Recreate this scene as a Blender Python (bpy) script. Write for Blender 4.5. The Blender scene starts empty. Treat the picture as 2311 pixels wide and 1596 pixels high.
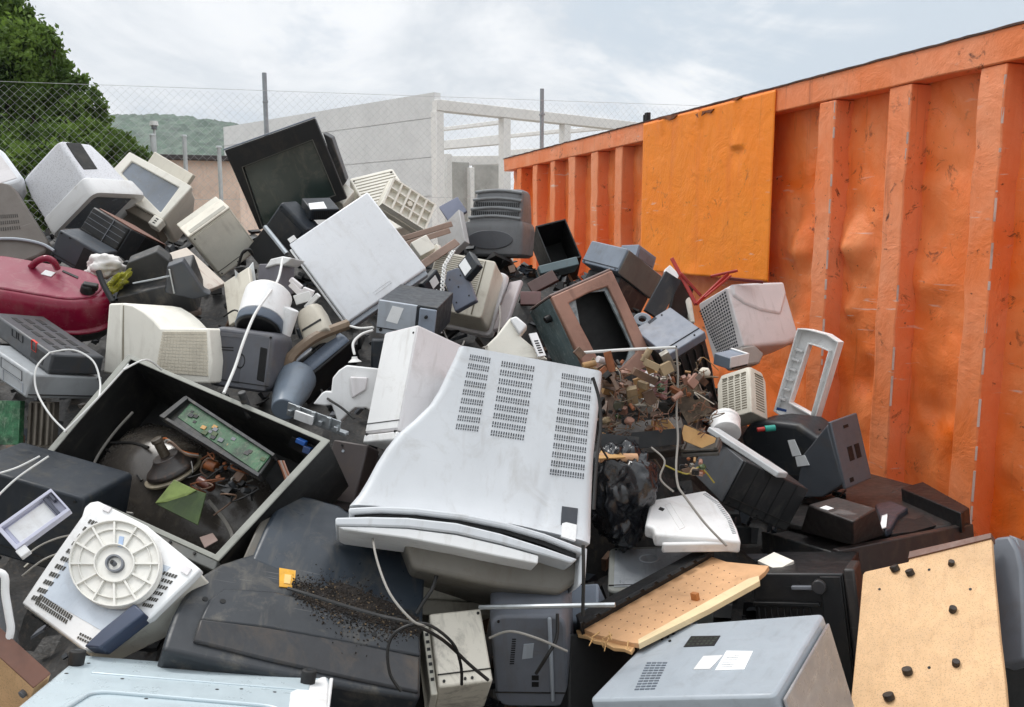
import bpy, bmesh, math, random
from mathutils import Vector, Matrix, noise
random.seed(11)
C = bpy.context.scene.collection
# ---------------------------------------------------------------- camera geometry
W0, H0, FOC = 2311.0, 1596.0, 1926.0
CX, CY = W0/2, H0/2
PITCH = math.atan(273/1926.0); CAMH = 1.75
CP, SP = math.cos(PITCH), math.sin(PITCH)
CAMPOS = Vector((0, 0, CAMH))
def ray(px, py):
    x = (px-CX)/FOC; u = (CY-py)/FOC
    return Vector((x, CP+SP*u, -SP+CP*u))
def P(px, py, d):                       # the point of the place at depth d on that line of sight
    return CAMPOS + ray(px, py)*d
# measured pose (rotation | position) and size of every piece of scrap, metres
FITS = {
'monw': (((0.56203, 0.31873, 0.76324, -1.9114), (-0.18457, 0.94783, -0.2599, 3.3796), (-0.80626, 0.0052, 0.59154, 1.9417)), (0.2518, 0.2516, 0.2609)),
'taupe': (((0.76284, -0.24869, -0.59685, -1.7517), (0.53293, 0.76454, 0.36258, 2.8053), (0.36615, -0.59467, 0.71575, 1.6023)), (0.243, 0.3, 0.3463)),
'silv': (((0.70585, -0.31547, -0.63423, -2.0023), (0.61164, 0.72306, 0.32105, 3.2229), (0.3573, -0.61454, 0.70333, 1.8749)), (0.1959, 0.2, 0.2063)),
'monscr': (((0.86939, -0.08582, 0.48662, -1.6851), (-0.18962, 0.85145, 0.48895, 3.5479), (-0.4563, -0.51736, 0.72397, 1.9495)), (0.3119, 0.3, 0.1828)),
'slab1': (((0.831, 0.18266, 0.52543, -1.6759), (-0.33269, 0.9202, 0.20626, 3.9587), (-0.44582, -0.3462, 0.82546, 2.0408)), (0.2406, 0.025, 0.0907)),
'case1': (((0.73861, -0.59374, -0.31927, -1.1079), (0.32429, 0.72813, -0.60388, 3.2593), (0.59101, 0.34249, 0.73034, 1.5787)), (0.1814, 0.15, 0.2072)),
'tvblack': (((0.94048, -0.12244, -0.31701, -1.1278), (0.06311, 0.97953, -0.19113, 3.8458), (0.33393, 0.15975, 0.92896, 1.7607)), (0.4153, 0.34, 0.3658)),
'darkbox': (((0.68318, 0.38887, 0.6181, -1.0677), (-0.20826, 0.91502, -0.34549, 3.4859), (-0.69992, 0.1073, 0.70611, 1.6836)), (0.1596, 0.098, 0.2636)),
'smalldev': (((0.85208, -0.48973, 0.18474, -0.7993), (0.52146, 0.76378, -0.38043, 3.4219), (0.04521, 0.42049, 0.90617, 1.7968)), (0.1183, 0.1168, 0.0461)),
'blackpan': (((0.64894, 0.38032, 0.65897, -1.0078), (-0.3637, 0.9158, -0.17038, 3.2601), (-0.66829, -0.1291, 0.73262, 1.685)), (0.161, 0.04, 0.1138)),
'vent24': (((0.8821, -0.10181, -0.45992, -0.5851), (0.39906, 0.68031, 0.61477, 3.8444), (0.2503, -0.72582, 0.64073, 1.7473)), (0.2209, 0.3, 0.3956)),
'gridst': (((0.79601, -0.54211, 0.26922, -0.536), (0.31372, 0.7499, 0.58243, 3.5771), (-0.51763, -0.37917, 0.767, 1.8705)), (0.216, 0.035, 0.1447)),
'panelw': (((0.79735, -0.02338, -0.60306, -0.5687), (0.23995, 0.92915, 0.28124, 2.9276), (0.55376, -0.36895, 0.74647, 1.4404)), (0.3362, 0.035, 0.3609)),
'bplate': (((0.85878, 0.07092, -0.50741, -0.3151), (0.19541, 0.87017, 0.45234, 4.2763), (0.47361, -0.48762, 0.73343, 1.8052)), (0.1076, 0.02, 0.0993)),
'gplate': (((0.68031, 0.71497, -0.16121, -0.3195), (-0.36769, 0.52321, 0.7688, 3.8768), (0.63402, -0.46375, 0.61883, 1.6101)), (0.1631, 0.03, 0.2315)),
'crt27': (((0.95696, 0.28935, 0.02241, -0.2404), (-0.2902, 0.95493, 0.06239, 4.1242), (-0.00334, -0.06621, 0.9978, 1.6371)), (0.2983, 0.2227, 0.3199)),
'blk28': (((0.95002, -0.04253, -0.30927, 0.1967), (0.20897, 0.82263, 0.52878, 4.3044), (0.23193, -0.56698, 0.79041, 1.5889)), (0.1638, 0.22, 0.2466)),
'crt29': (((0.95608, 0.15876, 0.2464, -0.3459), (-0.23722, 0.91286, 0.33228, 3.2348), (-0.17218, -0.37613, 0.91043, 1.4692)), (0.2396, 0.2136, 0.2338)),
'wing29': (((0.81242, 0.52134, 0.26113, -0.0784), (-0.5424, 0.51136, 0.66657, 3.2759), (0.21397, -0.68317, 0.69821, 1.3773)), (0.0622, 0.02, 0.2515)),
'bat': (((0.62249, 0.68188, -0.38413, -0.1683), (-0.22867, 0.62786, 0.74397, 3.0886), (0.74848, -0.37527, 0.54676, 1.5813)), (0.0737, 0.03, 0.0884)),
'phone': (((0.85457, 0.41088, -0.31763, -0.2063), (-0.18875, 0.8155, 0.54711, 3.0685), (0.48383, -0.40759, 0.77445, 1.4669)), (0.0899, 0.025, 0.1538)),
'phone2': (((0.50239, -0.7903, -0.35075, -0.2765), (0.65725, 0.61263, -0.43898, 3.0752), (0.56181, -0.00999, 0.8272, 1.4751)), (0.094, 0.03, 0.1123)),
'tvbrown': (((0.86975, -0.25515, -0.42242, 0.3059), (0.34518, 0.92627, 0.15123, 3.0565), (0.35269, -0.27734, 0.8937, 1.1754)), (0.2642, 0.3, 0.3836)),
'crt32': (((0.63461, 0.63513, 0.44031, 0.3228), (-0.75754, 0.62401, 0.19171, 4.0117), (-0.153, -0.45521, 0.87714, 1.6122)), (0.2321, 0.2949, 0.1161)),
'blk32': (((0.68518, 0.67042, 0.2847, 0.5144), (-0.72712, 0.60669, 0.32128, 4.1868), (0.04267, -0.42715, 0.90317, 1.6207)), (0.108, 0.1522, 0.0763)),
'teal': (((0.94814, -0.12481, -0.29233, 0.1324), (0.22758, 0.90862, 0.35017, 3.9396), (0.22191, -0.39853, 0.8899, 1.562)), (0.1907, 0.1, 0.0409)),
'dpan1': (((0.84421, -0.22799, 0.48511, 0.5554), (0.03486, 0.92647, 0.37475, 3.5598), (-0.53488, -0.29946, 0.79008, 1.4297)), (0.0802, 0.02, 0.2023)),
'dpan2': (((0.81597, -0.50525, 0.28091, 0.678), (0.2927, 0.78012, 0.55294, 3.6382), (-0.49852, -0.36896, 0.78444, 1.4273)), (0.0937, 0.02, 0.1612)),
'crt35': (((0.84653, 0.33425, -0.41433, 0.5546), (0.22761, 0.47633, 0.8493, 3.0209), (0.48124, -0.81326, 0.32714, 1.3136)), (0.1687, 0.3743, 0.2261)),
'crt36': (((0.3974, 0.89472, -0.20386, 0.8851), (-0.81834, 0.44605, 0.36243, 3.7023), (0.4152, 0.0228, 0.90944, 1.1939)), (0.2074, 0.314, 0.2652)),
'vent39': (((0.63837, 0.76554, 0.08021, 0.823), (-0.66773, 0.49893, 0.55245, 3.3425), (0.38291, -0.40623, 0.82968, 1.0012)), (0.1621, 0.1061, 0.2014)),
'box40': (((0.56819, 0.82257, 0.02307, 0.7623), (-0.81147, 0.56474, -0.15029, 3.1973), (-0.13665, 0.06668, 0.98837, 1.2555)), (0.082, 0.0976, 0.0449)),
'frame41': (((0.56164, 0.80669, 0.1839, 1.0738), (-0.79767, 0.58695, -0.1386, 3.4031), (-0.21975, -0.06885, 0.97312, 1.0288)), (0.1886, 0.04, 0.3595)),
'tv42': (((0.54322, 0.81145, -0.21556, 1.0016), (-0.79999, 0.57816, 0.16043, 3.251), (0.25481, 0.08529, 0.96322, 0.7595)), (0.3539, 0.1442, 0.225)),
'blk44': (((0.8936, -0.11645, 0.43349, 0.666), (0.12834, 0.99173, 0.00185, 2.6018), (-0.43012, 0.05398, 0.90116, 0.901)), (0.239, 0.3037, 0.1554)),
'strip44': (((0.76302, -0.35262, -0.54172, 0.8284), (0.60751, 0.10498, 0.78735, 2.5711), (-0.22076, -0.92986, 0.29432, 1.0132)), (0.0547, 0.02, 0.306)),
'tv45': (((0.93748, -0.3386, -0.08045, 0.9869), (0.34663, 0.92913, 0.1287, 2.4451), (0.03117, -0.14854, 0.98842, 0.7144)), (0.5235, 0.3826, 0.0938)),
'blk47': (((0.87629, 0.4734, -0.08949, 0.6774), (-0.44589, 0.86724, 0.22155, 2.138), (0.18249, -0.15424, 0.97103, 0.5242)), (0.2376, 0.335, 0.32)),
'wood46': (((0.72348, 0.60448, 0.33343, 0.7456), (-0.56637, 0.24359, 0.78733, 1.7394), (0.39471, -0.75846, 0.5186, 0.6596)), (0.3167, 0.014, 0.4546)),
'grey46': (((0.47707, 0.86462, 0.1576, 1.1094), (-0.74634, 0.30387, 0.59215, 1.8177), (0.46409, -0.40012, 0.79026, 0.7741)), (0.0885, 0.05, 0.2885)),
'blk46': (((0.99901, -0.04144, 0.01599, 1.1075), (0.03817, 0.98503, 0.1681, 1.8524), (-0.02272, -0.16732, 0.98564, 0.6067)), (0.1011, 0.1, 0.2468)),
'peg48': (((0.6146, 0.18553, 0.76671, 0.1665), (-0.77035, -0.06806, 0.63398, 1.9504), (0.16981, -0.98028, 0.10109, 0.8049)), (0.1876, 0.012, 0.5051)),
'case49': (((0.79121, 0.28444, 0.54136, 0.1586), (-0.51932, -0.15497, 0.84041, 1.6306), (0.32294, -0.94609, 0.0251, 0.8042)), (0.3925, 0.26, 0.3686)),
'prn50': (((0.99909, -0.00734, -0.04198, 0.4059), (0.0426, 0.19857, 0.97916, 2.2364), (0.00115, -0.98006, 0.1987, 0.923)), (0.2059, 0.04, 0.2397)),
'box51': (((0.98146, 0.13966, 0.13124, 0.2688), (-0.16597, 0.27696, 0.94644, 2.2877), (0.09584, -0.95068, 0.29501, 0.7462)), (0.2964, 0.14, 0.1998)),
'tvmain': (((0.97999, -0.16473, 0.1117, -0.3798), (0.07386, 0.82215, 0.56446, 1.8997), (-0.18482, -0.54491, 0.81787, 1.1176)), (0.5763, 0.34, 0.4633)),
'wbox55': (((0.71724, 0.683, 0.13815, -0.4048), (-0.65899, 0.60038, 0.45306, 2.2652), (0.2265, -0.41599, 0.88071, 1.1832)), (0.1438, 0.1692, 0.3236)),
'wbrk56': (((0.99996, 0.00867, -0.00282, -0.5717), (-0.00806, 0.98518, 0.17132, 2.3949), (0.00426, -0.17129, 0.98521, 1.2024)), (0.1911, 0.012, 0.1728)),
'tbox57': (((0.94002, 0.27451, 0.20252, -0.5344), (-0.33416, 0.86035, 0.38488, 2.2464), (-0.06858, -0.42947, 0.90047, 1.012)), (0.1093, 0.0757, 0.1872)),
'long58': (((0.7577, 0.12862, 0.6398, -0.7322), (-0.56617, 0.61714, 0.54644, 2.621), (-0.32456, -0.77627, 0.54043, 1.3299)), (0.0981, 0.1091, 0.2282)),
'wpart59': (((0.99999, 0.00426, 0.00125, -0.091), (-0.00442, 0.92131, 0.3888, 2.751), (0.0005, -0.38881, 0.92132, 1.3397)), (0.2108, 0.05, 0.1496)),
'drive60': (((0.98406, 0.12506, 0.12647, -0.4261), (-0.10679, 0.98407, -0.14213, 2.6544), (-0.14223, 0.12636, 0.98174, 1.4394)), (0.1849, 0.2656, 0.1057)),
'open61': (((0.88567, 0.09864, 0.45372, -1.2296), (-0.40108, 0.65485, 0.64055, 2.0994), (-0.23393, -0.74929, 0.61955, 1.1572)), (0.6553, 0.26, 0.3888)),
'pcb62': (((0.99664, 0.07996, 0.01794, -1.4287), (-0.08189, 0.98023, 0.18014, 2.2921), (-0.00318, -0.181, 0.98348, 1.1721)), (0.0734, 0.02, 0.1211)),
'met62': (((0.99975, 0.00966, 0.02006, -1.3507), (-0.01337, 0.98087, 0.19419, 2.3069), (-0.0178, -0.19441, 0.98076, 1.1607)), (0.0694, 0.04, 0.1268)),
'tv63': (((0.96419, 0.12705, 0.23279, -1.3224), (-0.11968, 0.99177, -0.04558, 1.9289), (-0.23666, 0.01609, 0.97146, 1.0301)), (0.3121, 0.2, 0.1979)),
'caddy64': (((0.64243, -0.22823, -0.73157, -0.9938), (0.58759, 0.75953, 0.27904, 1.6406), (0.49196, -0.60912, 0.62205, 1.1163)), (0.1205, 0.02, 0.0648)),
'micro65': (((0.84792, 0.13642, 0.51227, -1.0251), (-0.46205, 0.6639, 0.58799, 1.6628), (-0.25989, -0.73527, 0.62597, 1.0055)), (0.2788, 0.06, 0.2405)),
'tv66': (((0.91803, -0.37301, -0.13446, -0.6669), (0.24964, 0.28028, 0.92689, 1.5135), (-0.30805, -0.88448, 0.35042, 0.9692)), (0.5271, 0.16, 0.218)),
'rear66': (((0.92696, -0.37356, -0.03455, -0.5635), (0.17657, 0.35318, 0.91874, 1.7458), (-0.331, -0.85774, 0.39334, 1.0498)), (0.3917, 0.2, 0.2515)),
'silv67': (((0.9774, -0.12664, -0.16925, -0.7636), (0.13583, -0.23725, 0.96191, 1.155), (-0.16197, -0.96316, -0.21469, 1.0301)), (0.4744, 0.12, 0.4136)),
'wood68': (((0.78293, 0.43288, 0.4468, -1.0423), (-0.19543, 0.85299, -0.48396, 1.4859), (-0.59061, 0.2916, 0.75243, 0.9572)), (0.186, 0.035, 0.1712)),
'drum69': (((0.60548, -0.62455, -0.49329, -0.9901), (0.73054, 0.19026, 0.65583, 1.4717), (-0.31574, -0.75746, 0.57146, 1.0181)), (0.1059, 0.12, 0.1735)),
'cream71': (((0.97181, -0.14782, -0.18365, -0.159), (0.23575, 0.61013, 0.75642, 1.7284), (0.00024, -0.77839, 0.62778, 0.7739)), (0.121, 0.15, 0.1728)),
'crt71': (((0.99606, 0.07171, -0.05221, -0.0412), (-0.08152, 0.97206, -0.22012, 1.9155), (0.03496, 0.22351, 0.97408, 0.6152)), (0.1822, 0.15, 0.2748)),
'blk71': (((0.92911, -0.36828, 0.03347, 0.1315), (0.30792, 0.82059, 0.48148, 1.8445), (-0.20479, -0.43704, 0.87582, 0.6242)), (0.1856, 0.2, 0.195)),
'stack71': (((0.75925, -0.63824, -0.12723, -0.2412), (0.57524, 0.56673, 0.58985, 1.9426), (-0.30436, -0.52103, 0.79743, 0.8422)), (0.2531, 0.2, 0.0852)),
'gbox71': (((0.95795, 0.28022, 0.06164, 0.1085), (-0.22311, 0.59243, 0.77411, 2.0593), (0.18041, -0.75532, 0.63004, 0.7609)), (0.1147, 0.1, 0.1053)),
'vac': (((0.95757, -0.07053, 0.27944, -1.735), (0.20942, 0.83641, -0.50652, 2.6314), (-0.198, 0.54355, 0.81569, 1.4891)), (0.4439, 0.1486, 0.149)),
'rec57': (((0.56082, -0.77077, 0.30232, -1.2586), (0.81253, 0.58249, -0.02221, 2.2847), (-0.15898, 0.2581, 0.95295, 1.3698)), (0.1481, 0.3665, 0.0567)),
'unit57': (((0.50114, -0.80133, 0.32669, -1.3011), (0.84565, 0.53361, 0.01166, 2.2446), (-0.18367, 0.27042, 0.94506, 1.3099)), (0.2063, 0.2423, 0.0693)),
'crt58': (((0.96277, 0.26555, 0.05057, -1.218), (-0.26971, 0.95623, 0.11351, 2.5151), (-0.01822, -0.12293, 0.99225, 1.3265)), (0.3587, 0.24, 0.2194)),
'dev59': (((0.98346, 0.12421, 0.13184, -0.904), (-0.13904, 0.98417, 0.10993, 2.4768), (-0.1161, -0.12644, 0.98516, 1.3053)), (0.1961, 0.14, 0.1776)),
'grey61': (((0.86541, 0.49608, 0.07051, -0.8868), (-0.50008, 0.84625, 0.18379, 2.9607), (0.03151, -0.19432, 0.98043, 1.5457)), (0.1011, 0.0729, 0.0988)),
'shell60': (((0.87102, 0.30803, 0.38268, -0.7466), (-0.35489, 0.93319, 0.05663, 2.5954), (-0.33967, -0.18513, 0.92215, 1.4459)), (0.0595, 0.04, 0.0958)),
'bei60': (((0.85991, 0.32211, -0.39598, -0.6503), (-0.02198, 0.79839, 0.60173, 2.6325), (0.50997, -0.50874, 0.69363, 1.4132)), (0.0889, 0.07, 0.1188)),
'grid62': (((0.83793, 0.19083, 0.51133, -1.5411), (-0.31253, 0.93584, 0.16289, 3.0601), (-0.44744, -0.2963, 0.8438, 1.7541)), (0.1748, 0.226, 0.1046)),
'dbox62': (((0.87104, 0.13992, 0.47086, -1.5815), (-0.09229, 0.98812, -0.12289, 2.9358), (-0.48246, 0.06359, 0.87361, 1.6722)), (0.1645, 0.0994, 0.1005)),
'brk63': (((0.96264, -0.22513, -0.15048, -1.2451), (0.15354, 0.91152, -0.38151, 2.7672), (0.22306, 0.34415, 0.91203, 1.4378)), (0.2234, 0.2387, 0.1172)),
'rust64': (((0.39969, -0.53537, -0.74406, -1.0621), (0.89001, 0.42092, 0.17523, 2.971), (0.21938, -0.73226, 0.64473, 1.5501)), (0.0974, 0.02, 0.1968)),
'cream66': (((0.83946, 0.47497, -0.26402, -0.9366), (-0.23963, 0.75962, 0.60461, 2.8068), (0.48773, -0.44428, 0.75149, 1.4451)), (0.1137, 0.015, 0.18)),
'heat72': (((0.91247, 0.34973, 0.21235, -0.6171), (-0.33079, 0.93602, -0.12017, 2.2845), (-0.24079, 0.03941, 0.96978, 1.2563)), (0.1872, 0.02, 0.0309)),
'chas73': (((0.99157, 0.129, -0.01213, 0.3362), (-0.0408, 0.3997, 0.91574, 2.6126), (0.12297, -0.90752, 0.4016, 1.0548)), (0.2248, 0.03, 0.1699)),
'pcb73': (((0.92512, -0.36135, 0.11648, 0.3999), (0.23114, 0.77946, 0.58226, 2.6258), (-0.3012, -0.51173, 0.80462, 1.2586)), (0.0974, 0.012, 0.0784)),
'met73': (((0.87985, 0.47366, 0.03877, 0.3786), (-0.45499, 0.86312, -0.21912, 2.6795), (-0.13725, 0.17515, 0.97493, 1.1906)), (0.0732, 0.0605, 0.0444)),
'left73': (((0.944, 0.329, 0.0249, 0.2837), (-0.29457, 0.80638, 0.51281, 2.7016), (0.14863, -0.49143, 0.85814, 1.1233)), (0.0523, 0.01, 0.2314)),
'blk73': (((0.91312, 0.4011, 0.07299, 0.4431), (-0.37352, 0.75133, 0.54405, 2.6603), (0.16338, -0.52405, 0.83587, 1.1131)), (0.0692, 0.04, 0.0479)),
'cart73': (((0.9072, 0.35816, -0.22072, 0.5184), (-0.39175, 0.91043, -0.13285, 2.5399), (0.15337, 0.20699, 0.96625, 1.0681)), (0.1142, 0.0744, 0.0289)),
'cpl45': (((0.85025, 0.16551, -0.49969, 0.7316), (0.48745, 0.11073, 0.8661, 2.2461), (0.19867, -0.97997, 0.01347, 0.8298)), (0.0661, 0.01, 0.0734)),
'wsc24': (((0.82484, -0.14935, -0.54529, 0.6765), (0.41192, 0.81937, 0.39868, 3.6817), (0.38725, -0.55347, 0.73737, 1.5314)), (0.0717, 0.05, 0.0745)),
'wsc25': (((0.93843, -0.31251, -0.14723, 0.7677), (0.34215, 0.78202, 0.52093, 3.6592), (-0.04766, -0.53924, 0.8408, 1.3689)), (0.0313, 0.03, 0.1894)),
'ring84': (((0.99823, 0.05513, 0.02221, 0.4699), (-0.05943, 0.93245, 0.35638, 3.2788), (-0.00106, -0.35707, 0.93408, 1.3948)), (0.0684, 0.03, 0.0523)),
'brn33': (((0.88374, 0.20752, -0.41946, 0.0865), (0.07888, 0.81743, 0.5706, 3.5852), (0.46129, -0.53735, 0.70602, 1.4966)), (0.1228, 0.02, 0.0587)),
'mar33': (((0.99956, 0.02784, 0.00997, 0.034), (-0.02939, 0.89906, 0.43683, 3.4862), (0.0032, -0.43693, 0.89949, 1.458)), (0.084, 0.02, 0.0588)),
'wlab59': (((0.87677, -0.34417, -0.33589, 0.0851), (0.47473, 0.73105, 0.4901, 2.728), (0.07687, -0.58916, 0.80435, 1.3528)), (0.0294, 0.006, 0.0874)),
'wpl30a': (((0.76989, -0.28767, -0.56967, -0.3519), (0.48559, 0.84328, 0.23041, 3.2996), (0.4141, -0.45401, 0.78892, 1.6598)), (0.0739, 0.05, 0.0666)),
'wpl30b': (((0.85388, 0.28355, -0.43644, -0.309), (-0.15447, 0.93885, 0.30773, 3.3692), (0.49701, -0.19535, 0.84547, 1.6501)), (0.0391, 0.04, 0.0454)),
'dk9': (((0.98706, -0.15673, 0.03397, -0.4537), (0.15341, 0.98454, 0.08457, 2.7044), (-0.0467, -0.07826, 0.99584, 1.3082)), (0.1665, 0.12, 0.1036)),
}

# ---------------------------------------------------------------- materials
def lin(h, k=1.0):
    h = h.lstrip('#'); c = [int(h[i:i+2], 16)/255 for i in (0, 2, 4)]
    return tuple(k*(v/12.92 if v <= .04045 else ((v+.055)/1.055)**2.4) for v in c)
MATS = {}
def plastic(name, col, rough=.45, dirt=.35, dirtcol='5a4c3c', metal=0.0, var=.10, bump=.15, scale=1.0, spec=.5, scratch=.25, fine=0):
    if name in MATS: return MATS[name]
    m = bpy.data.materials.new(name); MATS[name] = m
    m.use_nodes = True; n = m.node_tree.nodes; l = m.node_tree.links
    b = n['Principled BSDF']; col = lin(col) if isinstance(col, str) else col
    tc = n.new('ShaderNodeTexCoord'); oi = n.new('ShaderNodeObjectInfo')
    off = n.new('ShaderNodeVectorMath'); off.operation = 'MULTIPLY_ADD'
    off.inputs[1].default_value = (37, 53, 71)
    l.new(oi.outputs['Random'], off.inputs[0]); l.new(tc.outputs['Object'], off.inputs[2])
    def tex(sc, det, ro, vec=None, dist=0):
        t = n.new('ShaderNodeTexNoise'); t.inputs['Scale'].default_value = sc*scale; t.inputs['Detail'].default_value = det
        t.inputs['Roughness'].default_value = ro; t.inputs['Distortion'].default_value = dist
        l.new(vec or off.outputs[0], t.inputs['Vector']); return t.outputs['Fac']
    def ramp(s, a, c, va=0., vb=1.):
        r = n.new('ShaderNodeMapRange'); r.inputs[1].default_value = a; r.inputs[2].default_value = c
        r.inputs[3].default_value = va; r.inputs[4].default_value = vb; l.new(s, r.inputs[0]); return r.outputs[0]
    def mix(f, a, c):
        x = n.new('ShaderNodeMix'); x.data_type = 'RGBA'
        for s, v in ((0, f), (6, a), (7, c)):
            if isinstance(v, (int, float)): x.inputs[s].default_value = v
            elif isinstance(v, tuple): x.inputs[s].default_value = (*v[:3], 1)
            else: l.new(v, x.inputs[s])
        return x.outputs[2]
    big = tex(5, 5, .6); sm = tex(38, 6, .7)
    dark = tuple(c*(1-2.2*var) for c in col); lite = tuple(min(1, c*(1+var)+.006*var) for c in col)
    c1 = mix(ramp(big, .3, .7), dark, lite)
    if fine:                                   # fine moulded grain / perforation
        v = n.new('ShaderNodeTexVoronoi'); v.inputs['Scale'].default_value = fine; l.new(off.outputs[0], v.inputs['Vector'])
        c1 = mix(ramp(v.outputs['Distance'], .15, .4, .55, 0.), c1, tuple(c*.45 for c in col))
    # grime blotches and streaks
    st = n.new('ShaderNodeMapping'); st.inputs['Scale'].default_value = (1, 1.3, .22); st.inputs['Rotation'].default_value = (.4, .3, .6)
    l.new(off.outputs[0], st.inputs[0])
    g1 = ramp(tex(9, 8, .72, None, .6), .53, .72, 0, dirt); g2 = ramp(tex(30, 4, .6, st.outputs[0]), .56, .70, 0, dirt*.6)
    gm = n.new('ShaderNodeMath'); gm.operation = 'MAXIMUM'; l.new(g1, gm.inputs[0]); l.new(g2, gm.inputs[1])
    c2 = mix(gm.outputs[0], c1, lin(dirtcol))
    if scratch:
        sc = n.new('ShaderNodeMapping'); sc.inputs['Scale'].default_value = (2.5, 2.5, 60); sc.inputs['Rotation'].default_value = (.9, .5, 1.1)
        l.new(off.outputs[0], sc.inputs[0])
        s1 = ramp(tex(3, 2, .5, sc.outputs[0]), .69, .74, 0, scratch)
        s2 = ramp(tex(2.2, 2, .5), .5, .62)
        mm = n.new('ShaderNodeMath'); mm.operation = 'MULTIPLY'; l.new(s1, mm.inputs[0]); l.new(s2, mm.inputs[1])
        lum = sum(col)/3
        c2 = mix(mm.outputs[0], c2, (.32, .31, .3) if lum < .2 else (.25, .22, .19))
    l.new(c2, b.inputs['Base Color'])
    l.new(ramp(sm, .3, .7, max(.05, rough-.1), min(1, rough+.14)), b.inputs['Roughness'])
    b.inputs['Metallic'].default_value = metal
    b.inputs['Specular IOR Level'].default_value = spec
    if bump:
        bp = n.new('ShaderNodeBump'); bp.inputs['Strength'].default_value = bump; bp.inputs['Distance'].default_value = .004
        bm_ = n.new('ShaderNodeMath'); bm_.operation = 'MULTIPLY_ADD'; bm_.inputs[1].default_value = .18
        l.new(sm, bm_.inputs[0]); l.new(big, bm_.inputs[2]); l.new(bm_.outputs[0], bp.inputs['Height'])
        l.new(bp.outputs[0], b.inputs['Normal'])
    return m
def glass_dark(name, col, rough=.08):
    m = plastic(name, col, rough, .5, '6a675c', var=.15, bump=.03, scratch=.1, spec=.8)
    return m
WHITE = plastic('white_plastic', 'e6e6e5', .42, .32, '8a7a66', var=.04)
WHITE2 = plastic('white_enamel', 'e4e6e9', .30, .24, '9a8f82', var=.03, bump=.08)
PALE = plastic('pale_grey_plastic', 'c8cbce', .44, .34, '857b6d', var=.04, bump=.06, scratch=.5)
CREAM = plastic('cream_plastic', 'e5e1d5', .5, .30, '7a664a', var=.05)
CREAM2 = plastic('yellowed_cream_plastic', 'd9d3c4', .5, .35, '7a6243', var=.06)
BEIGE = plastic('beige_case_paint', 'c6c2b4', .5, .35, '6c5c46', var=.06)
TAUPE = plastic('taupe_plastic', '5a524b', .5, .35, '40352c')
BLACK = plastic('black_plastic', '121315', .45, .45, '3c352c', var=.15, spec=.38)
BLACKB = plastic('brown_black_plastic', '2b2827', .45, .5, '4f4740', var=.2)
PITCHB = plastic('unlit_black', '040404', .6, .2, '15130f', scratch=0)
DARK = plastic('dark_grey_plastic', '2a2d31', .45, .5, '5c5346', var=.14, spec=.4)
BLUED = plastic('blue_black_plastic', '1f262e', .42, .45, '57503f', var=.14, spec=.4)
GREY = plastic('mid_grey_plastic', '6b6e74', .45, .4, '4b4238')
GREYB = plastic('blue_grey_plastic', '7d8794', .42, .35, '4f483d')
GREYL = plastic('light_grey_plastic', 'a4abb3', .42, .3, '5d5345', var=.06)
LAV = plastic('lavender_white_plastic', 'dcd8d8', .45, .3, '857a6c', var=.04)
STEEL = plastic('galvanised_steel', 'b7bcbf', .35, .3, '6d6152', metal=.75, var=.12)
SILVER = plastic('silver_enamel', 'bcc9ce', .32, .08, '6a6356', metal=.15, var=.03, bump=.02, scratch=.1)
BURG = plastic('burgundy_plastic', '861033', .2, .18, 'a08a80', var=.12, bump=.08)
COPPER = plastic('rusted_copper_paint', 'a27a69', .5, .6, '5c4034', var=.15, scratch=.5)
TEALG = plastic('teal_grey_glass', '7c9092', .2, .5, 'b4bcb6', var=.25)
SCREEN = glass_dark('dusty_grey_screen', '727a84', .18)
SCREEN2 = glass_dark('green_black_glass', '333f3b', .07)
WOOD = plastic('chipboard', 'd9b184', .62, .25, '8a6038', var=.07, scale=2.2, bump=.2, scratch=.1, fine=240)
PEG = plastic('hardboard', 'd2a478', .6, .3, '8a6038', var=.08, scale=2, bump=.2, scratch=.1)
BROWNW = plastic('brown_veneer', '6b4433', .45, .35, '3a281e', var=.12)
TAN = plastic('tan_cardboard', 'c49a63', .7, .3, '765433', var=.1)
GREENP = plastic('green_circuit_board', '35704a', .4, .45, 'b7c9ae', var=.35, scale=6, scratch=.1, fine=190)
GREENL = plastic('moss_green_board', '7d8f4a', .5, .4, '454f20', var=.2, scale=3)
GREEND = plastic('dark_green_board', '35481d', .5, .4, '5f6c36', var=.25, scale=3)
BROWNP = plastic('brown_circuit_board', '695140', .55, .5, '2e201a', var=.25, scale=4)
ORANGEC = plastic('copper_winding', 'b4622c', .4, .4, '5a2a14', var=.2, metal=.3, scale=4)
RUST = plastic('rust', '8a5230', .75, .7, '3f2415', var=.25, scale=3)
RED = plastic('red_paint', 'a8241a', .4, .35, '3c0f0b', var=.15)
PAPER = plastic('paper_label', 'e8eaea', .6, .2, '7f8288', var=.03, bump=.02, scratch=0)
YELLOW = plastic('yellow_label', 'e0a42a', .55, .3, 'e8dcc0', var=.12, bump=.02, scratch=0, scale=5)
RUBBER = plastic('black_rubber', '1a1a1b', .7, .3, '4a4640', var=.12)
CABW = plastic('white_cable_sheath', 'd9d9d6', .5, .25, '85796a', var=.04, scratch=0)
CABG = plastic('grey_cable_sheath', '8e8a83', .5, .3, '554a40', var=.06, scratch=0)
CABB = plastic('black_cable_sheath', '1b1a19', .5, .3, '4d463c', var=.08, scratch=0)
HOSE = plastic('brown_hose', '7d6a56', .5, .4, '40342a', var=.12)
TUBEG = plastic('dusty_tube_glass', '45403b', .22, .6, '6f675a', var=.2)
TEALC = plastic('teal_connector', '179a8c', .4, .2, var=.08)
REDS = plastic('red_switch', 'd8361f', .35, .1, var=.05)
BLUEC = plastic('blue_component', '2456a0', .35, .2, var=.08)
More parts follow.
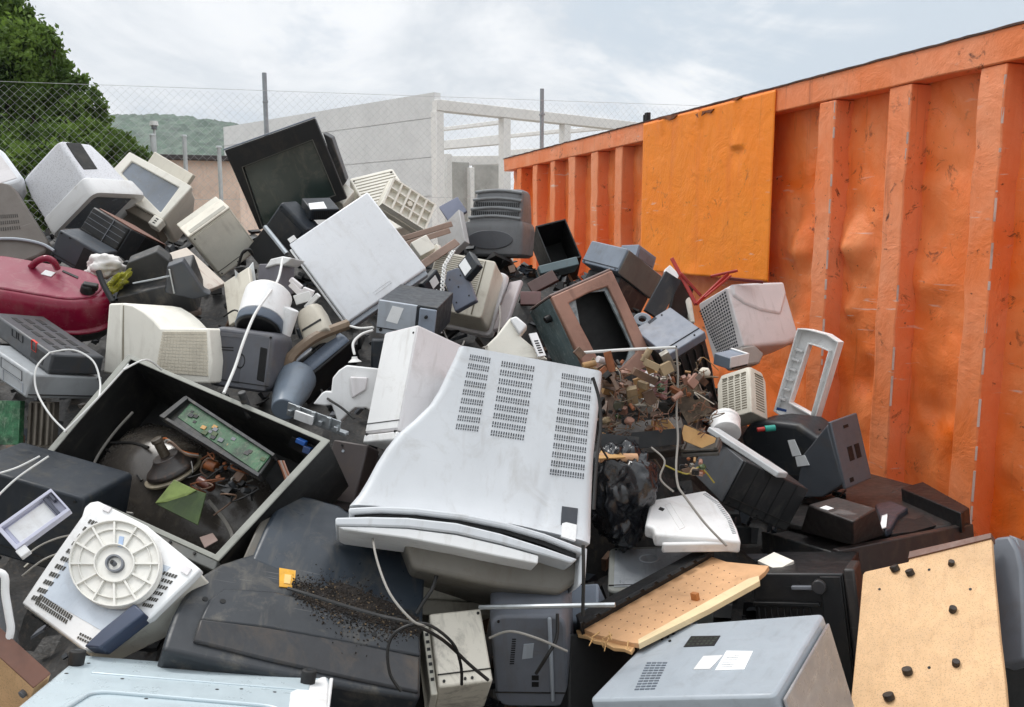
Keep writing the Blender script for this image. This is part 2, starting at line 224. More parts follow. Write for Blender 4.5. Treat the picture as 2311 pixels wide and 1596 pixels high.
CLOTH = plastic('white_cloth', 'dedad6', .85, .2, '8e8272', var=.05, scratch=0)
YGREEN = plastic('yellow_green_film', 'a8a634', .35, .4, 'e8e4c8', var=.3, scale=5, scratch=0)
BAGM = plastic('black_bin_bag_film', '1b1d22', .20, .05, '5a5a5e', var=.2, spec=.8, scratch=0)
# ---------------------------------------------------------------- mesh builder (unit-box coordinates, scaled to metres)
class B:
    def __init__(s, it=None, dims=None):
        s.bm = bmesh.new(); s.d = Vector(dims or (it.d if it else (1, 1, 1))); s.mi = 0
    def _v(s, p): return s.bm.verts.new((p[0]*s.d[0], p[1]*s.d[1], p[2]*s.d[2]))
    def face(s, vs):
        try:
            f = s.bm.faces.new(vs); f.material_index = s.mi; return f
        except ValueError: return None
    def hexa(s, p):                     # 8 points: bottom 4 ccw then top 4
        v = [s._v(q) for q in p]
        for a in ((0, 3, 2, 1), (4, 5, 6, 7), (0, 1, 5, 4), (1, 2, 6, 5), (2, 3, 7, 6), (3, 0, 4, 7)): s.face([v[i] for i in a])
        return s
    def box(s, x0, x1, y0, y1, z0, z1):
        return s.hexa([(x0, y0, z0), (x1, y0, z0), (x1, y1, z0), (x0, y1, z0), (x0, y0, z1), (x1, y0, z1), (x1, y1, z1), (x0, y1, z1)])
    def prism(s, pts, axis, a, b):      # outline in the plane normal to axis, from a to b
        def m(p, t): return (t, p[0], p[1]) if axis == 'x' else (p[0], t, p[1]) if axis == 'y' else (p[0], p[1], t)
        A = [s._v(m(p, a)) for p in pts]; Bv = [s._v(m(p, b)) for p in pts]; n = len(pts)
        s.face(A); s.face(Bv[::-1])
        for i in range(n): s.face([A[i], Bv[i], Bv[(i+1) % n], A[(i+1) % n]])
        return s
    def ring(s, out, inn, axis, a, b):  # a frame between two outlines with the same point count
        def m(p, t): return (t, p[0], p[1]) if axis == 'x' else (p[0], t, p[1]) if axis == 'y' else (p[0], p[1], t)
        n = len(out); o0 = [s._v(m(p, a)) for p in out]; i0 = [s._v(m(p, a)) for p in inn]
        o1 = [s._v(m(p, b)) for p in out]; i1 = [s._v(m(p, b)) for p in inn]
        for k in range(n):
            j = (k+1) % n
            s.face([o0[k], o0[j], i0[j], i0[k]]); s.face([o1[k], i1[k], i1[j], o1[j]])
            s.face([o0[k], o1[k], o1[j], o0[j]]); s.face([i0[k], i0[j], i1[j], i1[k]])
        return s
    def loft(s, axis, secs, seg=3, cap=(1, 1)):   # secs: (t, u0,u1, v0,v1, r) rounded-rectangle sections along axis; r in metres
        iu, iv = {'x': (1, 2), 'y': (0, 2), 'z': (0, 1)}[axis]; rings = []
        for sec in secs:
            t, u0, u1, v0, v1 = sec[:5]; r = sec[5] if len(sec) > 5 else .012
            du, dv = s.d[iu], s.d[iv]; ru = min(r/du, abs(u1-u0)/2*.98); rv = min(r/dv, abs(v1-v0)/2*.98); pts = []
            for cu, cv, a0 in ((u1-ru, v1-rv, 0), (u0+ru, v1-rv, 90), (u0+ru, v0+rv, 180), (u1-ru, v0+rv, 270)):
                for k in range(seg+1):
                    a = math.radians(a0+90*k/seg); pts.append((cu+ru*math.cos(a), cv+rv*math.sin(a)))
            rings.append([s._v({'x': (t, u, v), 'y': (u, t, v), 'z': (u, v, t)}[axis]) for u, v in pts])
        n = len(rings[0])
        for a, b in zip(rings, rings[1:]):
            for i in range(n): s.face([a[i], a[(i+1) % n], b[(i+1) % n], b[i]])
        if cap[0]: s.face(rings[0][::-1])
        if cap[1]: s.face(rings[-1])
        return s
    def cyl(s, p0, p1, r0, r1=None, n=20, cap=True, flare=None):   # ends in unit coordinates, radii in metres
        a = Vector(p0)*1; b = Vector(p1)*1
        a = Vector([a[i]*s.d[i] for i in range(3)]); b = Vector([b[i]*s.d[i] for i in range(3)])
        r1 = r0 if r1 is None else r1; w = (b-a).normalized(); u = w.orthogonal().normalized(); v = w.cross(u)
        prof = flare or [(0, r0), (1, r1)]; rings = []
        for t, r in prof:
            c = a.lerp(b, t); rings.append([s.bm.verts.new(c+(u*math.cos(6.28319*k/n)+v*math.sin(6.28319*k/n))*r) for k in range(n)])
        for x, y in zip(rings, rings[1:]):
            for i in range(n): s.face([x[i], x[(i+1) % n], y[(i+1) % n], y[i]])
        if cap: s.face(rings[0][::-1]); s.face(rings[-1])
        return s
    def tube(s, pts, r, n=6, smooth=4):  # pts in metres
        pts = [Vector(p) for p in pts]
        if smooth > 1 and len(pts) > 2:
            o = []
            for i in range(len(pts)-1):
                p0 = pts[max(i-1, 0)]; p1 = pts[i]; p2 = pts[i+1]; p3 = pts[min(i+2, len(pts)-1)]
                for k in range(smooth):
                    t = k/smooth
                    o.append(.5*((2*p1)+(p2-p0)*t+(2*p0-5*p1+4*p2-p3)*t*t+(3*p1-p0-3*p2+p3)*t**3))
            o.append(pts[-1]); pts = o
        rings = []; up = Vector((.31, .52, .8)).normalized()
        for i, p in enumerate(pts):
            w = (pts[min(i+1, len(pts)-1)]-pts[max(i-1, 0)]).normalized()
            u = (up-w*up.dot(w)).normalized(); v = w.cross(u); up = u
            rr = r(i/(len(pts)-1)) if callable(r) else r
            rings.append([s.bm.verts.new(p+(u*math.cos(6.28319*k/n)+v*math.sin(6.28319*k/n))*rr) for k in range(n)])
        for x, y in zip(rings, rings[1:]):
            for i in range(n): s.face([x[i], x[(i+1) % n], y[(i+1) % n], y[i]])
        s.face(rings[0][::-1]); s.face(rings[-1]); return s
    def patch(s, c, nu, nv, fu=.6, fv=.6, lift=.0012, th=.002, stag=0):   # rows of thin raised dark cells on a four-corner patch (slots)
        c = [Vector([q[i]*s.d[i] for i in range(3)]) for q in c]
        nrm = (c[1]-c[0]).cross(c[3]-c[0]).normalized()
        def at(u, v): return (c[0]*(1-u)+c[1]*u)*(1-v)+(c[3]*(1-u)+c[2]*u)*v
        for j in range(nv):
            for i in range(nu):
                o = stag*(j % 2)*.5/nu
                u0 = (i+.5-fu/2)/nu+o; u1 = (i+.5+fu/2)/nu+o; v0 = (j+.5-fv/2)/nv; v1 = (j+.5+fv/2)/nv
                q = [at(u0, v0), at(u1, v0), at(u1, v1), at(u0, v1)]
                lo = [s.bm.verts.new(p+nrm*(lift-th)) for p in q]; hi = [s.bm.verts.new(p+nrm*lift) for p in q]
                for a in ((0, 1, 2, 3),): s.face([hi[k] for k in a])
                for k in range(4): s.face([lo[k], lo[(k+1) % 4], hi[(k+1) % 4], hi[k]])
        return s
    def blob(s, c, rad, amp=.25, sub=3, freq=2.2, seed=0):   # crumpled lump, metres
        r = bmesh.ops.create_icosphere(s.bm, subdivisions=sub, radius=1.0)
        for v in r['verts']:
            p = v.co.copy(); k = 1+amp*noise.noise(p*freq+Vector((seed*7.3, 1.1*seed, 0)))+amp*.6*abs(noise.noise(p*freq*2.7+Vector((3, seed*3.1, 0))))
            v.co = Vector((p[0]*rad[0], p[1]*rad[1], p[2]*rad[2]))*k+Vector(c)
        for f in {f for v in r['verts'] for f in v.link_faces}: f.material_index = s.mi
        return s
def finish(me, smooth_angle=38):
    me.shade_smooth(); me.set_sharp_from_angle(angle=math.radians(smooth_angle))
def meshobj(name, b, mats, parent=None, bevel=0, seg=2, label=None, smooth=38, M=None):
    bmesh.ops.recalc_face_normals(b.bm, faces=b.bm.faces)
    me = bpy.data.meshes.new(name); b.bm.to_mesh(me); b.bm.free()
    for m in (mats if isinstance(mats, (list, tuple)) else [mats]): me.materials.append(m)
    o = bpy.data.objects.new(name, me); C.objects.link(o)
    if bevel:
        md = o.modifiers.new('bevel', 'BEVEL'); md.width = bevel; md.segments = seg; md.limit_method = 'ANGLE'; md.angle_limit = math.radians(32)
    finish(me, smooth)
    if parent is not None: o.parent = parent
    if M is not None: o.matrix_world = M
    if label: o['label'] = label
    return o
def tag(o, label, cat, group=None, kind=None):
    if label: o['label'] = label
    if cat: o['category'] = cat
    if group: o['group'] = group
    if kind: o['kind'] = kind
    return o
def frame_of(key):
    M, d = FITS[key]
    return Matrix([list(M[0]), list(M[1]), list(M[2]), [0, 0, 0, 1]]), Vector(d)
ITS = {}
class It:                                # one thing: an Empty at its base corner, its parts as children
    def __init__(s, key, name, label, cat, group=None, single=False, size=None):
        s.M, s.d = frame_of(key); ITS[key] = s
        if size: s.d = Vector([a or b for a, b in zip(size, s.d)])
        s.name, s.tags = name, (label, cat, group); s.single = single; s.root = None; s.inv = s.M.inverted()
        if not single:
            s.root = bpy.data.objects.new(name, None); s.root.empty_display_size = .05; C.objects.link(s.root)
            s.root.matrix_world = s.M; tag(s.root, label, cat, group)
    def b(s): return B(s)
    def px(s, px, py, y=0., ax=1):       # where a line of sight meets the plane (unit coordinate ax == y) of the thing
        o = s.inv @ CAMPOS; d = (s.inv.to_3x3() @ ray(px, py)); t = (y*s.d[ax]-o[ax])/d[ax]; p = o+d*t
        return tuple(p[i]/s.d[i] for i in range(3))
    def out(s, pts, y=0., ax=1):         # outline on that plane as pairs of the two other coordinates
        k = [i for i in range(3) if i != ax]
        return [(q[k[0]], q[k[1]]) for q in (s.px(a, b, y, ax) for a, b in pts)]
    def add(s, name, b, mat, bevel=.004, seg=2, parent=None, label=None, smooth=38):
        if s.single:
            o = meshobj(s.name, b, mat, None, bevel, seg, None, smooth, s.M); tag(o, *s.tags); s.root = o; s.single = False; return o
        return meshobj(name, b, mat, parent or s.root, bevel, seg, label, smooth)
def cable(name, pts, r, mat, label, cat='cable', group=None, n=7):
    o = P(*pts[0]); b = B(); b.tube([P(*p)-o for p in pts], r, n, 5)
    ob = meshobj(name, b, mat); ob.location = o; tag(ob, label, cat, group); return ob

# ================================================================ setting
rnd = random.Random(5)
b = B(dims=(1, 1, 1)); N = 60
def gpt(i, j): return (-400+800*i/N if 0 < i < N else (-1500 if i == 0 else 1500), -30+830*(j/N)**2 if j < N else 2000, 0)
gv = [[b._v(gpt(i, j)) for j in range(N+1)] for i in range(N+1)]
for i in range(N):
    for j in range(N): b.face([gv[i][j], gv[i+1][j], gv[i+1][j+1], gv[i][j+1]])
GROUND = plastic('gravel_yard', '8a8378', .9, .5, '4e463b', var=.2, scratch=0, scale=.6, bump=.6)
tag(meshobj('ground', b, GROUND), None, None, None, 'structure')
# ---- forested hill
HP = [(-900, 330), (-300, 300), (0, 300), (150, 296), (230, 285), (300, 267), (380, 258), (450, 258), (520, 265), (600, 281), (700, 305), (820, 345), (1000, 420), (1300, 500), (1700, 522)]
def hp(px):
    for (a, ya), (c, yc) in zip(HP, HP[1:]):
        if a <= px <= c: t = (px-a)/(c-a); t = t*t*(3-2*t)*.5+t*.5; return ya+(yc-ya)*t
    return 522
b = B(dims=(1, 1, 1)); rows = []
NX, NY = 520, 110
for j in range(NY+1):
    D = 260+260*j/NY; r = []
    for i in range(NX+1):
        px = -900+2600*i/NX; crest = (525-hp(px))/FOC*430*.88+CAMH
        k = math.sin(min(1, (D-250)/180)*math.pi/2) if D < 430 else math.cos((D-430)/110*math.pi/2)
        x = (px-CX)/FOC*430; z = max(0, crest*k)
        q = Vector((x, D, 0))
        dv = noise.voronoi(q*.17)[0]; z += (3.0*(1-1.15*dv[0])+1.2*noise.noise(q*.5))*(.3+.7*k)
        r.append(b._v((x, D*CP, z)))
    rows.append(r)
for j in range(NY):
    for i in range(NX): b.face([rows[j][i], rows[j][i+1], rows[j+1][i+1], rows[j+1][i]])
def foliage(name, a, c, sc, tr=.0):
    m = bpy.data.materials.new(name); m.use_nodes = True; n = m.node_tree.nodes; l = m.node_tree.links; bs = n['Principled BSDF']
    tc = n.new('ShaderNodeTexCoord'); t = n.new('ShaderNodeTexNoise'); t.inputs['Scale'].default_value = sc; t.inputs['Detail'].default_value = 4; t.inputs['Roughness'].default_value = .7
    l.new(tc.outputs['Object'], t.inputs['Vector'])
    r = n.new('ShaderNodeValToRGB'); r.color_ramp.elements[0].position = .35; r.color_ramp.elements[1].position = .68
    r.color_ramp.elements[0].color = (*lin(a), 1); r.color_ramp.elements[1].color = (*lin(c), 1)
    l.new(t.outputs['Fac'], r.inputs[0]); l.new(r.outputs[0], bs.inputs['Base Color']); bs.inputs['Roughness'].default_value = .6
    bs.inputs['Specular IOR Level'].default_value = .3
    if tr:
        tl = n.new('ShaderNodeBsdfTranslucent'); l.new(r.outputs[0], tl.inputs['Color']); mx = n.new('ShaderNodeMixShader'); mx.inputs[0].default_value = tr
        l.new(bs.outputs[0], mx.inputs[1]); l.new(tl.outputs[0], mx.inputs[2]); l.new(mx.outputs[0], n['Material Output'].inputs['Surface'])
    return m
tag(meshobj('hill', b, foliage('forest_canopy', '263a29', '48634a', .2), smooth=80), None, None, None, 'structure')
# ---- trees behind the fence
LEAF = foliage('leaf_green', '263f14', '7f9c44', 1.1, .40)
BARK = plastic('bark', '4b4034', .85, .4, '2b241c', var=.2, scale=2, bump=.6)
def tree(name, label, clumps, D, n, trunk, group, size=(.05, .085)):
    r = random.Random(len(label)); root = bpy.data.objects.new(name, None); C.objects.link(root)
    base = P(trunk, 525, D); base.z = 0; root.location = base; tag(root, label, 'tree', group)
    lb = B(dims=(1, 1, 1)); tot = sum(c[2]**2 for c in clumps); tips = []
    for cx, cy, rad, dd in clumps:
        c = P(cx, cy, D+dd)-base; R = rad/FOC*(D+dd); tips.append(c)
        subs = [Vector((r.gauss(0, 1), r.gauss(0, 1), r.gauss(0, 1))).normalized()*r.uniform(.45, .95) for _ in range(26)]
        for _ in range(int(n*rad**2/tot)):
            s = r.choice(subs); p = s+Vector((r.gauss(0, .17), r.gauss(0, .17), r.gauss(0, .15)))
            if r.random() < .16: p = p*r.uniform(.9, 1.22)
            q = c+p*R; sz = r.uniform(*size)*(1.5 if p.length < .5 else 1)
            a = Vector((r.gauss(0, 1), r.gauss(0, 1), r.gauss(0, .6))).normalized(); u = a.orthogonal().normalized(); v = a.cross(u)
            t = r.uniform(0, 6.28); u, v = u*math.cos(t)+v*math.sin(t), v*math.cos(t)-u*math.sin(t)
            lb.face([lb.bm.verts.new(q+u*sz), lb.bm.verts.new(q+v*sz*.5+a*sz*.15), lb.bm.verts.new(q-u*sz), lb.bm.verts.new(q-v*sz*.5+a*sz*.15)])
    me = bpy.data.meshes.new('crown'); lb.bm.to_mesh(me); lb.bm.free(); me.materials.append(LEAF)
    o = bpy.data.objects.new('crown', me); C.objects.link(o); o.parent = root
    tb = B(dims=(1, 1, 1)); top = max(t.z for t in tips)
    tb.tube([(0, 0, 0), (.1, .1, top*.3), (-.05, .1, top*.6), (.1, 0, top*.85)], lambda t: .24*(1-.8*t), 9)
    for t in tips: tb.tube([(0, .05, max(.5, t.z*.45)), t*.6+Vector((0, 0, t.z*.08)), t], lambda q: .09*(1-.85*q), 6)
    meshobj('trunk', tb, BARK, root)
tree('deciduous_tree', 'tall leafy tree at the far left behind the wire fence', [(-150, -40, 150, 1), (-60, 60, 120, .5), (-150, 180, 190, 1), (10, 40, 55, 0), (40, 130, 95, 0), (95, 215, 80, 0), (20, 240, 110, .5), (135, 260, 62, 0), (-40, 350, 150, .3), (172, 232, 32, -.3), (110, 130, 35, .2), (200, 285, 34, .2), (60, 55, 22, 0), (150, 195, 46, 0), (192, 255, 44, -.2), (205, 300, 40, 0), (100, 90, 30, 0), (128, 100, 13, 0), (62, 30, 14, 0), (150, 150, 15, 0), (178, 190, 16, 0), (212, 212, 18, -.1), (228, 240, 17, 0), (236, 268, 16, 0), (112, 70, 11, 0), (222, 285, 20, 0)], 13.5, 66000, -60, None, (.034, .062))
tree('deciduous_tree', 'lower bushy tree beside the tall one, in front of the hill', [(110, 350, 80, 0), (195, 335, 55, .1), (255, 355, 46, 0), (300, 362, 34, 0), (225, 315, 30, .2), (180, 420, 90, .2), (330, 390, 30, .2), (90, 430, 120, .4), (340, 365, 20, .1), (310, 345, 18, .1), (285, 322, 20, .1), (258, 305, 18, .1)], 12.4, 30000, 190, None, (.030, .055))
# ---- orange roll-off container
U = ray(504, 525); U = Vector((U.x, U.y, 0)).normalized(); NW = Vector((-U.y, U.x, 0))
p0 = CAMPOS+ray(2200, 80)*(.75/ray(2200, 80).z)
CM = Matrix(((U.x, NW.x, 0, p0.x), (U.y, NW.y, 0, p0.y), (0, 0, 1, 0), (0, 0, 0, 1))); CI = CM.inverted()
def wl(px, py, y=0.):
    o = CI @ CAMPOS; d = CI.to_3x3() @ ray(px, py); t = (y-o.y)/d.y; q = o+d*t; return q.x, q.z
def railb(px): return 250-.211*(px-1760)
ZT = 2.5; ribs = []
for a, c in ((1168, 1174), (1201, 1210.6), (1241, 1250.5), (1281, 1296), (1332, 1347), (1387, 1402), (1847, 1883), (2005.5, 2053), (2210, 2269)):
    ribs.append((wl(c, railb(c))[0], wl(a, railb(a))[0]))
s_far = wl(1137, 384)[0]; z_rb = wl(1900, railb(1900))[1]
step = .5*((ribs[7][0]-ribs[8][0])+(ribs[6][0]-ribs[7][0])); s_near = ribs[8][0]-3.2*step
rw = (ribs[8][1]-ribs[8][0]+ribs[7][1]-ribs[7][0])/2
print('container far', s_far, 'rail bottom', z_rb, 'step', step, 'rib width', rw, [round(r[0], 2) for r in ribs], 'patch', wl(1450, 322)[0], wl(1746, 250)[0], 'patch bottom z', wl(1735, 637)[1], wl(1600, 628)[1])
def paint(name, base, fade, rustk=1.0):
    m = bpy.data.materials.new(name); m.use_nodes = True; n = m.node_tree.nodes; l = m.node_tree.links; bs = n['Principled BSDF']
    tc = n.new('ShaderNodeTexCoord')
    def tex(sc, det=5, ro=.6, dist=0, vec=None):
        t = n.new('ShaderNodeTexNoise'); t.inputs['Scale'].default_value = sc; t.inputs['Detail'].default_value = det; t.inputs['Roughness'].default_value = ro; t.inputs['Distortion'].default_value = dist
        l.new(vec or tc.outputs['Object'], t.inputs['Vector']); return t.outputs['Fac']
    def rg(s, a, c, d=0., e=1.):
        r = n.new('ShaderNodeMapRange'); r.inputs[1].default_value = a; r.inputs[2].default_value = c; r.inputs[3].default_value = d; r.inputs[4].default_value = e; l.new(s, r.inputs[0]); return r.outputs[0]
    def mx(f, a, c):
        x = n.new('ShaderNodeMix'); x.data_type = 'RGBA'; l.new(f, x.inputs[0])
        for s, v in ((6, a), (7, c)):
            if isinstance(v, tuple): x.inputs[s].default_value = (*v, 1)
            else: l.new(v, x.inputs[s])
        return x.outputs[2]
    def mul(a, c):
        x = n.new('ShaderNodeMath'); x.operation = 'MULTIPLY'; l.new(a, x.inputs[0]); l.new(c, x.inputs[1]); return x.outputs[0]
    st = n.new('ShaderNodeMapping'); st.inputs['Scale'].default_value = (9, 9, .8); l.new(tc.outputs['Object'], st.inputs[0])
    c = mx(rg(tex(1.6, 5, .62, .6), .36, .66), lin(base), lin(fade))
    c = mx(rg(tex(1.3, 4, .6, 0, st.outputs[0]), .52, .74, 0, .35), c, lin('dc6a2c'))
    rs = rg(tex(11, 9, .75, .8), .58, .64); rs = mul(rs, rg(tex(1.4, 3, .6), .44, .60))
    c = mx(mul(rs, rg(tex(40, 3), .3, .6, .5*rustk, 1.0*rustk)), c, lin('43251a'))
    sp = rg(tex(20, 7, .72), .648, .685, 0, .92*rustk); c = mx(sp, c, lin('2c1710'))
    sc = n.new('ShaderNodeMapping'); sc.inputs['Scale'].default_value = (5, 5, 40); sc.inputs['Rotation'].default_value = (.5, .9, 0); l.new(tc.outputs['Object'], sc.inputs[0])
    c = mx(mul(rg(tex(1.2, 3, .5, .4, sc.outputs[0]), .655, .70, 0, .8), rg(tex(1.9, 2), .52, .62)), c, lin('e3c9bb'))
    s2 = n.new('ShaderNodeMapping'); s2.inputs['Scale'].default_value = (20, 20, .9); l.new(tc.outputs['Object'], s2.inputs[0])
    c = mx(mul(rg(tex(1, 6, .65, .3, s2.outputs[0]), .58, .70, 0, .5*rustk), rg(tex(1.1, 3), .47, .6)), c, lin('7d3a20'))
    l.new(c, bs.inputs['Base Color']); l.new(rg(tex(7), .3, .7, .32, .6), bs.inputs['Roughness'])
    bp = n.new('ShaderNodeBump'); bp.inputs['Strength'].default_value = .55; bp.inputs['Distance'].default_value = .025; l.new(tex(5, 8, .65, .5), bp.inputs['Height']); l.new(bp.outputs[0], bs.inputs['Normal'])
    return m
OR1 = paint('weathered_orange_paint', 'f27422', 'f3965c'); OR2 = paint('fresh_orange_paint', 'fd880a', 'fc8f1a', .5); OR3 = paint('orange_rail_paint', 'ee7e40', 'f19a6e')
RIM = plastic('rusty_rim', '5c4034', .75, .6, '2b1a13', var=.3, scale=2)
croot = bpy.data.objects.new('orange_container', None); C.objects.link(croot); croot.matrix_world = CM
tag(croot, 'large weathered orange steel skip container with vertical ribs along the right', 'container')
YP = -.115
# dented side sheet, between ribs the metal bulges
b = B(dims=(1, 1, 1)); nx, nz = 330, 90; g = []
allr = ribs+[(ribs[8][0]-k*step, ribs[8][0]-k*step+rw) for k in (1, 2, 3)]
mids = sorted(r[0] for r in allr)
VD = [wl(1938, 560, YP)+(.05, .16), wl(1808, 570, YP)+(.035, .14), wl(1928, 700, YP)+(.03, .07), wl(2095, 640, YP)+(.03, .18), wl(1800, 760, YP)+(.03, .09), wl(2120, 930, YP)+(-.03, .15), wl(1950, 860, YP)+(-.025, .12)]
for i in range(nx+1):
    s = s_near+(s_far-s_near)*i/nx; col = []
    for j in range(nz+1):
        z = .15+(ZT-.02-.15)*j/nz
        y = YP+.012*noise.noise(Vector((s*2.2, z*2.6, 1)))+.021*abs(noise.noise(Vector((s*5, z*4, 4))))+.013*abs(noise.noise(Vector((s*11, z*9, 7))))
        for ds, dz, am, wd in VD:
            a = abs(s-ds)/wd; c = (z-dz)/wd
            if a < 1 and -1 < c < 1.2: y += 1.5*am*max(0, 1-a-max(0, -c)*1.1)*max(0, 1-max(0, c)*.8)
        col.append(b._v((s, y, z)))
    g.append(col)
for i in range(nx):
    for j in range(nz): b.face([g[i][j], g[i][j+1], g[i+1][j+1], g[i+1][j]])
meshobj('side_panel', b, OR1, croot, smooth=60)
for a, c in allr:
    b = B(dims=(1, 1, 1)); nseg = 22; w0 = a; w1 = max(c, a+rw*.93); prev = None; rr = random.Random(int(a*1000))
    for k in range(nseg+1):                     # rib as a beaten U-profile
        z = .12+(z_rb-.002-.12)*k/nseg; j = [rr.uniform(-.006, .006) for _ in range(4)]
        ring = [b._v(q) for q in ((w0+j[0]*.5, YP-.05, z), (w0+j[0], -.006+j[2]*.7, z), (w1+j[1], -.006+j[3]*.7, z), (w1+j[1]*.5, YP-.05, z))]
        if prev:
            for m in range(4): b.face([prev[m], prev[(m+1) % 4], ring[(m+1) % 4], ring[m]])
        else: b.face(ring[::-1])
        prev = ring
    b.face(prev); ro = meshobj('rib', b, OR3, croot, .006)
    if a < ribs[6][0]+.05:
        b = B(dims=(1, 1, 1)); z = .2
        while z < z_rb-.05:
            L = rr.uniform(.01, .14)*(1.4-z/z_rb); wd = rr.uniform(.001, .004)
            if rr.random() < .75: b.hexa([(w0+q, y, zz) for zz in (z, z+L) for q, y in ((-.001, -.012), (wd, -.0035), (wd*.9, -.002), (-.002, -.010))])
            z += L+rr.uniform(.005, .12)
        meshobj('worn_edge', b, plastic('bare_worn_metal', 'd8cbc2', .6, .5, '6a4a3a'), croot)['kind'] = 'stuff'
b = B(dims=(1, 1, 1)); prev = None
for k in range(141):
    s = s_near+(s_far-s_near)*k/140; q = lambda a, f=3.: .004*noise.noise(Vector((s*f, a, 0)))
    ring = [b._v(v) for v in ((s, -.10, z_rb+q(1)), (s, q(5)*1.5, z_rb+q(1)), (s, q(2)*1.5, ZT+q(3)), (s, -.10, ZT+q(3)))]
    if prev:
        for m in range(4): b.face([prev[m], prev[(m+1) % 4], ring[(m+1) % 4], ring[m]])
    else: b.face(ring[::-1])
    prev = ring
b.face(prev); meshobj('top_rail', b, OR3, croot, .006)
b = B(dims=(1, 1, 1)); prev = None
for k in range(201):
    s = s_near-.01+(s_far-s_near+.02)*k/200; e = .007*noise.noise(Vector((s*9, 3, 0)))+.004*noise.noise(Vector((s*23, 1, 0)))
    ring = [b._v(v) for v in ((s, -.105, ZT+.004), (s, .006, ZT-.003+e*.3), (s, .006, ZT+.005+e*.6), (s, -.105, ZT+.006+e*.6))]
    if prev:
        for m in range(4): b.face([prev[m], prev[(m+1) % 4], ring[(m+1) % 4], ring[m]])
    else: b.face(ring[::-1])
    prev = ring
b.face(prev); meshobj('rim', b, RIM, croot)
b = B(dims=(1, 1, 1))                            # other three walls, floor and skids
b.box(s_near, s_far, -2.44, -2.36, .15, ZT).box(s_far-.08, s_far, -2.36, -.14, .15, ZT-.03).box(s_near, s_near+.08, -2.36, -.14, .15, ZT-.03).box(s_near+.08, s_far-.08, -2.36, -.14, .15, .21).box(s_near, s_far, -1.9, -1.7, 0, .15).box(s_near, s_far, -.8, -.6, 0, .15)
meshobj('body', b, OR1, croot, .01)
# newer plate welded over the ribs, with torn and curled upper edge
b = B(dims=(1, 1, 1)); sa, sb_ = wl(1747, 250, .012)[0], wl(1450, 322, .012)[0]; zb = wl(1735, 637, .012)[1]; nx, nz = 90, 70; g = []
tears = [(wl(1495, 268)[0], .06, .012), (wl(1585, 250)[0], .05, .018), (wl(1660, 222)[0], .03, .006)]
dent = wl(1662, 335, .012)
for i in range(nx+1):
    s = sa+(sb_-sa)*i/nx; col = []
    for j in range(nz+1):
        zz = zb+(ZT-.012-zb)*j/nz; y = .009+.0015*noise.noise(Vector((s*1.6, zz*1.6, 9)))+.0006*noise.noise(Vector((s*6, zz*6, 2)))
        if j > nz-8:
            for ts, tw, ta in tears:
                if abs(s-ts) < tw: k = (1-abs(s-ts)/tw)*((j-nz+8)/8); y += ta*k; zz -= ta*.9*k*k
        r2 = ((s-dent[0])/.09)**2+((zz-dent[1])/.14)**2
        if r2 < 1: y += (1-r2)**2*(.010 if zz > dent[1] else -.010)
        if j < 5 and .42 < i/nx < .62: y += .012*(1-j/5)*(1-abs(i/nx-.52)/.1)
        col.append(b._v((s, y, zz)))
    g.append(col)
for i in range(nx):
    for j in range(nz): b.face([g[i][j], g[i][j+1], g[i+1][j+1], g[i+1][j]])
po = meshobj('patch_plate', b, OR2, croot, smooth=60); md = po.modifiers.new('thick', 'SOLIDIFY'); md.thickness = .005; md.offset = -1
for poly in ([(1476, 274), (1500, 262), (1532, 257), (1524, 272), (1510, 279), (1497, 271)], [(1564, 264), (1574, 253), (1616, 240), (1607, 257), (1592, 255), (1582, 270), (1573, 278)], [(1648, 227), (1674, 217), (1662, 233)]):
    for dy, mt, gx in ((.017, RUST, 0),):
        cxp = sum(q[0] for q in poly)/len(poly); cyp = sum(q[1] for q in poly)/len(poly); poly = [(cxp+(x-cxp)*.8, cyp+(y-cyp)*.55-3) for x, y in poly]
        b = B(dims=(1, 1, 1)); pp = [(x+gx*(3 if i % 2 else -2), y+gx*6+(gx*3 if i % 3 == 0 else 0)) for i, (x, y) in enumerate(poly)]; q = [wl(x, y, dy) for x, y in pp]
        b.prism([(a, c) for a, c in q], 'y', dy-.02*(1-gx)-.004, dy); meshobj('torn_flap', b, mt, croot, .001)
b = B(dims=(1, 1, 1)); ss, zz = wl(1448, 268); b.box(ss-.02, ss+.02, -.06, -.03, ZT+.015, ZT+.07).box(ss+.028, ss+.04, -.06, -.03, ZT+.015, ZT+.06); meshobj('hinge_lug', b, RUBBER, croot, .003)
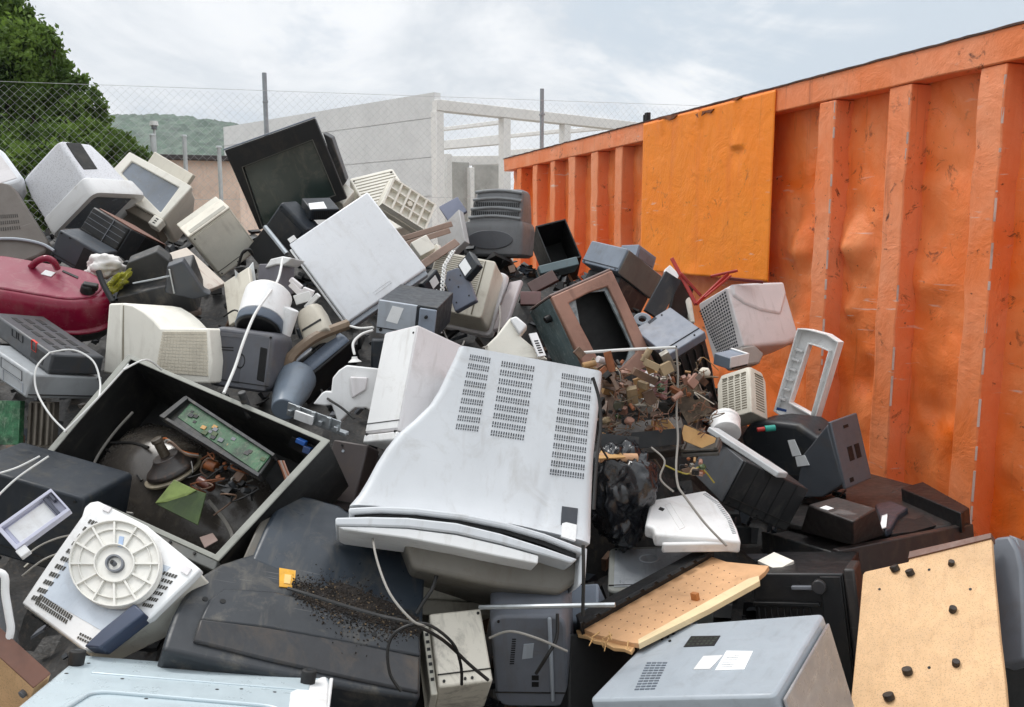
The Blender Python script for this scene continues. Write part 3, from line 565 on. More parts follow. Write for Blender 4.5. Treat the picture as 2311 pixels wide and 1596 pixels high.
# ---- chain link fence
A1 = P(611, 525, 9.0); A2 = P(1224, 525, 10.1); A1.z = A2.z = 0; FD = (A2-A1); sp = FD.length; FD.normalize(); NF = Vector((-FD.y, FD.x, 0))
froot = bpy.data.objects.new('chain_link_fence', None); C.objects.link(froot); froot.matrix_world = Matrix(((FD.x, NF.x, 0, A1.x), (FD.y, NF.y, 0, A1.y), (0, 0, 1, 0), (0, 0, 0, 1)))
tag(froot, 'galvanised chain link fence on thin steel posts behind the scrap heap', 'fence')
GALV = plastic('galvanised_wire', 'c6caca', .45, .2, '8b8a80', metal=.2, scratch=0, bump=0)
def ftop(s): return 3.20+.022*s
b = B(dims=(1, 1, 1)); cw = .040; r0 = .0012; x0, x1 = -6.6, 6.6; ns = int((x1-x0)/cw)
for i in range(ns):
    X = x0+i*cw; pts = []; z = .4; k = 0
    while z < ftop(X): pts.append((X+(cw*1.02 if (k+i) % 2 else -cw*.02), (.002 if (k+i) % 2 else -.002), z)); z += cw; k += 1
    rings = []
    for p in pts:
        rings.append([b.bm.verts.new((p[0]+r0*a, p[1]+r0*c, p[2])) for a, c in ((1, -.6), (-1, -.6), (0, 1.1))])
    for a, c in zip(rings, rings[1:]):
        for m in range(3): b.face([a[m], a[(m+1) % 3], c[(m+1) % 3], c[m]])
meshobj('wire_mesh', b, GALV, froot, smooth=80)
b = B(dims=(1, 1, 1))
for h in (0, -1.1): b.tube([(x0, .008, ftop(x0)+h), (0, .008, ftop(0)+h), (x1, .008, ftop(x1)+h)], .0022, 5, 1)
meshobj('tension_wire', b, GALV, froot)
for k in (-2, -1, 0, 1, 2):
    b = B(dims=(1, 1, 1)); h = 3.38+.02*k; b.cyl((k*sp, .03, 0), (k*sp, .03, h), .024, n=12); b.box(k*sp-.026, k*sp+.026, -.0, .058, h-.30, h-.28)
    meshobj('post', b, plastic('post_zinc', '999fa3', .4, .2, metal=.5, scratch=.1), froot)
# ---- unfinished concrete hall behind the fence
CONC = plastic('precast_concrete', 'e3e3e2', .8, .15, '8d8b86', var=.04, scratch=0, scale=.25)
CONC2 = plastic('concrete_frame', 'eceae6', .8, .15, '98958d', var=.03, scratch=0, scale=.3)
CONC3 = plastic('rough_infill', 'b4b3ae', .85, .3, '77746d', var=.1, scratch=0, scale=.6)
hroot = bpy.data.objects.new('concrete_hall', None); C.objects.link(hroot)
Kc = P(980, 207, 22); HT = Kc.z; Kc.z = 0; Kl = P(515, 525, 29.8); Kl.z = 0; Kr = P(1282, 525, 25.4); Kr.z = 0
hroot.location = Kc; tag(hroot, 'unfinished pale concrete hall with bare frame behind the fence', 'building')
def beam(nm, a, c, w, h, mat, dz=0, par=hroot, off=None):   # box beam between two ground points lifted to z
    a = Vector(a)-Kc; c = Vector(c)-Kc; d = (c-a); L = d.length; d2 = Vector((d.x, d.y, 0)).normalized(); s_ = Vector((-d2.y, d2.x, 0))*w
    b = B(dims=(1, 1, 1)); pt = []
    for z in (0, h):
        for q, e in ((a, -1), (c, -1), (c, 1), (a, 1)): pt.append(q+s_*e*.5+Vector((0, 0, z)))
    b.hexa(pt); return meshobj(nm, b, mat, par, .01, 1)
def up(v, z): return Vector((v.x, v.y, z))
lv = [0, .7, 1.7, 2.7, 3.7, 4.7, HT]; dl = (Kl-Kc).normalized(); off = Vector((-dl.y, dl.x, 0))*.0
b = B(dims=(1, 1, 1)); perp = Vector((-dl.y, dl.x, 0)); L = (Kl-Kc).length
if perp.y < 0: perp = -perp
for za, zc in zip(lv, lv[1:]):
    pt = []
    for z in (za+.012, zc-.012):
        for q, e in ((0, 0), (L, 0), (L, .22), (0, .22)): pt.append(dl*q+perp*e+Vector((0, 0, z)))
    b.hexa(pt)
pt = []
for z in (0, HT-.1):
    for q, e in ((.02, .03), (L-.02, .03), (L-.02, .19), (.02, .19)): pt.append(dl*q+perp*e+Vector((0, 0, z)))
b.hexa(pt)
wo = meshobj('wall', b, CONC, hroot)
dr = (Kr-Kc).normalized()
def RP(px):                                   # a point on the right hand facade line seen at column px
    r = ray(px, 525); r = Vector((r.x, r.y, 0)); o = Vector((0, 0, 0)); d = dr
    det = r.x*(-d.y)+d.x*r.y; t = (Kc.x*(-d.y)+d.x*Kc.y)/det; return r*t
zb0 = CAMH+(525-228)/FOC*22
beam('roof_beam', up(RP(983), zb0-.28), up(RP(1500), zb0-.28), .3, .28, CONC2)
for px in (990, 1139, 1273, 1420):
    q = RP(px); beam('column', up(q-dr*.12, 0), up(q+dr*.12, 0), .26, zb0-.285, CONC2)
def seg(nm, x0, y0, d0, x1, y1, d1, w, h, m): beam(nm, P(x0, y0, d0), P(x1, y1, d1), w, h, m)
seg('crossbeam', 998, 296, 31, 1136, 280, 27.5, .2, .12, CONC2)
seg('crossbeam', 998, 338, 31, 1136, 326, 27.5, .25, .30, CONC2)
seg('crossbeam', 1142, 312, 31, 1268, 300, 28, .2, .12, CONC2)
seg('crossbeam', 1142, 352, 31, 1268, 346, 28, .25, .2, CONC2)
seg('crossbeam', 1284, 301, 33, 1460, 284, 30, .2, .14, CONC2)
seg('crossbeam', 1284, 340, 33, 1460, 332, 30, .2, .14, CONC2)
seg('crossbeam', 1004, 374, 24.5, 1140, 372, 25.5, .3, .26, CONC2)
q = P(1010, 525, 24.3); beam('column', up(q-dr*.1, 0), up(q+dr*.1, 0), .24, CAMH+(525-352)/FOC*24.3, CONC2)
q = P(1063, 525, 24.8); beam('column', up(q-dr*.07, 0), up(q+dr*.07, 0), .2, 3.6, CONC2)
seg('infill_panel', 1016, 525, 24.6, 1058, 525, 24.9, .12, 2.0, CONC3); seg('infill_panel', 1068, 525, 24.9, 1134, 525, 25.3, .12, 1.95, CONC3)
# ---- low pink rendered building with flat roof, and what stands by it
PINK = plastic('pink_render', 'f2d8c5', .85, .3, '9a6f58', var=.06, scratch=0, scale=.7, bump=.5)
ROOFM = plastic('roof_felt', '4f4a4a', .8, .2, scratch=0)
broot = bpy.data.objects.new('rendered_shed', None); C.objects.link(broot); o = P(372, 525, 15); o.z = 0; broot.location = o
tag(broot, 'low pink rendered building with a dark flat roof behind the monitors', 'building')
zr = CAMH+(525-364)/FOC*15; e = P(545, 525, 15.4); e.z = 0; e = e-o
b = B(dims=(1, 1, 1)); f = Vector((0, 3, 0)); b.hexa([Vector((0, 0, 0)), e, e+f, f, Vector((0, 0, zr)), e+Vector((0, 0, zr)), e+f+Vector((0, 0, zr)), f+Vector((0, 0, zr))]); meshobj('wall', b, PINK, broot)
b = B(dims=(1, 1, 1)); k = Vector((.12, 0, 0)); y = Vector((0, -.12, 0)); u = Vector((0, 0, zr+.003)); h = Vector((0, 0, .085))
b.hexa([u-k+y, u+e+k+y, u+e+f+k, u+f-k, u-k+y+h, u+e+k+y+h, u+e+f+k+h, u+f-k+h]); meshobj('roof', b, ROOFM, broot, .01)
b = B(dims=(1, 1, 1)); q = P(421, 392, 15)-o; b.cyl((q.x, q.y-.03, q.z), (q.x, q.y+.01, q.z), .035, n=14); meshobj('vent_hole', b, PITCHB, broot)
def pole(nm, label, cat, px, ytop, d, r, parts, group=None):
    root = bpy.data.objects.new(nm, None); C.objects.link(root); g = P(px, 525, d); g.z = 0; root.location = g; tag(root, label, cat, group)
    h = CAMH+(525-ytop)/FOC*d; b = B(dims=(1, 1, 1)); b.cyl((0, 0, 0), (0, 0, h), r, n=12); meshobj('pole', b, GALV, root)
    for nm2, r2, z0, z1, m in parts:
        b = B(dims=(1, 1, 1)); b.cyl((0, 0, h+z0), (0, 0, h+z1), r2, r2*.8, n=14); meshobj(nm2, b, m, root)
pole('street_lamp', 'thin lamp post with a white round head in front of the hill', 'street lamp', 361.5, 290, 14.6, .022, [('lamp_head', .075, 0, .07, CABW), ('collar', .05, -.06, 0, GREY)])
pole('vent_pipe', 'galvanised pipe with a flat cap beside the thin lamp post', 'pipe', 357, 312, 14, .042, [('cap', .055, 0, .03, GALV)])
pole('vent_pipe', 'galvanised pipe with cap standing alone before the pink building', 'pipe', 427, 314, 14, .034, [('cap', .045, 0, .03, GALV)])
pole('vent_pipe', 'galvanised pipe with cap just left of the big black television', 'pipe', 503, 338, 14, .032, [('cap', .05, 0, .03, GALV)])
# ---- heap of small scrap under everything
boxes = []
for k_, (M_, d_) in FITS.items():
    M4 = Matrix([list(M_[0]), list(M_[1]), list(M_[2]), [0, 0, 0, 1]])
    cs = [M4 @ Vector((i*d_[0], j*d_[1], k*d_[2])) for i in (0, 1) for j in (0, 1) for k in (0, 1)]
    boxes.append((min(c.x for c in cs), max(c.x for c in cs), min(c.y for c in cs), max(c.y for c in cs), min(c.z for c in cs), max(c.z for c in cs)))
def slope(x, y):
    h = max(0, min(1.75, .30+(y-1.2)*.47)); k = max(0, min(1, (6.6-y)/2.2)); h *= k
    h *= max(0, min(1, (y-.4)/.9)); q = CI @ Vector((x, y, 0)); h *= max(.25, min(1, q.y/1.6+.25)); h *= max(0, min(1, (x+5.5)/2.0)); return h
GX0, GX1, GY0, GY1, ST = -5.4, 2.9, .5, 6.8, .05; nx = int((GX1-GX0)/ST); ny = int((GY1-GY0)/ST)
hm = [[slope(GX0+i*ST, GY0+j*ST) for j in range(ny+1)] for i in range(nx+1)]
cap = [[9.]*(ny+1) for _ in range(nx+1)]
for bx in boxes:
    i0, i1 = int((bx[0]-.06-GX0)/ST), int((bx[1]+.06-GX0)/ST)+1; j0, j1 = int((bx[2]-.10-GY0)/ST), int((bx[3]+.06-GY0)/ST)+1
    t = bx[4]+.22*(bx[5]-bx[4])
    for i in range(max(0, i0), min(nx, i1)+1):
        for j in range(max(0, j0), min(ny, j1)+1): cap[i][j] = min(cap[i][j], t)
for _ in range(3):
    hm = [[min(cap[i][j], hm[i][j]) for j in range(ny+1)] for i in range(nx+1)]
    hm = [[(hm[i][j]*2+hm[max(i-1, 0)][j]+hm[min(i+1, nx)][j]+hm[i][max(j-1, 0)]+hm[i][min(j+1, ny)])/6 for j in range(ny+1)] for i in range(nx+1)]
def heap(x, y):
    i = max(0, min(nx, round((x-GX0)/ST))); j = max(0, min(ny, round((y-GY0)/ST))); return hm[i][j]
b = B(dims=(1, 1, 1)); gv = []
for i in range(nx+1):
    r = []
    for j in range(ny+1):
        x, y = GX0+i*ST, GY0+j*ST; q = Vector((x, y, 0)); z = hm[i][j]
        if z > .02: z += .05*noise.noise(q*7)+.03*noise.noise(q*17)-.03
        else: z = -.05
        qq = CI @ Vector((x, y, 0))
        if qq.y < .02: z = -.05
        r.append(b._v((x, y, z)))
    gv.append(r)
for i in range(nx):
    for j in range(ny): b.face([gv[i][j], gv[i+1][j], gv[i+1][j+1], gv[i][j+1]])
HEAPM = plastic('crushed_dark_scrap', '191715', .6, .6, '57493a', var=.35, scale=2.5, bump=.8)
rr = random.Random(3)
meshs = [HEAPM, DARK, BLACK, GREY, BLUED, TAUPE, BROWNP, CREAM2, STEEL]
for _ in range(2600):                          # broken shards and boards lying all over it
    x = rr.uniform(-2.4, 2.0); y = rr.uniform(1.1, 5.2); q = CI @ Vector((x, y, 0))
    if q.y < .15: continue
    z = heap(x, y)
    if z < .05: continue
    s = rr.uniform(.012, .05); dm = (s*rr.uniform(.6, 2.4), s*rr.uniform(.4, 1.4), rr.uniform(.003, .5*s))
    R = Matrix.Rotation(rr.uniform(0, 6.28), 4, 'Z') @ Matrix.Rotation(rr.gauss(0, .7), 4, 'X') @ Matrix.Rotation(rr.gauss(0, .7), 4, 'Y')
    b.mi = rr.choices(range(9), (5, 5, 8, .6, 3, 1.2, 1.2, .25, .2))[0]; T = Vector((x, y, z+rr.uniform(-.01, .03)))
    b.hexa([R @ Vector(((i-.5)*dm[0]*rr.uniform(.7, 1.2), (j-.5)*dm[1], (k-.5)*dm[2]))+T for k, (i, j) in [(k, c) for k in (0, 1) for c in ((0, 0), (1, 0), (1, 1), (0, 1))]])
tag(meshobj('debris', b, meshs, smooth=20), 'dark crushed scrap and shards filling the gaps between the discarded machines', 'debris', None, 'stuff')

# ================================================================ the discarded machines, upper half of the heap
CRTG = plastic('crt_grey_plastic', '6e7072', .45, .35, '3e3a35', var=.08)
CRTG2 = plastic('crt_grey_inset', '55575b', .4, .3, '3a3733')
DUSTB = plastic('dusty_black_plastic', '2b2c2e', .5, .7, '6a6257', var=.2)
def vents(it, c, nu, nv, fu=.5, fv=.6, mat=PITCHB, name='vent_slots', lift=.0012, parent=None, stag=0):
    b = it.b(); b.patch(c, nu, nv, fu, fv, lift, .003, stag); return it.add(name, b, mat, 0, parent=parent)
def sticker(it, pts, mat=PAPER, y=0., ax=1, name='label', lift=.0016):
    b = it.b(); b.patch([it.px(a, c, y, ax) for a, c in pts], 1, 1, 1, 1, lift, .003); return it.add(name, b, mat, 0)
def pxs(it, pts, y=0., ax=1): return [it.px(a, c, y, ax) for a, c in pts]
def FR(x0, x1, z0, z1, y=0.): return [(x0, y, z0), (x1, y, z0), (x1, y, z1), (x0, y, z1)]
def TOP(x0, x1, y0, y1, z=1.): return [(x0, y0, z), (x1, y0, z), (x1, y1, z), (x0, y1, z)]
def RT(y0, y1, z0, z1, x=1.): return [(x, y0, z0), (x, y1, z0), (x, y1, z1), (x, y0, z1)]
def simple(key, name, label, cat, mat, bev=.005, group=None):
    it = It(key, name, label, cat, group, single=True); b = it.b(); b.box(0, 1, 0, 1, 0, 1); it.add(name, b, mat, bev); return it
def ell(cx, cz, rx, rz, n=28, a0=0): return [(cx+rx*math.cos(6.28319*k/n+a0), cz+rz*math.sin(6.28319*k/n+a0)) for k in range(n)]

# white crt with a hole broken in its top, far left
it = It('monw', 'crt_monitor', 'white monitor lying on its side with a dark hole in its top, before the trees', 'monitor')
b = it.b(); b.loft('x', [(-.03, .05, .6, .08, .93, .02), (0, .02, .66, .03, .98, .02), (.3, 0, .74, 0, 1, .012), (.70, 0, .86, 0, 1, .012)]); it.add('housing', b, plastic('perforated_white', 'dcdde1', .45, .2, '8a7a66', var=.03, fine=150), .003)
b = it.b(); b.loft('x', [(.70, -.03, 1.0, -.02, 1.02, .02), (.95, -.05, 1.06, -.04, 1.05, .03), (1.0, -.04, 1.05, -.03, 1.04, .03)], cap=(1, 0)); b.loft('x', [(1.0, -.04, 1.05, -.03, 1.04, .03), (1.0, .06, .95, .07, .94, .02), (.95, .1, .9, .1, .9, .02)], cap=(0, 1)); it.add('front_bezel', b, WHITE, .004)
b = it.b(); b.box(.951, .957, .12, .88, .12, .88); it.add('screen', b, SCREEN, 0)
b = it.b(); b.prism(it.out([(150, 322), (182, 324), (220, 382), (189, 383), (168, 355)], 1, 2), 'z', .9, 1.008); it.add('broken_opening', b, plastic('torn_dark_cavity', '2f2f2e', .7, .4, '5c564c'), .002)
sticker(it, [(178, 436), (184, 429), (189, 436), (183, 443)], PITCHB, name='socket_hole')
it = It('taupe', 'television', 'brown grey television back shell at the left edge, above the burgundy vacuum', 'television')
b = it.b(); b.loft('y', [(0, .0, 1, .0, 1, .05), (.12, -.03, 1.03, -.03, 1.03, .06), (.6, -.03, 1.04, -.03, 1.03, .06), (1, .1, .9, .1, .9, .05)]); it.add('housing', b, TAUPE, .006)
pp = [it.px(a, c, -.02) for a, c in ((-80, 545), (0, 539), (50, 541), (95, 551), (122, 566))]; b = it.b(); b.tube([Vector([p[i]*it.d[i] for i in range(3)]) for p in pp], .005, 6, 4); it.add('trim', b, GREYL, 0)
vents(it, pxs(it, [(0, 525), (48, 520), (40, 480), (0, 482)]), 9, 3, .5, .5, plastic('shadowed_slots', '2a2520', .7))
it = It('silv', 'crt_monitor', 'silver white monitor cut by the left edge of the photo, above the brown shell', 'monitor')
b = it.b(); b.loft('y', [(-.02, .05, .95, .06, .95, .03), (.1, 0, 1, 0, 1, .03), (.4, 0, 1, 0, 1, .03), (1, .2, .85, .2, .85, .03)]); it.add('housing', b, WHITE2, .006)
b = it.b(); b.box(.12, .88, -.03, .0, .12, .88); it.add('rear_cover', b, LAV, .006)
it = It('monscr', 'crt_monitor', 'cream monitor tilted right with its dusty grey blue screen facing forward', 'monitor')
b = it.b(); b.loft('y', [(.05, 0, 1, 0, 1, .01), (.3, 0, 1, 0, 1, .012), (.95, .16, .84, .12, .86, .02)]); it.add('housing', b, CREAM, .004)
inn = it.out([(297, 363), (404, 422), (362, 479), (273, 389)]); b = it.b(); b.ring([(0, 1.02), (1.02, 1.02), (1.02, -.02), (0, -.02)], inn, 'y', 0, .09); it.add('bezel', b, CREAM, .006)
b = it.b(); cx = sum(p[0] for p in inn)/4; cz = sum(p[1] for p in inn)/4; b.prism([(cx+(p[0]-cx)*1.02, cz+(p[1]-cz)*1.02) for p in inn], 'y', .035, .06); it.add('screen', b, SCREEN, 0)
b = it.b(); b.box(.9, 1.04, -.02, .12, -.26, -.02); s_ = it.add('stand_foot', b, CREAM, .004)
b = it.b(); b.patch(FR(.93, 1.01, -.22, -.05, -.02), 1, 3, .45, .45, .001, .003); it.add('screw_hole', b, PITCHB, 0)
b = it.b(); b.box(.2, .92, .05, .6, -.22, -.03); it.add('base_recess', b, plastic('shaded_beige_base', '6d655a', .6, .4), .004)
simple('slab1', 'plastic_sheet', 'thin tan cream panel standing behind the cream monitor with the screen', 'panel', CREAM2, .003)
it = It('case1', 'desktop_computer', 'beige metal computer case balanced on a corner left of the big black television', 'computer')
b = it.b(); b.box(0, 1, 0, 1, 0, 1); it.add('metal_cover', b, BEIGE, .004)
b = it.b(); b.box(-.01, 1.01, -.01, .62, 1.003, 1.04); it.add('front_bezel', b, CREAM2, .004)
vents(it, TOP(.08, .95, .05, .22, 1.04), 1, 1, 1, 1, plastic('bezel_stripe', '9d9a8e', .5))
b = it.b(); b.patch(FR(.04, .96, .04, .96), 1, 1, 1, 1, .002, .004); it.add('side_cover', b, plastic('case_side', 'dddacd', .5, .3), .0)
it = It('tvblack', 'television', 'large black television with a dark green glass screen leaning on top of the heap', 'television')
inn = it.out([(549, 378), (704, 318), (755, 440), (593, 510)])
b = it.b(); b.ring([(0, 1), (1, 1), (1, 0), (0, 0)], inn, 'y', 0, .14); it.add('bezel', b, BLACK, .005)
cx = sum(p[0] for p in inn)/4; cz = sum(p[1] for p in inn)/4
b = it.b(); b.prism([(cx+(p[0]-cx)*1.03, cz+(p[1]-cz)*1.03) for p in inn], 'y', .06, .09); it.add('screen', b, SCREEN2, 0)
b = it.b(); b.ring([(cx+(p[0]-cx)*1.035, cz+(p[1]-cz)*1.035) for p in inn], [(cx+(p[0]-cx)*1.015, cz+(p[1]-cz)*1.015) for p in inn], 'y', -.006, .03); it.add('screen_trim', b, plastic('worn_trim', '55564f', .5, .5), .001)
b = it.b(); b.loft('y', [(.141, .02, .98, .02, .985, .01), (.45, .04, .97, .04, .96, .02), (1, .25, .8, .2, .8, .03)]); it.add('rear_housing', b, BLACKB, .006)
b = it.b(); b.prism(it.out([(730, 300), (750, 311), (783, 408), (770, 425)], .3), 'y', .22, .7); it.add('side_grille', b, DUSTB, .004)
b = it.b(); b.box(-.01, 1.0, -.005, .16, 1.003, 1.022); it.add('top_sky_sheen', b, GREYB, .002)  # blue-grey strip paints the sky's reflection on the black top
it = It('darkbox', 'speaker', 'blue black box speaker standing behind the large white panel', 'speaker')
b = it.b(); b.box(0, 1, 0, 1, 0, 1); it.add('cabinet', b, BLUED, .01)
b = it.b(); b.patch(FR(.1, .9, .08, .9), 1, 1, 1, 1, .003, .006); it.add('grille_cloth', b, DARK, 0)
it = It('smalldev', 'power_supply', 'small dark box with a white label on top, beside the blue black speaker', 'device')
b = it.b(); b.box(0, 1, 0, 1, 0, 1); it.add('case', b, BLUED, .004)
sticker(it, [(700, 473), (738, 471), (730, 456), (696, 460)], PAPER, 1, 2); vents(it, FR(.1, .9, .15, .85), 12, 1, .5, 1)
simple('blackpan', 'plastic_sheet', 'black plastic panel tucked under the left of the large white panel', 'panel', BLACK, .004)
cable('metal_rail', [(598, 512, 3.12), (647, 573, 3.08)], .009, STEEL, 'short metal rail lying along the black plastic panel', 'rail')
it = It('vent24', 'crt_monitor', 'cream monitor with a ribbed slatted back behind the large white panel', 'monitor')
b = it.b(); b.loft('y', [(0, 0, 1, 0, 1, .015), (.5, -.02, 1.04, -.02, 1, .02), (1, -.1, 1.12, -.1, 1.02, .02)]); it.add('housing', b, CREAM, .006)
vents(it, FR(.05, .95, .2, .97), 1, 15, 1, .28, plastic('slat_groove', '96907f', .7), 'slats')
b = it.b(); b.prism(it.out([(750, 452), (776, 416), (800, 436), (775, 468)]), 'y', -.05, .3); it.add('corner_block', b, CREAM, .004)
it = It('gridst', 'monitor_stand', 'cream monitor foot showing its underside grid of square cells', 'monitor base')
b = it.b(); b.box(0, 1, .6, 1, 0, 1)
for k in range(6): b.box(k/5*.96, k/5*.96+.04, 0, .58, 0, 1)
for k in range(4):
    for m in range(5): b.box(m/5*.96+.045, (m+1)/5*.96-.005, .02, .58, k/3*.95, k/3*.95+.05)
it.add('grid', b, CREAM, 0)
b = it.b(); b.cyl((.5, -.1, .5), (.5, .55, .5), .012, n=14); it.add('pivot_boss', b, CREAM2, .001)
b = it.b(); b.box(-.02, 1.02, 1.01, 2.1, -.02, 1.02); it.add('outer_shell', b, CREAM2, .006)
it = simple('panelw', 'metal_sheet', 'large plain white metal panel tilted in the middle of the heap', 'panel', WHITE2, .006)
b = it.b(); b.prism([(.02, -.05), (.98, -.05), (.98, .0), (.02, .0)], 'y', .35, 1.2); it.add('rolled_edge', b, GREYL, .003)
b = it.b(); b.prism([(-.03, .02), (-.005, .02), (-.005, .96), (-.03, .96)], 'y', .3, 1.3); it.add('rolled_edge', b, WHITE, .003)
b = it.b(); b.box(.35, .37, -.012, -.002, .12, .14); b.box(.02, .1, .0, .9, 1.0, 1.05); it.add('clip', b, WHITE, .002)
b = it.b(); b.patch(pxs(it, [(842, 660), (880, 633), (884, 638), (846, 665)]), 1, 1, 1, 1, .0006, .002); it.add('scuff', b, WHITE, 0)
simple('bplate', 'plastic_sheet', 'slate blue flat plate just left of the dark grey ribbed television', 'panel', plastic('slate_blue', '7a7f92', .5, .25), .003)
simple('gplate', 'plastic_sheet', 'pale grey board slanting down beside the dark grey ribbed television', 'panel', plastic('dull_board', 'a5a4a3', .5, .4, '6b5b4b'), .003)
it = It('crt27', 'television', 'dark grey television with two rows of slots and an oval recess on its back', 'television')
b = it.b(); b.loft('z', [(0, .06, .94, .05, .95, .02), (.04, .0, 1.0, 0, 1, .025), (.40, -.05, 1.01, 0, 1.05, .02), (.47, -.02, 1.0, .02, 1.05, .02), (.52, .04, .98, .03, .95, .02)]); it.add('front_housing', b, CRTG, .006)
b = it.b(); b.loft('z', [(.50, .08, .97, .04, .95, .02), (.75, .13, .97, .09, .9, .025), (.95, .18, .97, .13, .8, .03), (1.0, .22, .94, .18, .75, .03)], 5); it.add('rear_housing', b, CRTG, .008, 3)
b = it.b()
for z0, x0 in ((.575, .09), (.70, .12), (.84, .15), (.955, .18)):
    yy = .04+.09*(z0-.5)/.45; b.tube([Vector((x*it.d[0], (yy-.004)*it.d[1], (z0+.035*math.sin(math.pi*(x-x0)/(.96-x0))-.02*(x-x0))*it.d[2])) for x in [x0+(.96-x0)*k/6 for k in range(7)]], .0075, 8, 3)
it.add('ribs', b, plastic('crt_rib_grey', '85888a', .45, .3), 0)
for z0, z1, x0 in ((.615, .675, .12), (.745, .81, .15)):
    yy = .04+.09*(z0-.5)/.45; vents(it, [(x0, yy, z0), (.93, yy, z0-.015), (.93, yy+.012, z1-.015), (x0, yy+.012, z1)], 24, 1, .5, 1, lift=.003)
b = it.b(); b.prism(ell(.47, .25, .38, .14), 'y', -.03, .06); it.add('oval_recess', b, CRTG2, .002)
it = It('blk28', 'storage_box', 'open black plastic box leaning against the orange container', 'box')
b = it.b(); b.ring([(0, 1), (1, 1), (1, 0), (0, 0)], [(.04, .96), (.96, .96), (.96, .04), (.04, .04)], 'y', 0, 1); b.box(.04, .96, .93, .99, .04, .96); it.add('walls', b, PITCHB, .002)
b = it.b(); b.cyl((.25, .9, .85), (.25, .93, .85), .006, n=10); it.add('screw', b, STEEL, 0)
it = It('crt29', 'crt_monitor', 'yellowed cream monitor with close horizontal slats and a dark adapter hanging over it', 'monitor')
b = it.b(); b.loft('y', [(0, 0, 1, .02, 1, .012), (.3, 0, 1, 0, 1, .015), (.8, 0, 1.0, -.02, 1.03, .02)]); it.add('housing', b, CREAM2, .004)
vents(it, FR(.02, .80, .2, .97), 1, 22, 1, .3, plastic('slat_shadow', '8c8471', .7), 'slats'); vents(it, FR(.82, .84, .05, .97), 1, 1, 1, 1, plastic('seam', '6e6757', .7), 'seam')
b = it.b(); b.loft('y', [(.84, -.04, 1.04, -.06, 1.07, .02), (1.0, -.06, 1.06, -.08, 1.09, .02)]); it.add('front_bezel', b, LAV, .005)
simple('wing29', 'plastic_shell', 'pinkish grey shell leaning on the right of the slatted cream monitor', 'shell', plastic('pinkish_grey', 'b0a7a8', .5, .4), .006)
it = It('bat', 'battery_pack', 'dark battery block with white side at the top of the hanging adapter', 'battery')
b = it.b(); b.box(0, 1, 0, 1, 0, 1); it.add('block', b, BLUED, .004); vents(it, FR(.1, .6, .15, .9), 1, 1, 1, 1, PAPER, 'label', .002)
it = It('phone', 'adapter', 'slate grey adapter plate with screw holes hanging over the slatted monitor', 'adapter')
b = it.b(); b.prism([(0, 0), (1, 0), (1, .8), (.75, 1.05), (.25, 1.1), (0, .85)], 'y', 0, 1); it.add('plate', b, plastic('slate_grey', '5c6270', .45, .4), .004)
for a, c in ((.2, .2), (.8, .2), (.5, .55), (.25, .85), (.75, .8)): b = it.b(); b.cyl((a, -.05, c), (a, .1, c), .0035, n=10); it.add('screw_hole', b, PITCHB, 0)
it = It('phone2', 'adapter', 'black adapter with a small white label beside the slate grey one', 'adapter')
b = it.b(); b.box(0, 1, 0, 1, 0, 1); it.add('case', b, BLUED, .006); vents(it, FR(.35, .75, .6, .9), 1, 1, 1, 1, PAPER, 'label', .002); vents(it, FR(.2, .5, .3, .5), 1, 1, 1, 1, PAPER, 'label', .002)
b = B(dims=(1, 1, 1)); o = P(995, 660, 3.0); path = [(1024, 566, 3.08), (1003, 600, 3.04), (999, 640, 3.0), (997, 690, 2.98), (993, 752, 2.97)]
for ph in (0, math.pi):
    pts = []
    for k in range(61):
        t = k/60*4; i = min(3, int(t)); f = t-i; q = P(*path[i]).lerp(P(*path[i+1]), f)-o; pts.append(q+Vector((math.cos(k*1.1+ph), .4*math.sin(k*1.1+ph), 0))*.006)
    b.tube(pts, .0035, 6, 1)
ob = meshobj('chain', b, CABW); ob.location = o; tag(ob, 'pale twisted chain hanging in front of the slatted cream monitor', 'chain')
# brown television with broken picture tube
it = It('tvbrown', 'television', 'rusty brown television with a smashed screen leaning in the middle right', 'television')
op = it.out([(1284, 684), (1330, 660), (1372, 646), (1400, 705), (1438, 795), (1405, 828), (1368, 846), (1330, 770)])
b = it.b(); b.ring([(0, 1), (.5, 1), (1, 1), (1, .5), (1, 0), (.5, 0), (0, 0), (0, .5)], [op[i] for i in (0, 1, 2, 3, 4, 5, 6, 7)], 'y', 0, .1); it.add('bezel', b, COPPER, .005)
jag = it.out([(1302, 674), (1331, 658), (1368, 655), (1392, 704), (1428, 780), (1417, 812), (1372, 838), (1322, 790)])
b = it.b(); b.ring(op, jag, 'y', .05, .09); it.add('broken_glass', b, plastic('shattered_glass', '8f9799', .3, .5, 'c8ccca', var=.3, scale=5, bump=.6), .002)
b = it.b(); b.box(.03, .97, .35, .4, .03, .97); it.add('tube_cavity', b, PITCHB, 0)
b = it.b(); b.ring([(0, 1), (1, 1), (1, 0), (0, 0)], [(.03, .97), (.97, .97), (.97, .03), (.03, .03)], 'y', .1, .95); b.box(.0, 1, .95, .99, 0, 1); it.add('side_housing', b, TEALG, .004)
b = it.b(); b.box(-.01, 1.0, .02, .9, 1.003, 1.025); it.add('top_cover', b, plastic('pink_reflection_top', '8e7a74', .35, .5), .003)  # pinkish reflection on the top is put into its colour
b = it.b(); b.cyl((-.005, .33, .83), (-.1, .33, .83), .016, .013, n=18); it.add('knob', b, BLACK, .002)
it = It('crt32', 'crt_monitor', 'blue grey monitor back against the container with dusty side', 'monitor')
b = it.b(); b.loft('y', [(0, 0, 1, 0, 1, .01), (.06, 0, 1, 0, 1, .012), (1, 0, 1.02, -.05, 1.02, .012)]); it.add('housing', b, GREYB, .005)
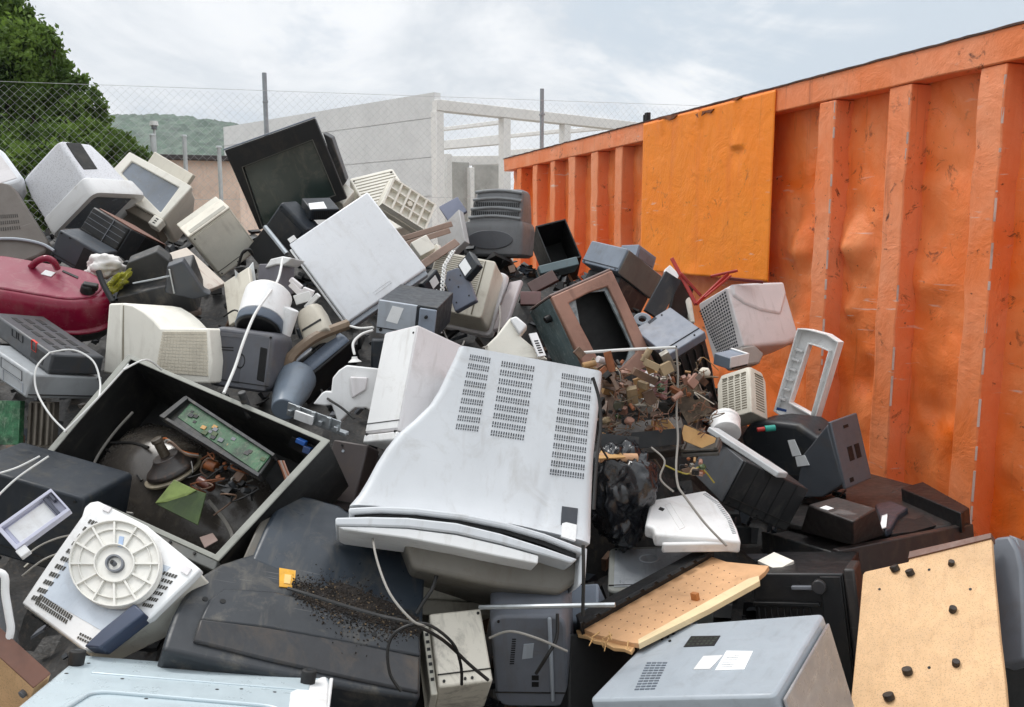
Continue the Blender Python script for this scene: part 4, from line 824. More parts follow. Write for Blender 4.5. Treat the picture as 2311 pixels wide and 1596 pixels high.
b = it.b(); b.box(1.002, 1.03, .02, 1, -.04, .97); it.add('side_cover', b, plastic('dusty_grey_side', '67655f', .6, .6, '4c4439', var=.15), .003)
b = it.b(); b.box(.1, .98, .15, .95, -.9, -.06); it.add('base', b, DUSTB, .006)
it = It('blk32', 'power_supply', 'small blue grey box behind the blue grey monitor back', 'device')
b = it.b(); b.box(0, 1, 0, 1, 0, 1); it.add('case', b, GREYB, .004); vents(it, RT(.1, .9, .2, .8), 1, 1, 1, 1, GREY, 'side_plate', .003)
simple('teal', 'plastic_strip', 'teal grey plastic strip below the open black box', 'strip', plastic('teal_grey', '66777b', .45, .4), .004)
simple('dpan1', 'plastic_sheet', 'charcoal panel with a broken top standing left of the red bracket', 'panel', DARK, .002)
simple('dpan2', 'plastic_sheet', 'dark triangular shard behind the charcoal broken panel', 'panel', BLACK, .002)
it = It('crt35', 'crt_monitor', 'grey topped monitor with black burnt side, right of the smashed brown television', 'monitor')
b = it.b(); b.box(0, 1, 0, .09, 0, 1); it.add('top_cover', b, plastic('slate_top', '747a86', .45, .4), .004)
b = it.b(); b.loft('y', [(.092, .02, .98, .02, .98, .008), (.5, .03, .98, .04, .98, .01), (1, .1, .95, .1, .95, .02)]); it.add('housing', b, BLACKB, .004)
b = it.b()
for k in range(5): b.box(.06+.19*k, .09+.19*k, .12, .9, -.03, .05)
it.add('side_ribs', b, BLACKB, .003); vents(it, pxs(it, [(1461, 727), (1478, 714), (1483, 719), (1466, 732)]), 1, 2, 1, .5)
it = It('crt36', 'crt_monitor', 'pinkish white monitor with a dark square hole grille against the orange container', 'monitor')
b = it.b(); b.loft('y', [(0, 0, 1, 0, 1, .012), (.1, -.02, 1, -.02, 1, .015), (.75, -.06, 1.02, -.04, 1.0, .02), (1.0, -.02, 1.0, 0, .96, .03)]); it.add('housing', b, LAV, .005)
b = it.b(); b.patch(pxs(it, [(1621, 801), (1667, 782), (1638, 655), (1577, 702)]), 12, 17, .58, .55, .0015, .003); it.add('grille_holes', b, plastic('grille_dark', '30343c', .6), 0)
ho = it.out([(1648, 643), (1700, 640), (1766, 638), (1772, 664), (1760, 712), (1715, 703), (1680, 688), (1652, 668)], 1, 0); b = it.b(); b.prism(ho, 'x', .55, 1.06); it.add('hood', b, LAV, .012, 3)
b = it.b(); b.prism(it.out([(1652, 807), (1672, 785), (1700, 780), (1722, 800), (1712, 822), (1670, 826)], 1, 0), 'x', .6, 1.05); it.add('base', b, plastic('warm_grey', '9a958f', .5, .4), .008)
# red bracket, cream shells, small pieces on the right
o = P(1569, 686, 3.55); b = B(dims=(1, 1, 1))
def bar(b, a, c, w, t, o):
    a = P(*a)-o; c = P(*c)-o; d = (c-a).normalized(); s = d.cross(Vector((0, 1, .1))).normalized()*w; n_ = d.cross(s).normalized()*t
    b.hexa([a-s-n_, a+s-n_, a+s+n_, a-s+n_, c-s-n_, c+s-n_, c+s+n_, c-s+n_])
root = bpy.data.objects.new('folding_bracket', None); C.objects.link(root); root.location = o; tag(root, 'dark red metal bracket forking in a V above the grille monitor', 'bracket')
bar(b, (1516, 583, 3.62), (1571, 688, 3.55), .008, .006, o); bar(b, (1536, 617, 3.58), (1582, 668, 3.57), .006, .005, o); meshobj('arm', b, RED, root, .002)
b = B(dims=(1, 1, 1)); bar(b, (1571, 687, 3.54), (1643, 618, 3.6), .007, .006, o); bar(b, (1590, 672, 3.53), (1650, 622, 3.58), .004, .004, o); meshobj('arm', b, RED, root, .002)
b = B(dims=(1, 1, 1)); bar(b, (1604, 624, 3.60), (1664, 611, 3.60), .005, .008, o); meshobj('crossbar', b, RED, root, .002)
b = B(dims=(1, 1, 1)); bar(b, (1640, 628, 3.64), (1722, 637, 3.62), .006, .01, o); meshobj('lower_rail', b, plastic('dark_red_paint', '651712', .45, .4), root, .002)
it = It('wsc24', 'plastic_scrap', 'torn white plastic piece behind the charcoal broken panel', 'scrap'); 
b = it.b(); b.prism([(0, 0), (.45, .1), (.6, -.05), (1, .2), (.9, 1), (.4, .9), (0, .55)], 'y', 0, .35); it.single = False; it.add('flake', b, WHITE, .003)
it = It('wsc25', 'plastic_scrap', 'curved cream shell between the red bracket and charcoal panel', 'scrap')
b = it.b(); b.loft('z', [(0, .1, .9, 0, 1, .01), (.5, -.3, 1, -.4, 1, .012), (1, .1, .9, 0, 1, .012)]); it.add('shell', b, CREAM, .003)
it = It('ring84', 'cable_reel', 'grey half ring reel in the gap right of the brown television', 'reel')
b = it.b(); b.ring(ell(.5, .5, .5, .5), ell(.5, .5, .22, .22), 'y', 0, 1); it.add('rim', b, GREYL, .003)
simple('brn33', 'plastic_scrap', 'dark brown strip of casing above the smashed brown television', 'scrap', plastic('dark_brown_casing', '4a2f2a', .5, .5), .003)
simple('mar33', 'plastic_scrap', 'maroon flat shard left of the smashed brown television', 'scrap', plastic('maroon_shard', '7a5a58', .5, .5), .003)
# left side, darker machines
it = It('grid62', 'television', 'black television lying with a grid lined back, below the white monitor with the hole', 'television')
b = it.b(); b.box(0, 1, 0, 1, 0, 1); it.add('housing', b, BLACK, .006)
b = it.b()
for k in range(1, 5): b.box(.02, .98, -.012, -.002, k/5-.008, k/5+.008)
for k in range(5): b.box(.6, .615, -.014, -.002, k/5+.012, (k+1)/5-.012)
it.add('grid_lines', b, GREY, 0)
b = it.b(); b.box(1.003, 1.03, .03, .4, 0, 1); it.add('side_plate', b, DARK, .003)
b = it.b(); b.box(.03, 1.0, .1, .98, 1.003, 1.05); it.add('edge_strip', b, plastic('rust_brown_strip', '7d5648', .6, .6), .003)
it = It('dbox62', 'stereo', 'dark slate stereo unit in front of the grid backed television', 'stereo')
b = it.b(); b.box(0, 1, 0, 1, 0, 1); it.add('case', b, plastic('slate_case', '3d434a', .4, .4), .005)
b = it.b(); b.patch(pxs(it, [(168, 606), (200, 622), (226, 576), (190, 558)]), 1, 1, 1, 1, .002, .004); it.add('display_window', b, PITCHB, 0)
it = It('brk63', 'printer', 'dusty dark grey broken printer behind the curved cream monitor', 'printer')
b = it.b(); b.box(0, 1, 0, 1, 0, 1); it.add('body', b, DUSTB, .005)
b = it.b(); b.prism([(0, 0), (.55, 0), (.55, .8), (0, .62)], 'x', .0, .52)
b2 = it.b(); b2.prism(it.out([(262, 672), (288, 594), (353, 568), (382, 590), (395, 640)], .35), 'y', .35, .62); it.add('lid', b2, plastic('dusty_lid', '3a3a39', .6, .7, '746a5c', var=.15), .004)
b.bm.free()
b = it.b(); b.prism(it.out([(375, 650), (380, 592), (415, 579), (462, 648), (478, 655), (440, 665)], .12), 'y', -.05, .12); it.add('raised_block', b, plastic('slate_block', '3f4349', .45, .5), .004)
b = it.b(); b.tube([Vector([it.px(a, c, -.05)[i]*it.d[i] for i in range(3)]) for a, c in ((300, 640), (350, 630), (385, 622))], .003, 6, 2); b.tube([Vector([it.px(a, c, -.08)[i]*it.d[i] for i in range(3)]) for a, c in ((382, 608), (393, 662))], .003, 6, 2); it.add('paper_rod', b, STEEL, 0)
b = it.b(); b.box(-.02, 1.03, -.03, .1, -.06, .1); it.add('base_rim', b, plastic('brown_dust_rim', '5a4d46', .7, .6), .004)
simple('rust64', 'plastic_sheet', 'cream panel with a rust stain under the beige computer case', 'panel', plastic('rust_stained_cream', 'd9cdbf', .5, .9, '8a4a2c', var=.05, scale=.8), .003)
o = P(240, 600, 2.85); b = B(dims=(1, 1, 1)); b.blob((0, 0, 0), (.052, .05, .036), .45, 4, 1.8, 2); b.blob((-.035, -.01, -.03), (.03, .03, .028), .4, 3, 2, 5); ob = meshobj('cloth_bundle', b, CLOTH, smooth=80); ob.location = o; tag(ob, 'crumpled white cloth bundle above the burgundy vacuum', 'cloth')
o = P(266, 637, 2.75); b = B(dims=(1, 1, 1)); b.blob((0, 0, 0), (.042, .03, .016), .7, 4, 3, 4); bmesh.ops.rotate(b.bm, verts=b.bm.verts, matrix=Matrix.Rotation(-.75, 3, 'Y')); ob = meshobj('plastic_wrapper', b, YGREEN, smooth=50); ob.location = o; tag(ob, 'yellow green crumpled wrapper squeezed beside the dusty printer', 'wrapper')
cable('metal_rod', [(222, 612, 2.66), (232, 640, 2.65), (255, 682, 2.63)], .009, BLACK, 'short black rod sticking up behind the vacuum nose', 'rod')
o = P(550, 640, 2.88); b = B(dims=(1, 1, 1))
for q in (((530, 609), (545, 625), (560, 660), (537, 682)), ((546, 624), (571, 592), (578, 640), (560, 660)), ((537, 682), (560, 660), (572, 690), (548, 705))):
    vs = [P(x, y, 2.88+.03*(i % 2))-o for i, (x, y) in enumerate(q)]; nn = (vs[1]-vs[0]).cross(vs[3]-vs[0]).normalized()*.0015; b.hexa([v-nn for v in vs]+[v+nn for v in vs])
ob = meshobj('crumpled_paper', b, PAPER); ob.location = o; tag(ob, 'folded white paper standing right of the rust stained panel', 'paper')
simple('cream66', 'plastic_sheet', 'cream board behind the folded white paper', 'panel', CREAM2, .003)
cable('power_cable', [(538, 600, 3.05), (548, 570, 3.03), (563, 563, 3.03), (570, 575, 3.05)], .005, CABB, 'black cable loop beside the lower corner of the beige case')
it = It('grey61', 'power_supply', 'grey box with a torn white cap beside the white appliance panel', 'device')
b = it.b(); b.box(0, 1, 0, 1, 0, 1); it.add('case', b, plastic('mauve_grey', '75737a', .45, .3), .004)
b = it.b(); b.prism(it.out([(600, 606), (614, 585), (640, 579), (662, 583), (645, 598), (625, 598)], -.02), 'y', -.12, .8); it.add('cap', b, WHITE, .004)

# ================================================================ middle of the heap
def cylthing(name, label, cat, p0, p1, prof, mat, group=None, extra=None):
    a, c = P(*p0), P(*p1); root = bpy.data.objects.new(name, None); C.objects.link(root); root.location = a; tag(root, label, cat, group)
    b = B(dims=(1, 1, 1)); b.cyl((0, 0, 0), c-a, .01, n=32, flare=prof); meshobj('body', b, mat, root, .002)
    for nm, pr, m in extra or []:
        b = B(dims=(1, 1, 1)); b.cyl((0, 0, 0), c-a, .01, n=32, flare=pr); meshobj(nm, b, m, root, .002)
    return root
cylthing('coffee_maker', 'white cylindrical coffee maker body with grey blue band lying by the dark grey device', 'coffee maker', (583, 742, 2.58), (607, 665, 2.66), [(.24, .071), (.3, .071), (.97, .073), (1, .070)], WHITE, None,
         [('band', [(0, .069), (.02, .0705), (.235, .0705), (.238, .06)], plastic('slate_band', '5f6a78', .4, .3)), ('foot_ring', [(-.06, .062), (-.005, .068)], BLACK), ('lid', [(1.002, .066), (1.05, .064), (1.06, .03)], CREAM)])
it = It('shell60', 'plastic_shell', 'white curved half shell standing between the coffee maker and beige block', 'shell')
b = it.b(); b.loft('z', [(0, 0, 1, 0, 1, .012), (.5, .05, 1, -.1, 1, .018), (1, .1, .95, 0, 1, .018)]); it.add('shell', b, WHITE, .003)
it = It('bei60', 'adapter', 'beige moulded block right of the white half shell', 'adapter')
b = it.b(); b.loft('z', [(0, 0, 1, 0, 1, .012), (.7, 0, 1, 0, 1, .018), (1, .05, .95, .05, .95, .03)]); it.add('case', b, plastic('shaded_beige', 'b9b2a3', .5, .4), .004); vents(it, FR(.1, .9, .3, .36), 1, 1, 1, 1)
cable('vacuum_hose', [(640, 832, 2.6), (655, 808, 2.6), (682, 782, 2.62), (720, 757, 2.66), (785, 732, 2.72)], lambda t: .022 if t < .3 else .017, HOSE, 'brown dusty hose curving below the beige block', 'hose')
o = P(690, 660, 2.75); root = bpy.data.objects.new('wire_connector', None); C.objects.link(root); root.location = o; tag(root, 'small white connector bits left of the white appliance panel', 'connector')
for i, (x, y, w, h, r) in enumerate(((672, 655, .03, .01, .8), (685, 672, .028, .016, -.3), (695, 660, .018, .012, .4), (705, 680, .03, .008, -.8), (668, 640, .022, .008, .7))):
    b = B(dims=(1, 1, 1)); q = P(x, y, 2.78)-o; R = Matrix.Rotation(r, 3, 'Y')
    b.hexa([q+R @ Vector((sx*w, sy*.012, sz*h)) for sz in (-1, 1) for sx, sy in ((-1, -1), (1, -1), (1, 1), (-1, 1))]); meshobj('plug', b, WHITE if i % 2 else LAV, root, .002)
it = It('long58', 'vacuum_cleaner', 'long slate blue cylinder vacuum lying diagonally under the white panel', 'vacuum cleaner')
b = it.b(); b.loft('z', [(0, 0, 1, .1, 1, .03), (.06, -.03, 1, .02, 1, .03), (.95, 0, 1, 0, 1, .03), (1, .1, .9, .1, .9, .03)]); it.add('body', b, plastic('slate_blue_gloss', '6f7a8a', .3, .3, '4a4a48'), .005)
b = it.b(); b.box(.38, .5, -.06, .1, .02, .98); b.box(1.0, 1.12, .05, .95, .0, 1); it.add('rail', b, BLACK, .004)
a = P(668, 855, 2.62); c = P(640, 925, 2.45); root2 = B(dims=(1, 1, 1)); root2.cyl((0, 0, 0), it.inv @ c-it.inv @ a, .05, .03, 24, True, [(0, .062), (.3, .058), (1, .035)]); bmesh.ops.translate(root2.bm, verts=root2.bm.verts, vec=it.inv @ a); it.add('nozzle', root2, plastic('slate_nozzle', '75808c', .35, .4), .003)
it = It('drive60', 'disk_drive', 'grey metal disk drive with a white label, behind the upright white box', 'disk drive')
b = it.b(); b.box(0, 1, .05, 1, 0, 1); it.add('case', b, BLUED, .003); b = it.b(); b.box(0, .66, 0, .05, 0, 1); it.add('front_plate', b, GREYL, .002); sticker(it, [(871, 724), (897, 731), (911, 696), (886, 690)], PAPER)
b = it.b(); b.box(.72, 1.01, -.05, -.01, .02, .98); it.add('side_bracket', b, GREYB, .003); vents(it, FR(.66, .71, 0, 1), 1, 1, 1, 1, BLUED, 'shadow_gap'); b = it.b(); b.cyl((.08, -.02, .12), (.08, .01, .12), .005, n=12); b.cyl((.85, -.09, .75), (.85, .01, .75), .005, n=12); it.add('screw_hole', b, PITCHB, 0)
simple('dk9', 'television', 'dark blue green casing under the grey disk drive', 'television', BLUED, .008)
cable('plug_lead', [(786, 735, 2.72), (812, 741, 2.66), (842, 739, 2.62)], .004, CABW, 'white lead running from the panel corner to the disk drive')
o = P(800, 805, 2.5); root = bpy.data.objects.new('plug_lead', None); C.objects.link(root); root.location = o; tag(root, 'white curved lead with a flared plug above the broken white shell', 'cable')
b = B(dims=(1, 1, 1)); b.tube([P(*q)-o for q in ((840, 746, 2.6), (815, 755, 2.55), (797, 775, 2.52), (800, 800, 2.5))], .004, 7, 5); meshobj('lead', b, CABW, root)
b = B(dims=(1, 1, 1)); b.cyl((0, 0, .0), P(801, 818, 2.5)-o, .01, n=10, flare=[(0, .008), (.4, .009), (.8, .018), (1, .02)]); meshobj('plug', b, CABW, root, .001)
it = It('wpart59', 'plastic_shell', 'white moulded cover with a raised knob left of the brown television', 'shell')
b = it.b(); b.prism(it.out([(1093, 783), (1120, 757), (1150, 717), (1165, 713), (1191, 735), (1173, 757), (1238, 811), (1205, 812), (1100, 806)]), 'y', 0, .9); it.add('cover', b, CREAM, .008, 3)
b = it.b(); b.prism(it.out([(1150, 720), (1165, 714), (1190, 735), (1172, 757)], -.2), 'y', -.35, .1); it.add('knob', b, WHITE, .006)
it = It('wlab59', 'card', 'white slotted card standing against the left side of the brown television', 'card')
b = it.b(); b.box(0, 1, 0, 1, 0, 1); it.add('card', b, WHITE, .001); vents(it, FR(.25, .75, .1, .7), 1, 6, 1, .5)
simple('wpl30a', 'plastic_scrap', 'cream square block under the grid base of the heap', 'scrap', CREAM, .003)
simple('wpl30b', 'plastic_scrap', 'small cream block beside the pale grey slanting board', 'scrap', CREAM, .003)
for i, (a, c) in enumerate((((905, 540, 3.45), (1020, 505, 3.5)), ((915, 552, 3.4), (1015, 520, 3.45)), ((950, 600, 3.2), (1032, 545, 3.3)))):
    q = P(*a); b = B(dims=(1, 1, 1)); e = P(*c)-q; s = e.normalized().cross(Vector((0, -1, .3))).normalized()*(.012 if i < 2 else .016); t = Vector((0, .02, 0))
    b.hexa([-s, s, s+t, -s+t, e-s, e+s, e+s+t, e-s+t]); ob = meshobj('wooden_batten', b, plastic('weathered_slat', '8d7668', .6, .5), None, .003); ob.location = q
    tag(ob, ('grey brown slat, upper of two under the grid base', 'grey brown slat, lower of two under the grid base', 'round edged brown slat pointing at the hanging adapter')[i], 'slat', 'wooden slats under the grid base')
# curved cream monitor and dark device beside it
CREAMW = plastic('clean_cream_plastic', 'efebdf', .45, .2, '7a664a', var=.03)
it = It('crt58', 'crt_monitor', 'cream monitor seen from the side with a curved shoulder and grid vented rear', 'monitor')
prof = it.out([(233, 842), (245, 685), (279, 684), (300, 688), (325, 703), (345, 720), (363, 740), (415, 740), (470, 741), (477, 815), (473, 866), (400, 866)])
b = it.b(); b.prism(prof, 'y', 0, .95); it.add('housing', b, CREAMW, .006)
vents(it, pxs(it, [(352, 840), (470, 850), (466, 748), (368, 748)]), 14, 13, .94, .72, plastic('cream_slat', 'd9d0bd', .6), 'slats', .003)
vents(it, pxs(it, [(276, 840), (280, 840), (280, 690), (276, 690)]), 1, 1, 1, 1, plastic('seam_line', '9d9686', .7), 'seam', .001)
b = it.b(); b.prism(it.out([(233, 842), (245, 685), (276, 684), (272, 848)], -.02), 'y', -.02, 1.0); it.add('front_bezel', b, CREAMW, .006)
it = It('dev59', 'telephone', 'rounded dark grey machine with a ring dial and a black slot window', 'device')
b = it.b(); b.loft('y', [(0, .03, .97, .02, .97, .03), (.1, 0, 1, 0, 1, .03), (1, 0, 1, 0, 1, .03)], 5); it.add('case', b, plastic('dusty_slate', '55565c', .45, .5, '6b635a', var=.1), .006)
b = it.b(); b.prism(it.out([(579, 858), (597, 864), (605, 787), (588, 782)]), 'y', -.02, .1); it.add('window', b, PITCHB, .003)
c = it.px(543, 815); k = it.d[0]/it.d[2]; b = it.b(); b.ring(ell(c[0], c[2], .075, .075*k*1.5), ell(c[0], c[2], .06, .06*k*1.5), 'y', -.02, .02); it.add('dial_ring', b, BLACK, .001)
vents(it, pxs(it, [(491, 792), (527, 794), (527, 782), (491, 780)]), 1, 2, 1, .4)
b = it.b(); b.ring([(.05, .9), (.93, .93), (.95, .05), (.04, .04)], [(.1, .84), (.52, .86), (.52, .1), (.09, .1)], 'y', -.012, .02); it.add('face_moulding', b, plastic('slate_moulding', '5f6167', .45, .5), .004)
cable('mains_cable', [(638, 582, 2.85), (628, 630, 2.7), (605, 665, 2.55), (575, 710, 2.45), (550, 770, 2.36), (530, 830, 2.30), (505, 888, 2.22)], .0042, CABW, 'long white cable hanging straight across the dark grey rounded machine')
# burgundy vacuum and the two recorders under it
it = It('vac', 'vacuum_cleaner', 'glossy burgundy canister vacuum cleaner with a black knob at the left edge', 'vacuum cleaner', size=(0, .20, 0))
def stad(x0, x1, y0, y1, n=14, sq=.75):
    r = (y1-y0)/2; k = it.d[1]/it.d[0]; o = []
    for i in range(n+1):
        a = -math.pi/2+math.pi*i/n; o.append((x1-r*k*1.4+r*k*1.4*math.cos(a), y0+r+r*math.sin(a)))
    for i in range(n+1):
        a = math.pi/2+math.pi*i/n; o.append((x0+r*k*.9+r*k*.9*math.cos(a), y0+r+r*math.sin(a)))
    return o
def layers(b, ls):
    rings = [[b._v((p[0], p[1], z)) for p in stad(*s)] for z, s in ls]; n = len(rings[0])
    for a, c in zip(rings, rings[1:]):
        for i in range(n): b.face([a[i], a[(i+1) % n], c[(i+1) % n], c[i]])
    b.face(rings[0][::-1]); b.face(rings[-1])
b = it.b(); layers(b, [(-.28, (.05, .97, .08, .95)), (-.1, (.0, 1.0, -.03, 1.0)), (.10, (.0, 1.01, -.06, 1.02))]); it.add('base', b, plastic('dark_vacuum_base', '26282a', .35, .5, '6b6c66'), .006)
b = it.b(); layers(b, [(.12, (-.02, 1.03, -.10, 1.05)), (.17, (-.02, 1.03, -.10, 1.05)), (.2, (.0, 1.0, -.05, 1.02)), (.68, (.01, .99, -.02, 1.0)), (.78, (.03, .97, .03, .98)), (.84, (.06, .94, .09, .95))]); it.add('upper_shell', b, BURG, .004, 2)
b = it.b(); layers(b, [(.845, (.09, .92, .13, .93)), (.875, (.10, .91, .15, .92))]); it.add('top_panel', b, plastic('burgundy_matt', '86253f', .38, .4, 'a89088', var=.1), .004)
q = it.px(198, 655, .9, 2); b = it.b(); b.cyl((q[0], q[1], .87), (q[0], q[1], 1.05), .024, .017, 20); b.box(q[0]-.03, q[0]+.07, q[1]-.05, q[1]+.05, .95, 1.09); it.add('knob', b, BLACK, .004)
sticker(it, [(92, 619), (115, 625), (125, 616), (103, 610)], PAPER, .88, 2); sticker(it, [(140, 613), (175, 629), (177, 625), (142, 610)], PITCHB, .88, 2, 'slot')
o = [it.px(x, y, .75) for x, y in ((70, 603), (84, 590), (105, 583), (121, 591), (130, 607))]; b = it.b(); b.tube([Vector([p[i]*it.d[i] for i in range(3)]) for p in o], .0105, 10, 4); it.add('handle', b, BURG, 0)
it = It('rec57', 'video_recorder', 'dark slotted recorder with a red rocker switch, stacked under the burgundy vacuum', 'recorder')
b = it.b(); b.box(0, 1, 0, 1, 0, 1); it.add('case', b, plastic('slate_recorder', '3f4246', .4, .4), .006)
vents(it, TOP(.15, .85, .05, .9), 3, 5, .4, .75, PITCHB); b = it.b(); b.box(-.004, .002, .1, .3, .2, .8); it.add('rear_panel', b, BLACK, .001)
b = it.b(); b.patch([it.px(a, c, 0, 0) for a, c in ((82, 796), (72, 788), (72, 766), (82, 774))], 1, 1, 1, 1, .006, .008); it.add('rocker_switch', b, REDS, 0)
b = it.b(); b.patch([it.px(a, c, 0, 0) for a, c in ((54, 778), (26, 758), (26, 738), (54, 758))], 2, 1, .7, .8, .002, .004); it.add('socket', b, PITCHB, 0)
it = It('unit57', 'satellite_receiver', 'light grey receiver with a display window, lowest of the stack by the left edge', 'receiver')
b = it.b(); b.box(0, 1, 0, 1, 0, 1); it.add('case', b, plastic('silver_receiver', '9ea2a5', .4, .3), .006)
b = it.b(); b.patch([it.px(a, c, 0, 0) for a, c in ((50, 860), (3, 828), (3, 806), (50, 838))], 1, 1, 1, 1, .003, .005); it.add('display_window', b, PITCHB, 0)
b = it.b(); b.patch([it.px(a, c, 0, 0) for a, c in ((52, 886), (8, 858), (8, 834), (52, 866))], 1, 1, 1, 1, .002, .004); it.add('front_plate', b, GREYL, 0)
for i, pth in enumerate((((150, 975, 2.18), (112, 935, 2.2), (82, 880, 2.24), (82, 830, 2.26), (112, 796, 2.3)), ((112, 796, 2.3), (165, 790, 2.33), (210, 815, 2.33), (226, 862, 2.3), (224, 895, 2.25)))):
    cable('data_cable', pth, .0025, CABW, ('white cable bowing down over the grey receiver to the open television', 'white cable arching over the slotted recorder')[i])
simple('pcb62', 'circuit_board', 'green circuit board in a dark frame at the left edge', 'circuit board', GREENP, .001)
it = It('met62', 'heat_sink', 'dusty metal block standing right of the green circuit board', 'heat sink')
b = it.b(); b.box(0, 1, 0.3, 1, 0, 1)
for k in range(4): b.box(.05+.25*k, .16+.25*k, 0, .28, .04, .97)
it.add('fins', b, plastic('dusty_alloy', '7c756b', .5, .6, '4c4336', metal=.4, var=.2), .002)
# upright white box and broken white shell
it = It('wbox55', 'computer_case', 'tall plain white box standing behind the big slotted white television', 'computer case')
b = it.b(); b.box(0, 1, 0, 1, .08, 1); it.add('cover', b, LAV, .004)
b = it.b(); b.box(-.01, 1.0, -.01, 1.0, 0, .07); it.add('front_bezel', b, WHITE, .004)
b = it.b(); b.patch(FR(.02, .98, .1, .98), 1, 1, 1, 1, .002, .004); it.add('side_cover', b, WHITE, 0)  # left face coloured whiter than the cover, as lit from the left
it = It('wbrk56', 'plastic_shell', 'broken white shell with jagged edge left of the tall white box', 'shell')
b = it.b(); b.prism(it.out([(706, 912), (726, 887), (735, 882), (747, 884), (750, 853), (764, 836), (782, 824), (856, 832), (850, 900), (835, 927), (826, 921), (800, 921), (784, 935), (763, 957), (748, 914), (732, 916)]), 'y', 0, 4); it.add('shell', b, WHITE, .004)
b = it.b(); b.prism(it.out([(790, 850), (830, 852), (826, 880), (794, 900)], -.5), 'y', -.9, .1); it.add('moulding', b, LAV, .004)
it = It('tbox57', 'speaker', 'dark taupe narrow box between the open television and the white television', 'speaker')
b = it.b(); b.box(0, 1, 0, 1, 0, 1); it.add('cabinet', b, plastic('dark_taupe', '453d3c', .5, .4), .005); b = it.b(); b.cyl((.35, -.02, .85), (.35, .01, .85), .004, n=10); it.add('screw', b, GREYL, 0)
it = It('heat72', 'metal_bracket', 'bent shiny metal bracket between the open television and broken white shell', 'bracket')
b = it.b(); b.box(0, 1, 0, 1, 0, .3); b.box(0, .9, 0, .2, .3, 1.2)
for k in range(7): b.box(.05+.13*k, .11+.13*k, -.6, -.05, .3, 1.3 if k % 2 else .7)
it.add('plate', b, STEEL, .001); b = it.b(); b.box(.2, .5, -1.0, -.62, .2, 1.0); it.add('clip', b, WHITE, .001)
# ---------------- the big white television
it = It('tvmain', 'television', 'big white television with three columns of small slots, front and centre', 'television')
Lp = [(1037, 779), (1026, 806), (1008, 843), (990, 880), (970, 911), (935, 945), (900, 975), (872, 1010), (850, 1046), (830, 1085), (810, 1120), (789, 1147)]
Rp = [(1361, 838), (1357, 885), (1352, 932), (1347, 980), (1342, 1024), (1340, 1060), (1338, 1095), (1336, 1130), (1334, 1160), (1332, 1190), (1330, 1212), (1326, 1232)]
def yS(u, t):                                  # flare towards the bezel and rolled side edges
    e = min(u, 1-u); roll = .035*max(0, 1-e/.035)**2
    cr = .012*max(0, 1-abs(u-(.83-.05*t))/.03)*min(1, max(0, t-.45)*3)
    return -.13*t**3+.035*t+roll+cr
b = it.b(); nt, nu = 44, 56; rows = []
def lerpl(pl, t):
    f = t*(len(pl)-1); i = min(len(pl)-2, int(f)); f -= i; return (pl[i][0]*(1-f)+pl[i+1][0]*f, pl[i][1]*(1-f)+pl[i+1][1]*f)
def shp(u, t):
    l_, r_ = lerpl(Lp, t), lerpl(Rp, t); sag = 6*math.sin(math.pi*u)*(-t)**1 if False else 0
    x = l_[0]*(1-u)+r_[0]*u; y = l_[1]*(1-u)+r_[1]*u; bow = -16*t*4*u*(1-u); y += bow
    q = it.px(x, y, 0); return (q[0], yS(u, t), q[2])
for j in range(nt+1): rows.append([b._v(shp(i/nu, j/nt)) for i in range(nu+1)])
for j in range(nt):
    for i in range(nu): b.face([rows[j][i], rows[j][i+1], rows[j+1][i+1], rows[j+1][i]])
per = [rows[0][i] for i in range(nu+1)]+[rows[j][nu] for j in range(1, nt+1)]+[rows[nt][i] for i in range(nu-1, -1, -1)]+[rows[j][0] for j in range(nt-1, 0, -1)]
bk = [b.bm.verts.new((v.co.x, .62*it.d[1], v.co.z)) for v in per]
for i in range(len(per)): b.face([per[i], bk[i], bk[(i+1) % len(per)], per[(i+1) % len(per)]])
b.face(bk); shell = it.add('rear_housing', b, PALE, 0, smooth=50)
def onsurf(px, py):
    y = 0
    for _ in range(4):
        q = it.px(px, py, y); best = None
        for j in range(23):
            t = j/22; l_, r_ = lerpl(Lp, t), lerpl(Rp, t)
            a = shp(0, t); c = shp(1, t); u = max(0, min(1, (q[0]-a[0])/(c[0]-a[0]))); zz = shp(u, t)[2]
            if best is None or abs(zz-q[2]) < best[0]: best = (abs(zz-q[2]), u, t)
        y = yS(best[1], best[2])
    return it.px(px, py, y)
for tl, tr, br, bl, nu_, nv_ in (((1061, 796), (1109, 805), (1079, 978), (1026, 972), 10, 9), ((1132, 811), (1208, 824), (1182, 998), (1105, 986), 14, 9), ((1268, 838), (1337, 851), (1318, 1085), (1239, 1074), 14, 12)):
    b = it.b(); 
    for j in range(nv_):
        v0, v1 = j/nv_, (j+1)/nv_
        def lp(a, c, t): return (a[0]+(c[0]-a[0])*t, a[1]+(c[1]-a[1])*t)
        b.patch([onsurf(*lp(tl, bl, v1)), onsurf(*lp(tr, br, v1)), onsurf(*lp(tr, br, v0)), onsurf(*lp(tl, bl, v0))], nu_, 1, .42, .62, .0012, .004)
        b.mi = 1; b.patch([onsurf(*lp(tl, bl, v1+.012)), onsurf(*lp(tr, br, v1+.012)), onsurf(*lp(tr, br, v0+.012)), onsurf(*lp(tl, bl, v0+.012))], nu_, 1, .50, .06, .0022, .004); b.mi = 0  # pale bars added below the slots imitate their lit lower edges
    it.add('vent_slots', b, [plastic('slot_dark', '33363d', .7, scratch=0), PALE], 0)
b = it.b(); b.patch([onsurf(*q) for q in ((1266, 1184), (1301, 1190), (1304, 1148), (1268, 1143))], 1, 1, 1, 1, .0015, .004); it.add('socket_recess', b, plastic('socket_shadow', '3c4047', .6), 0)
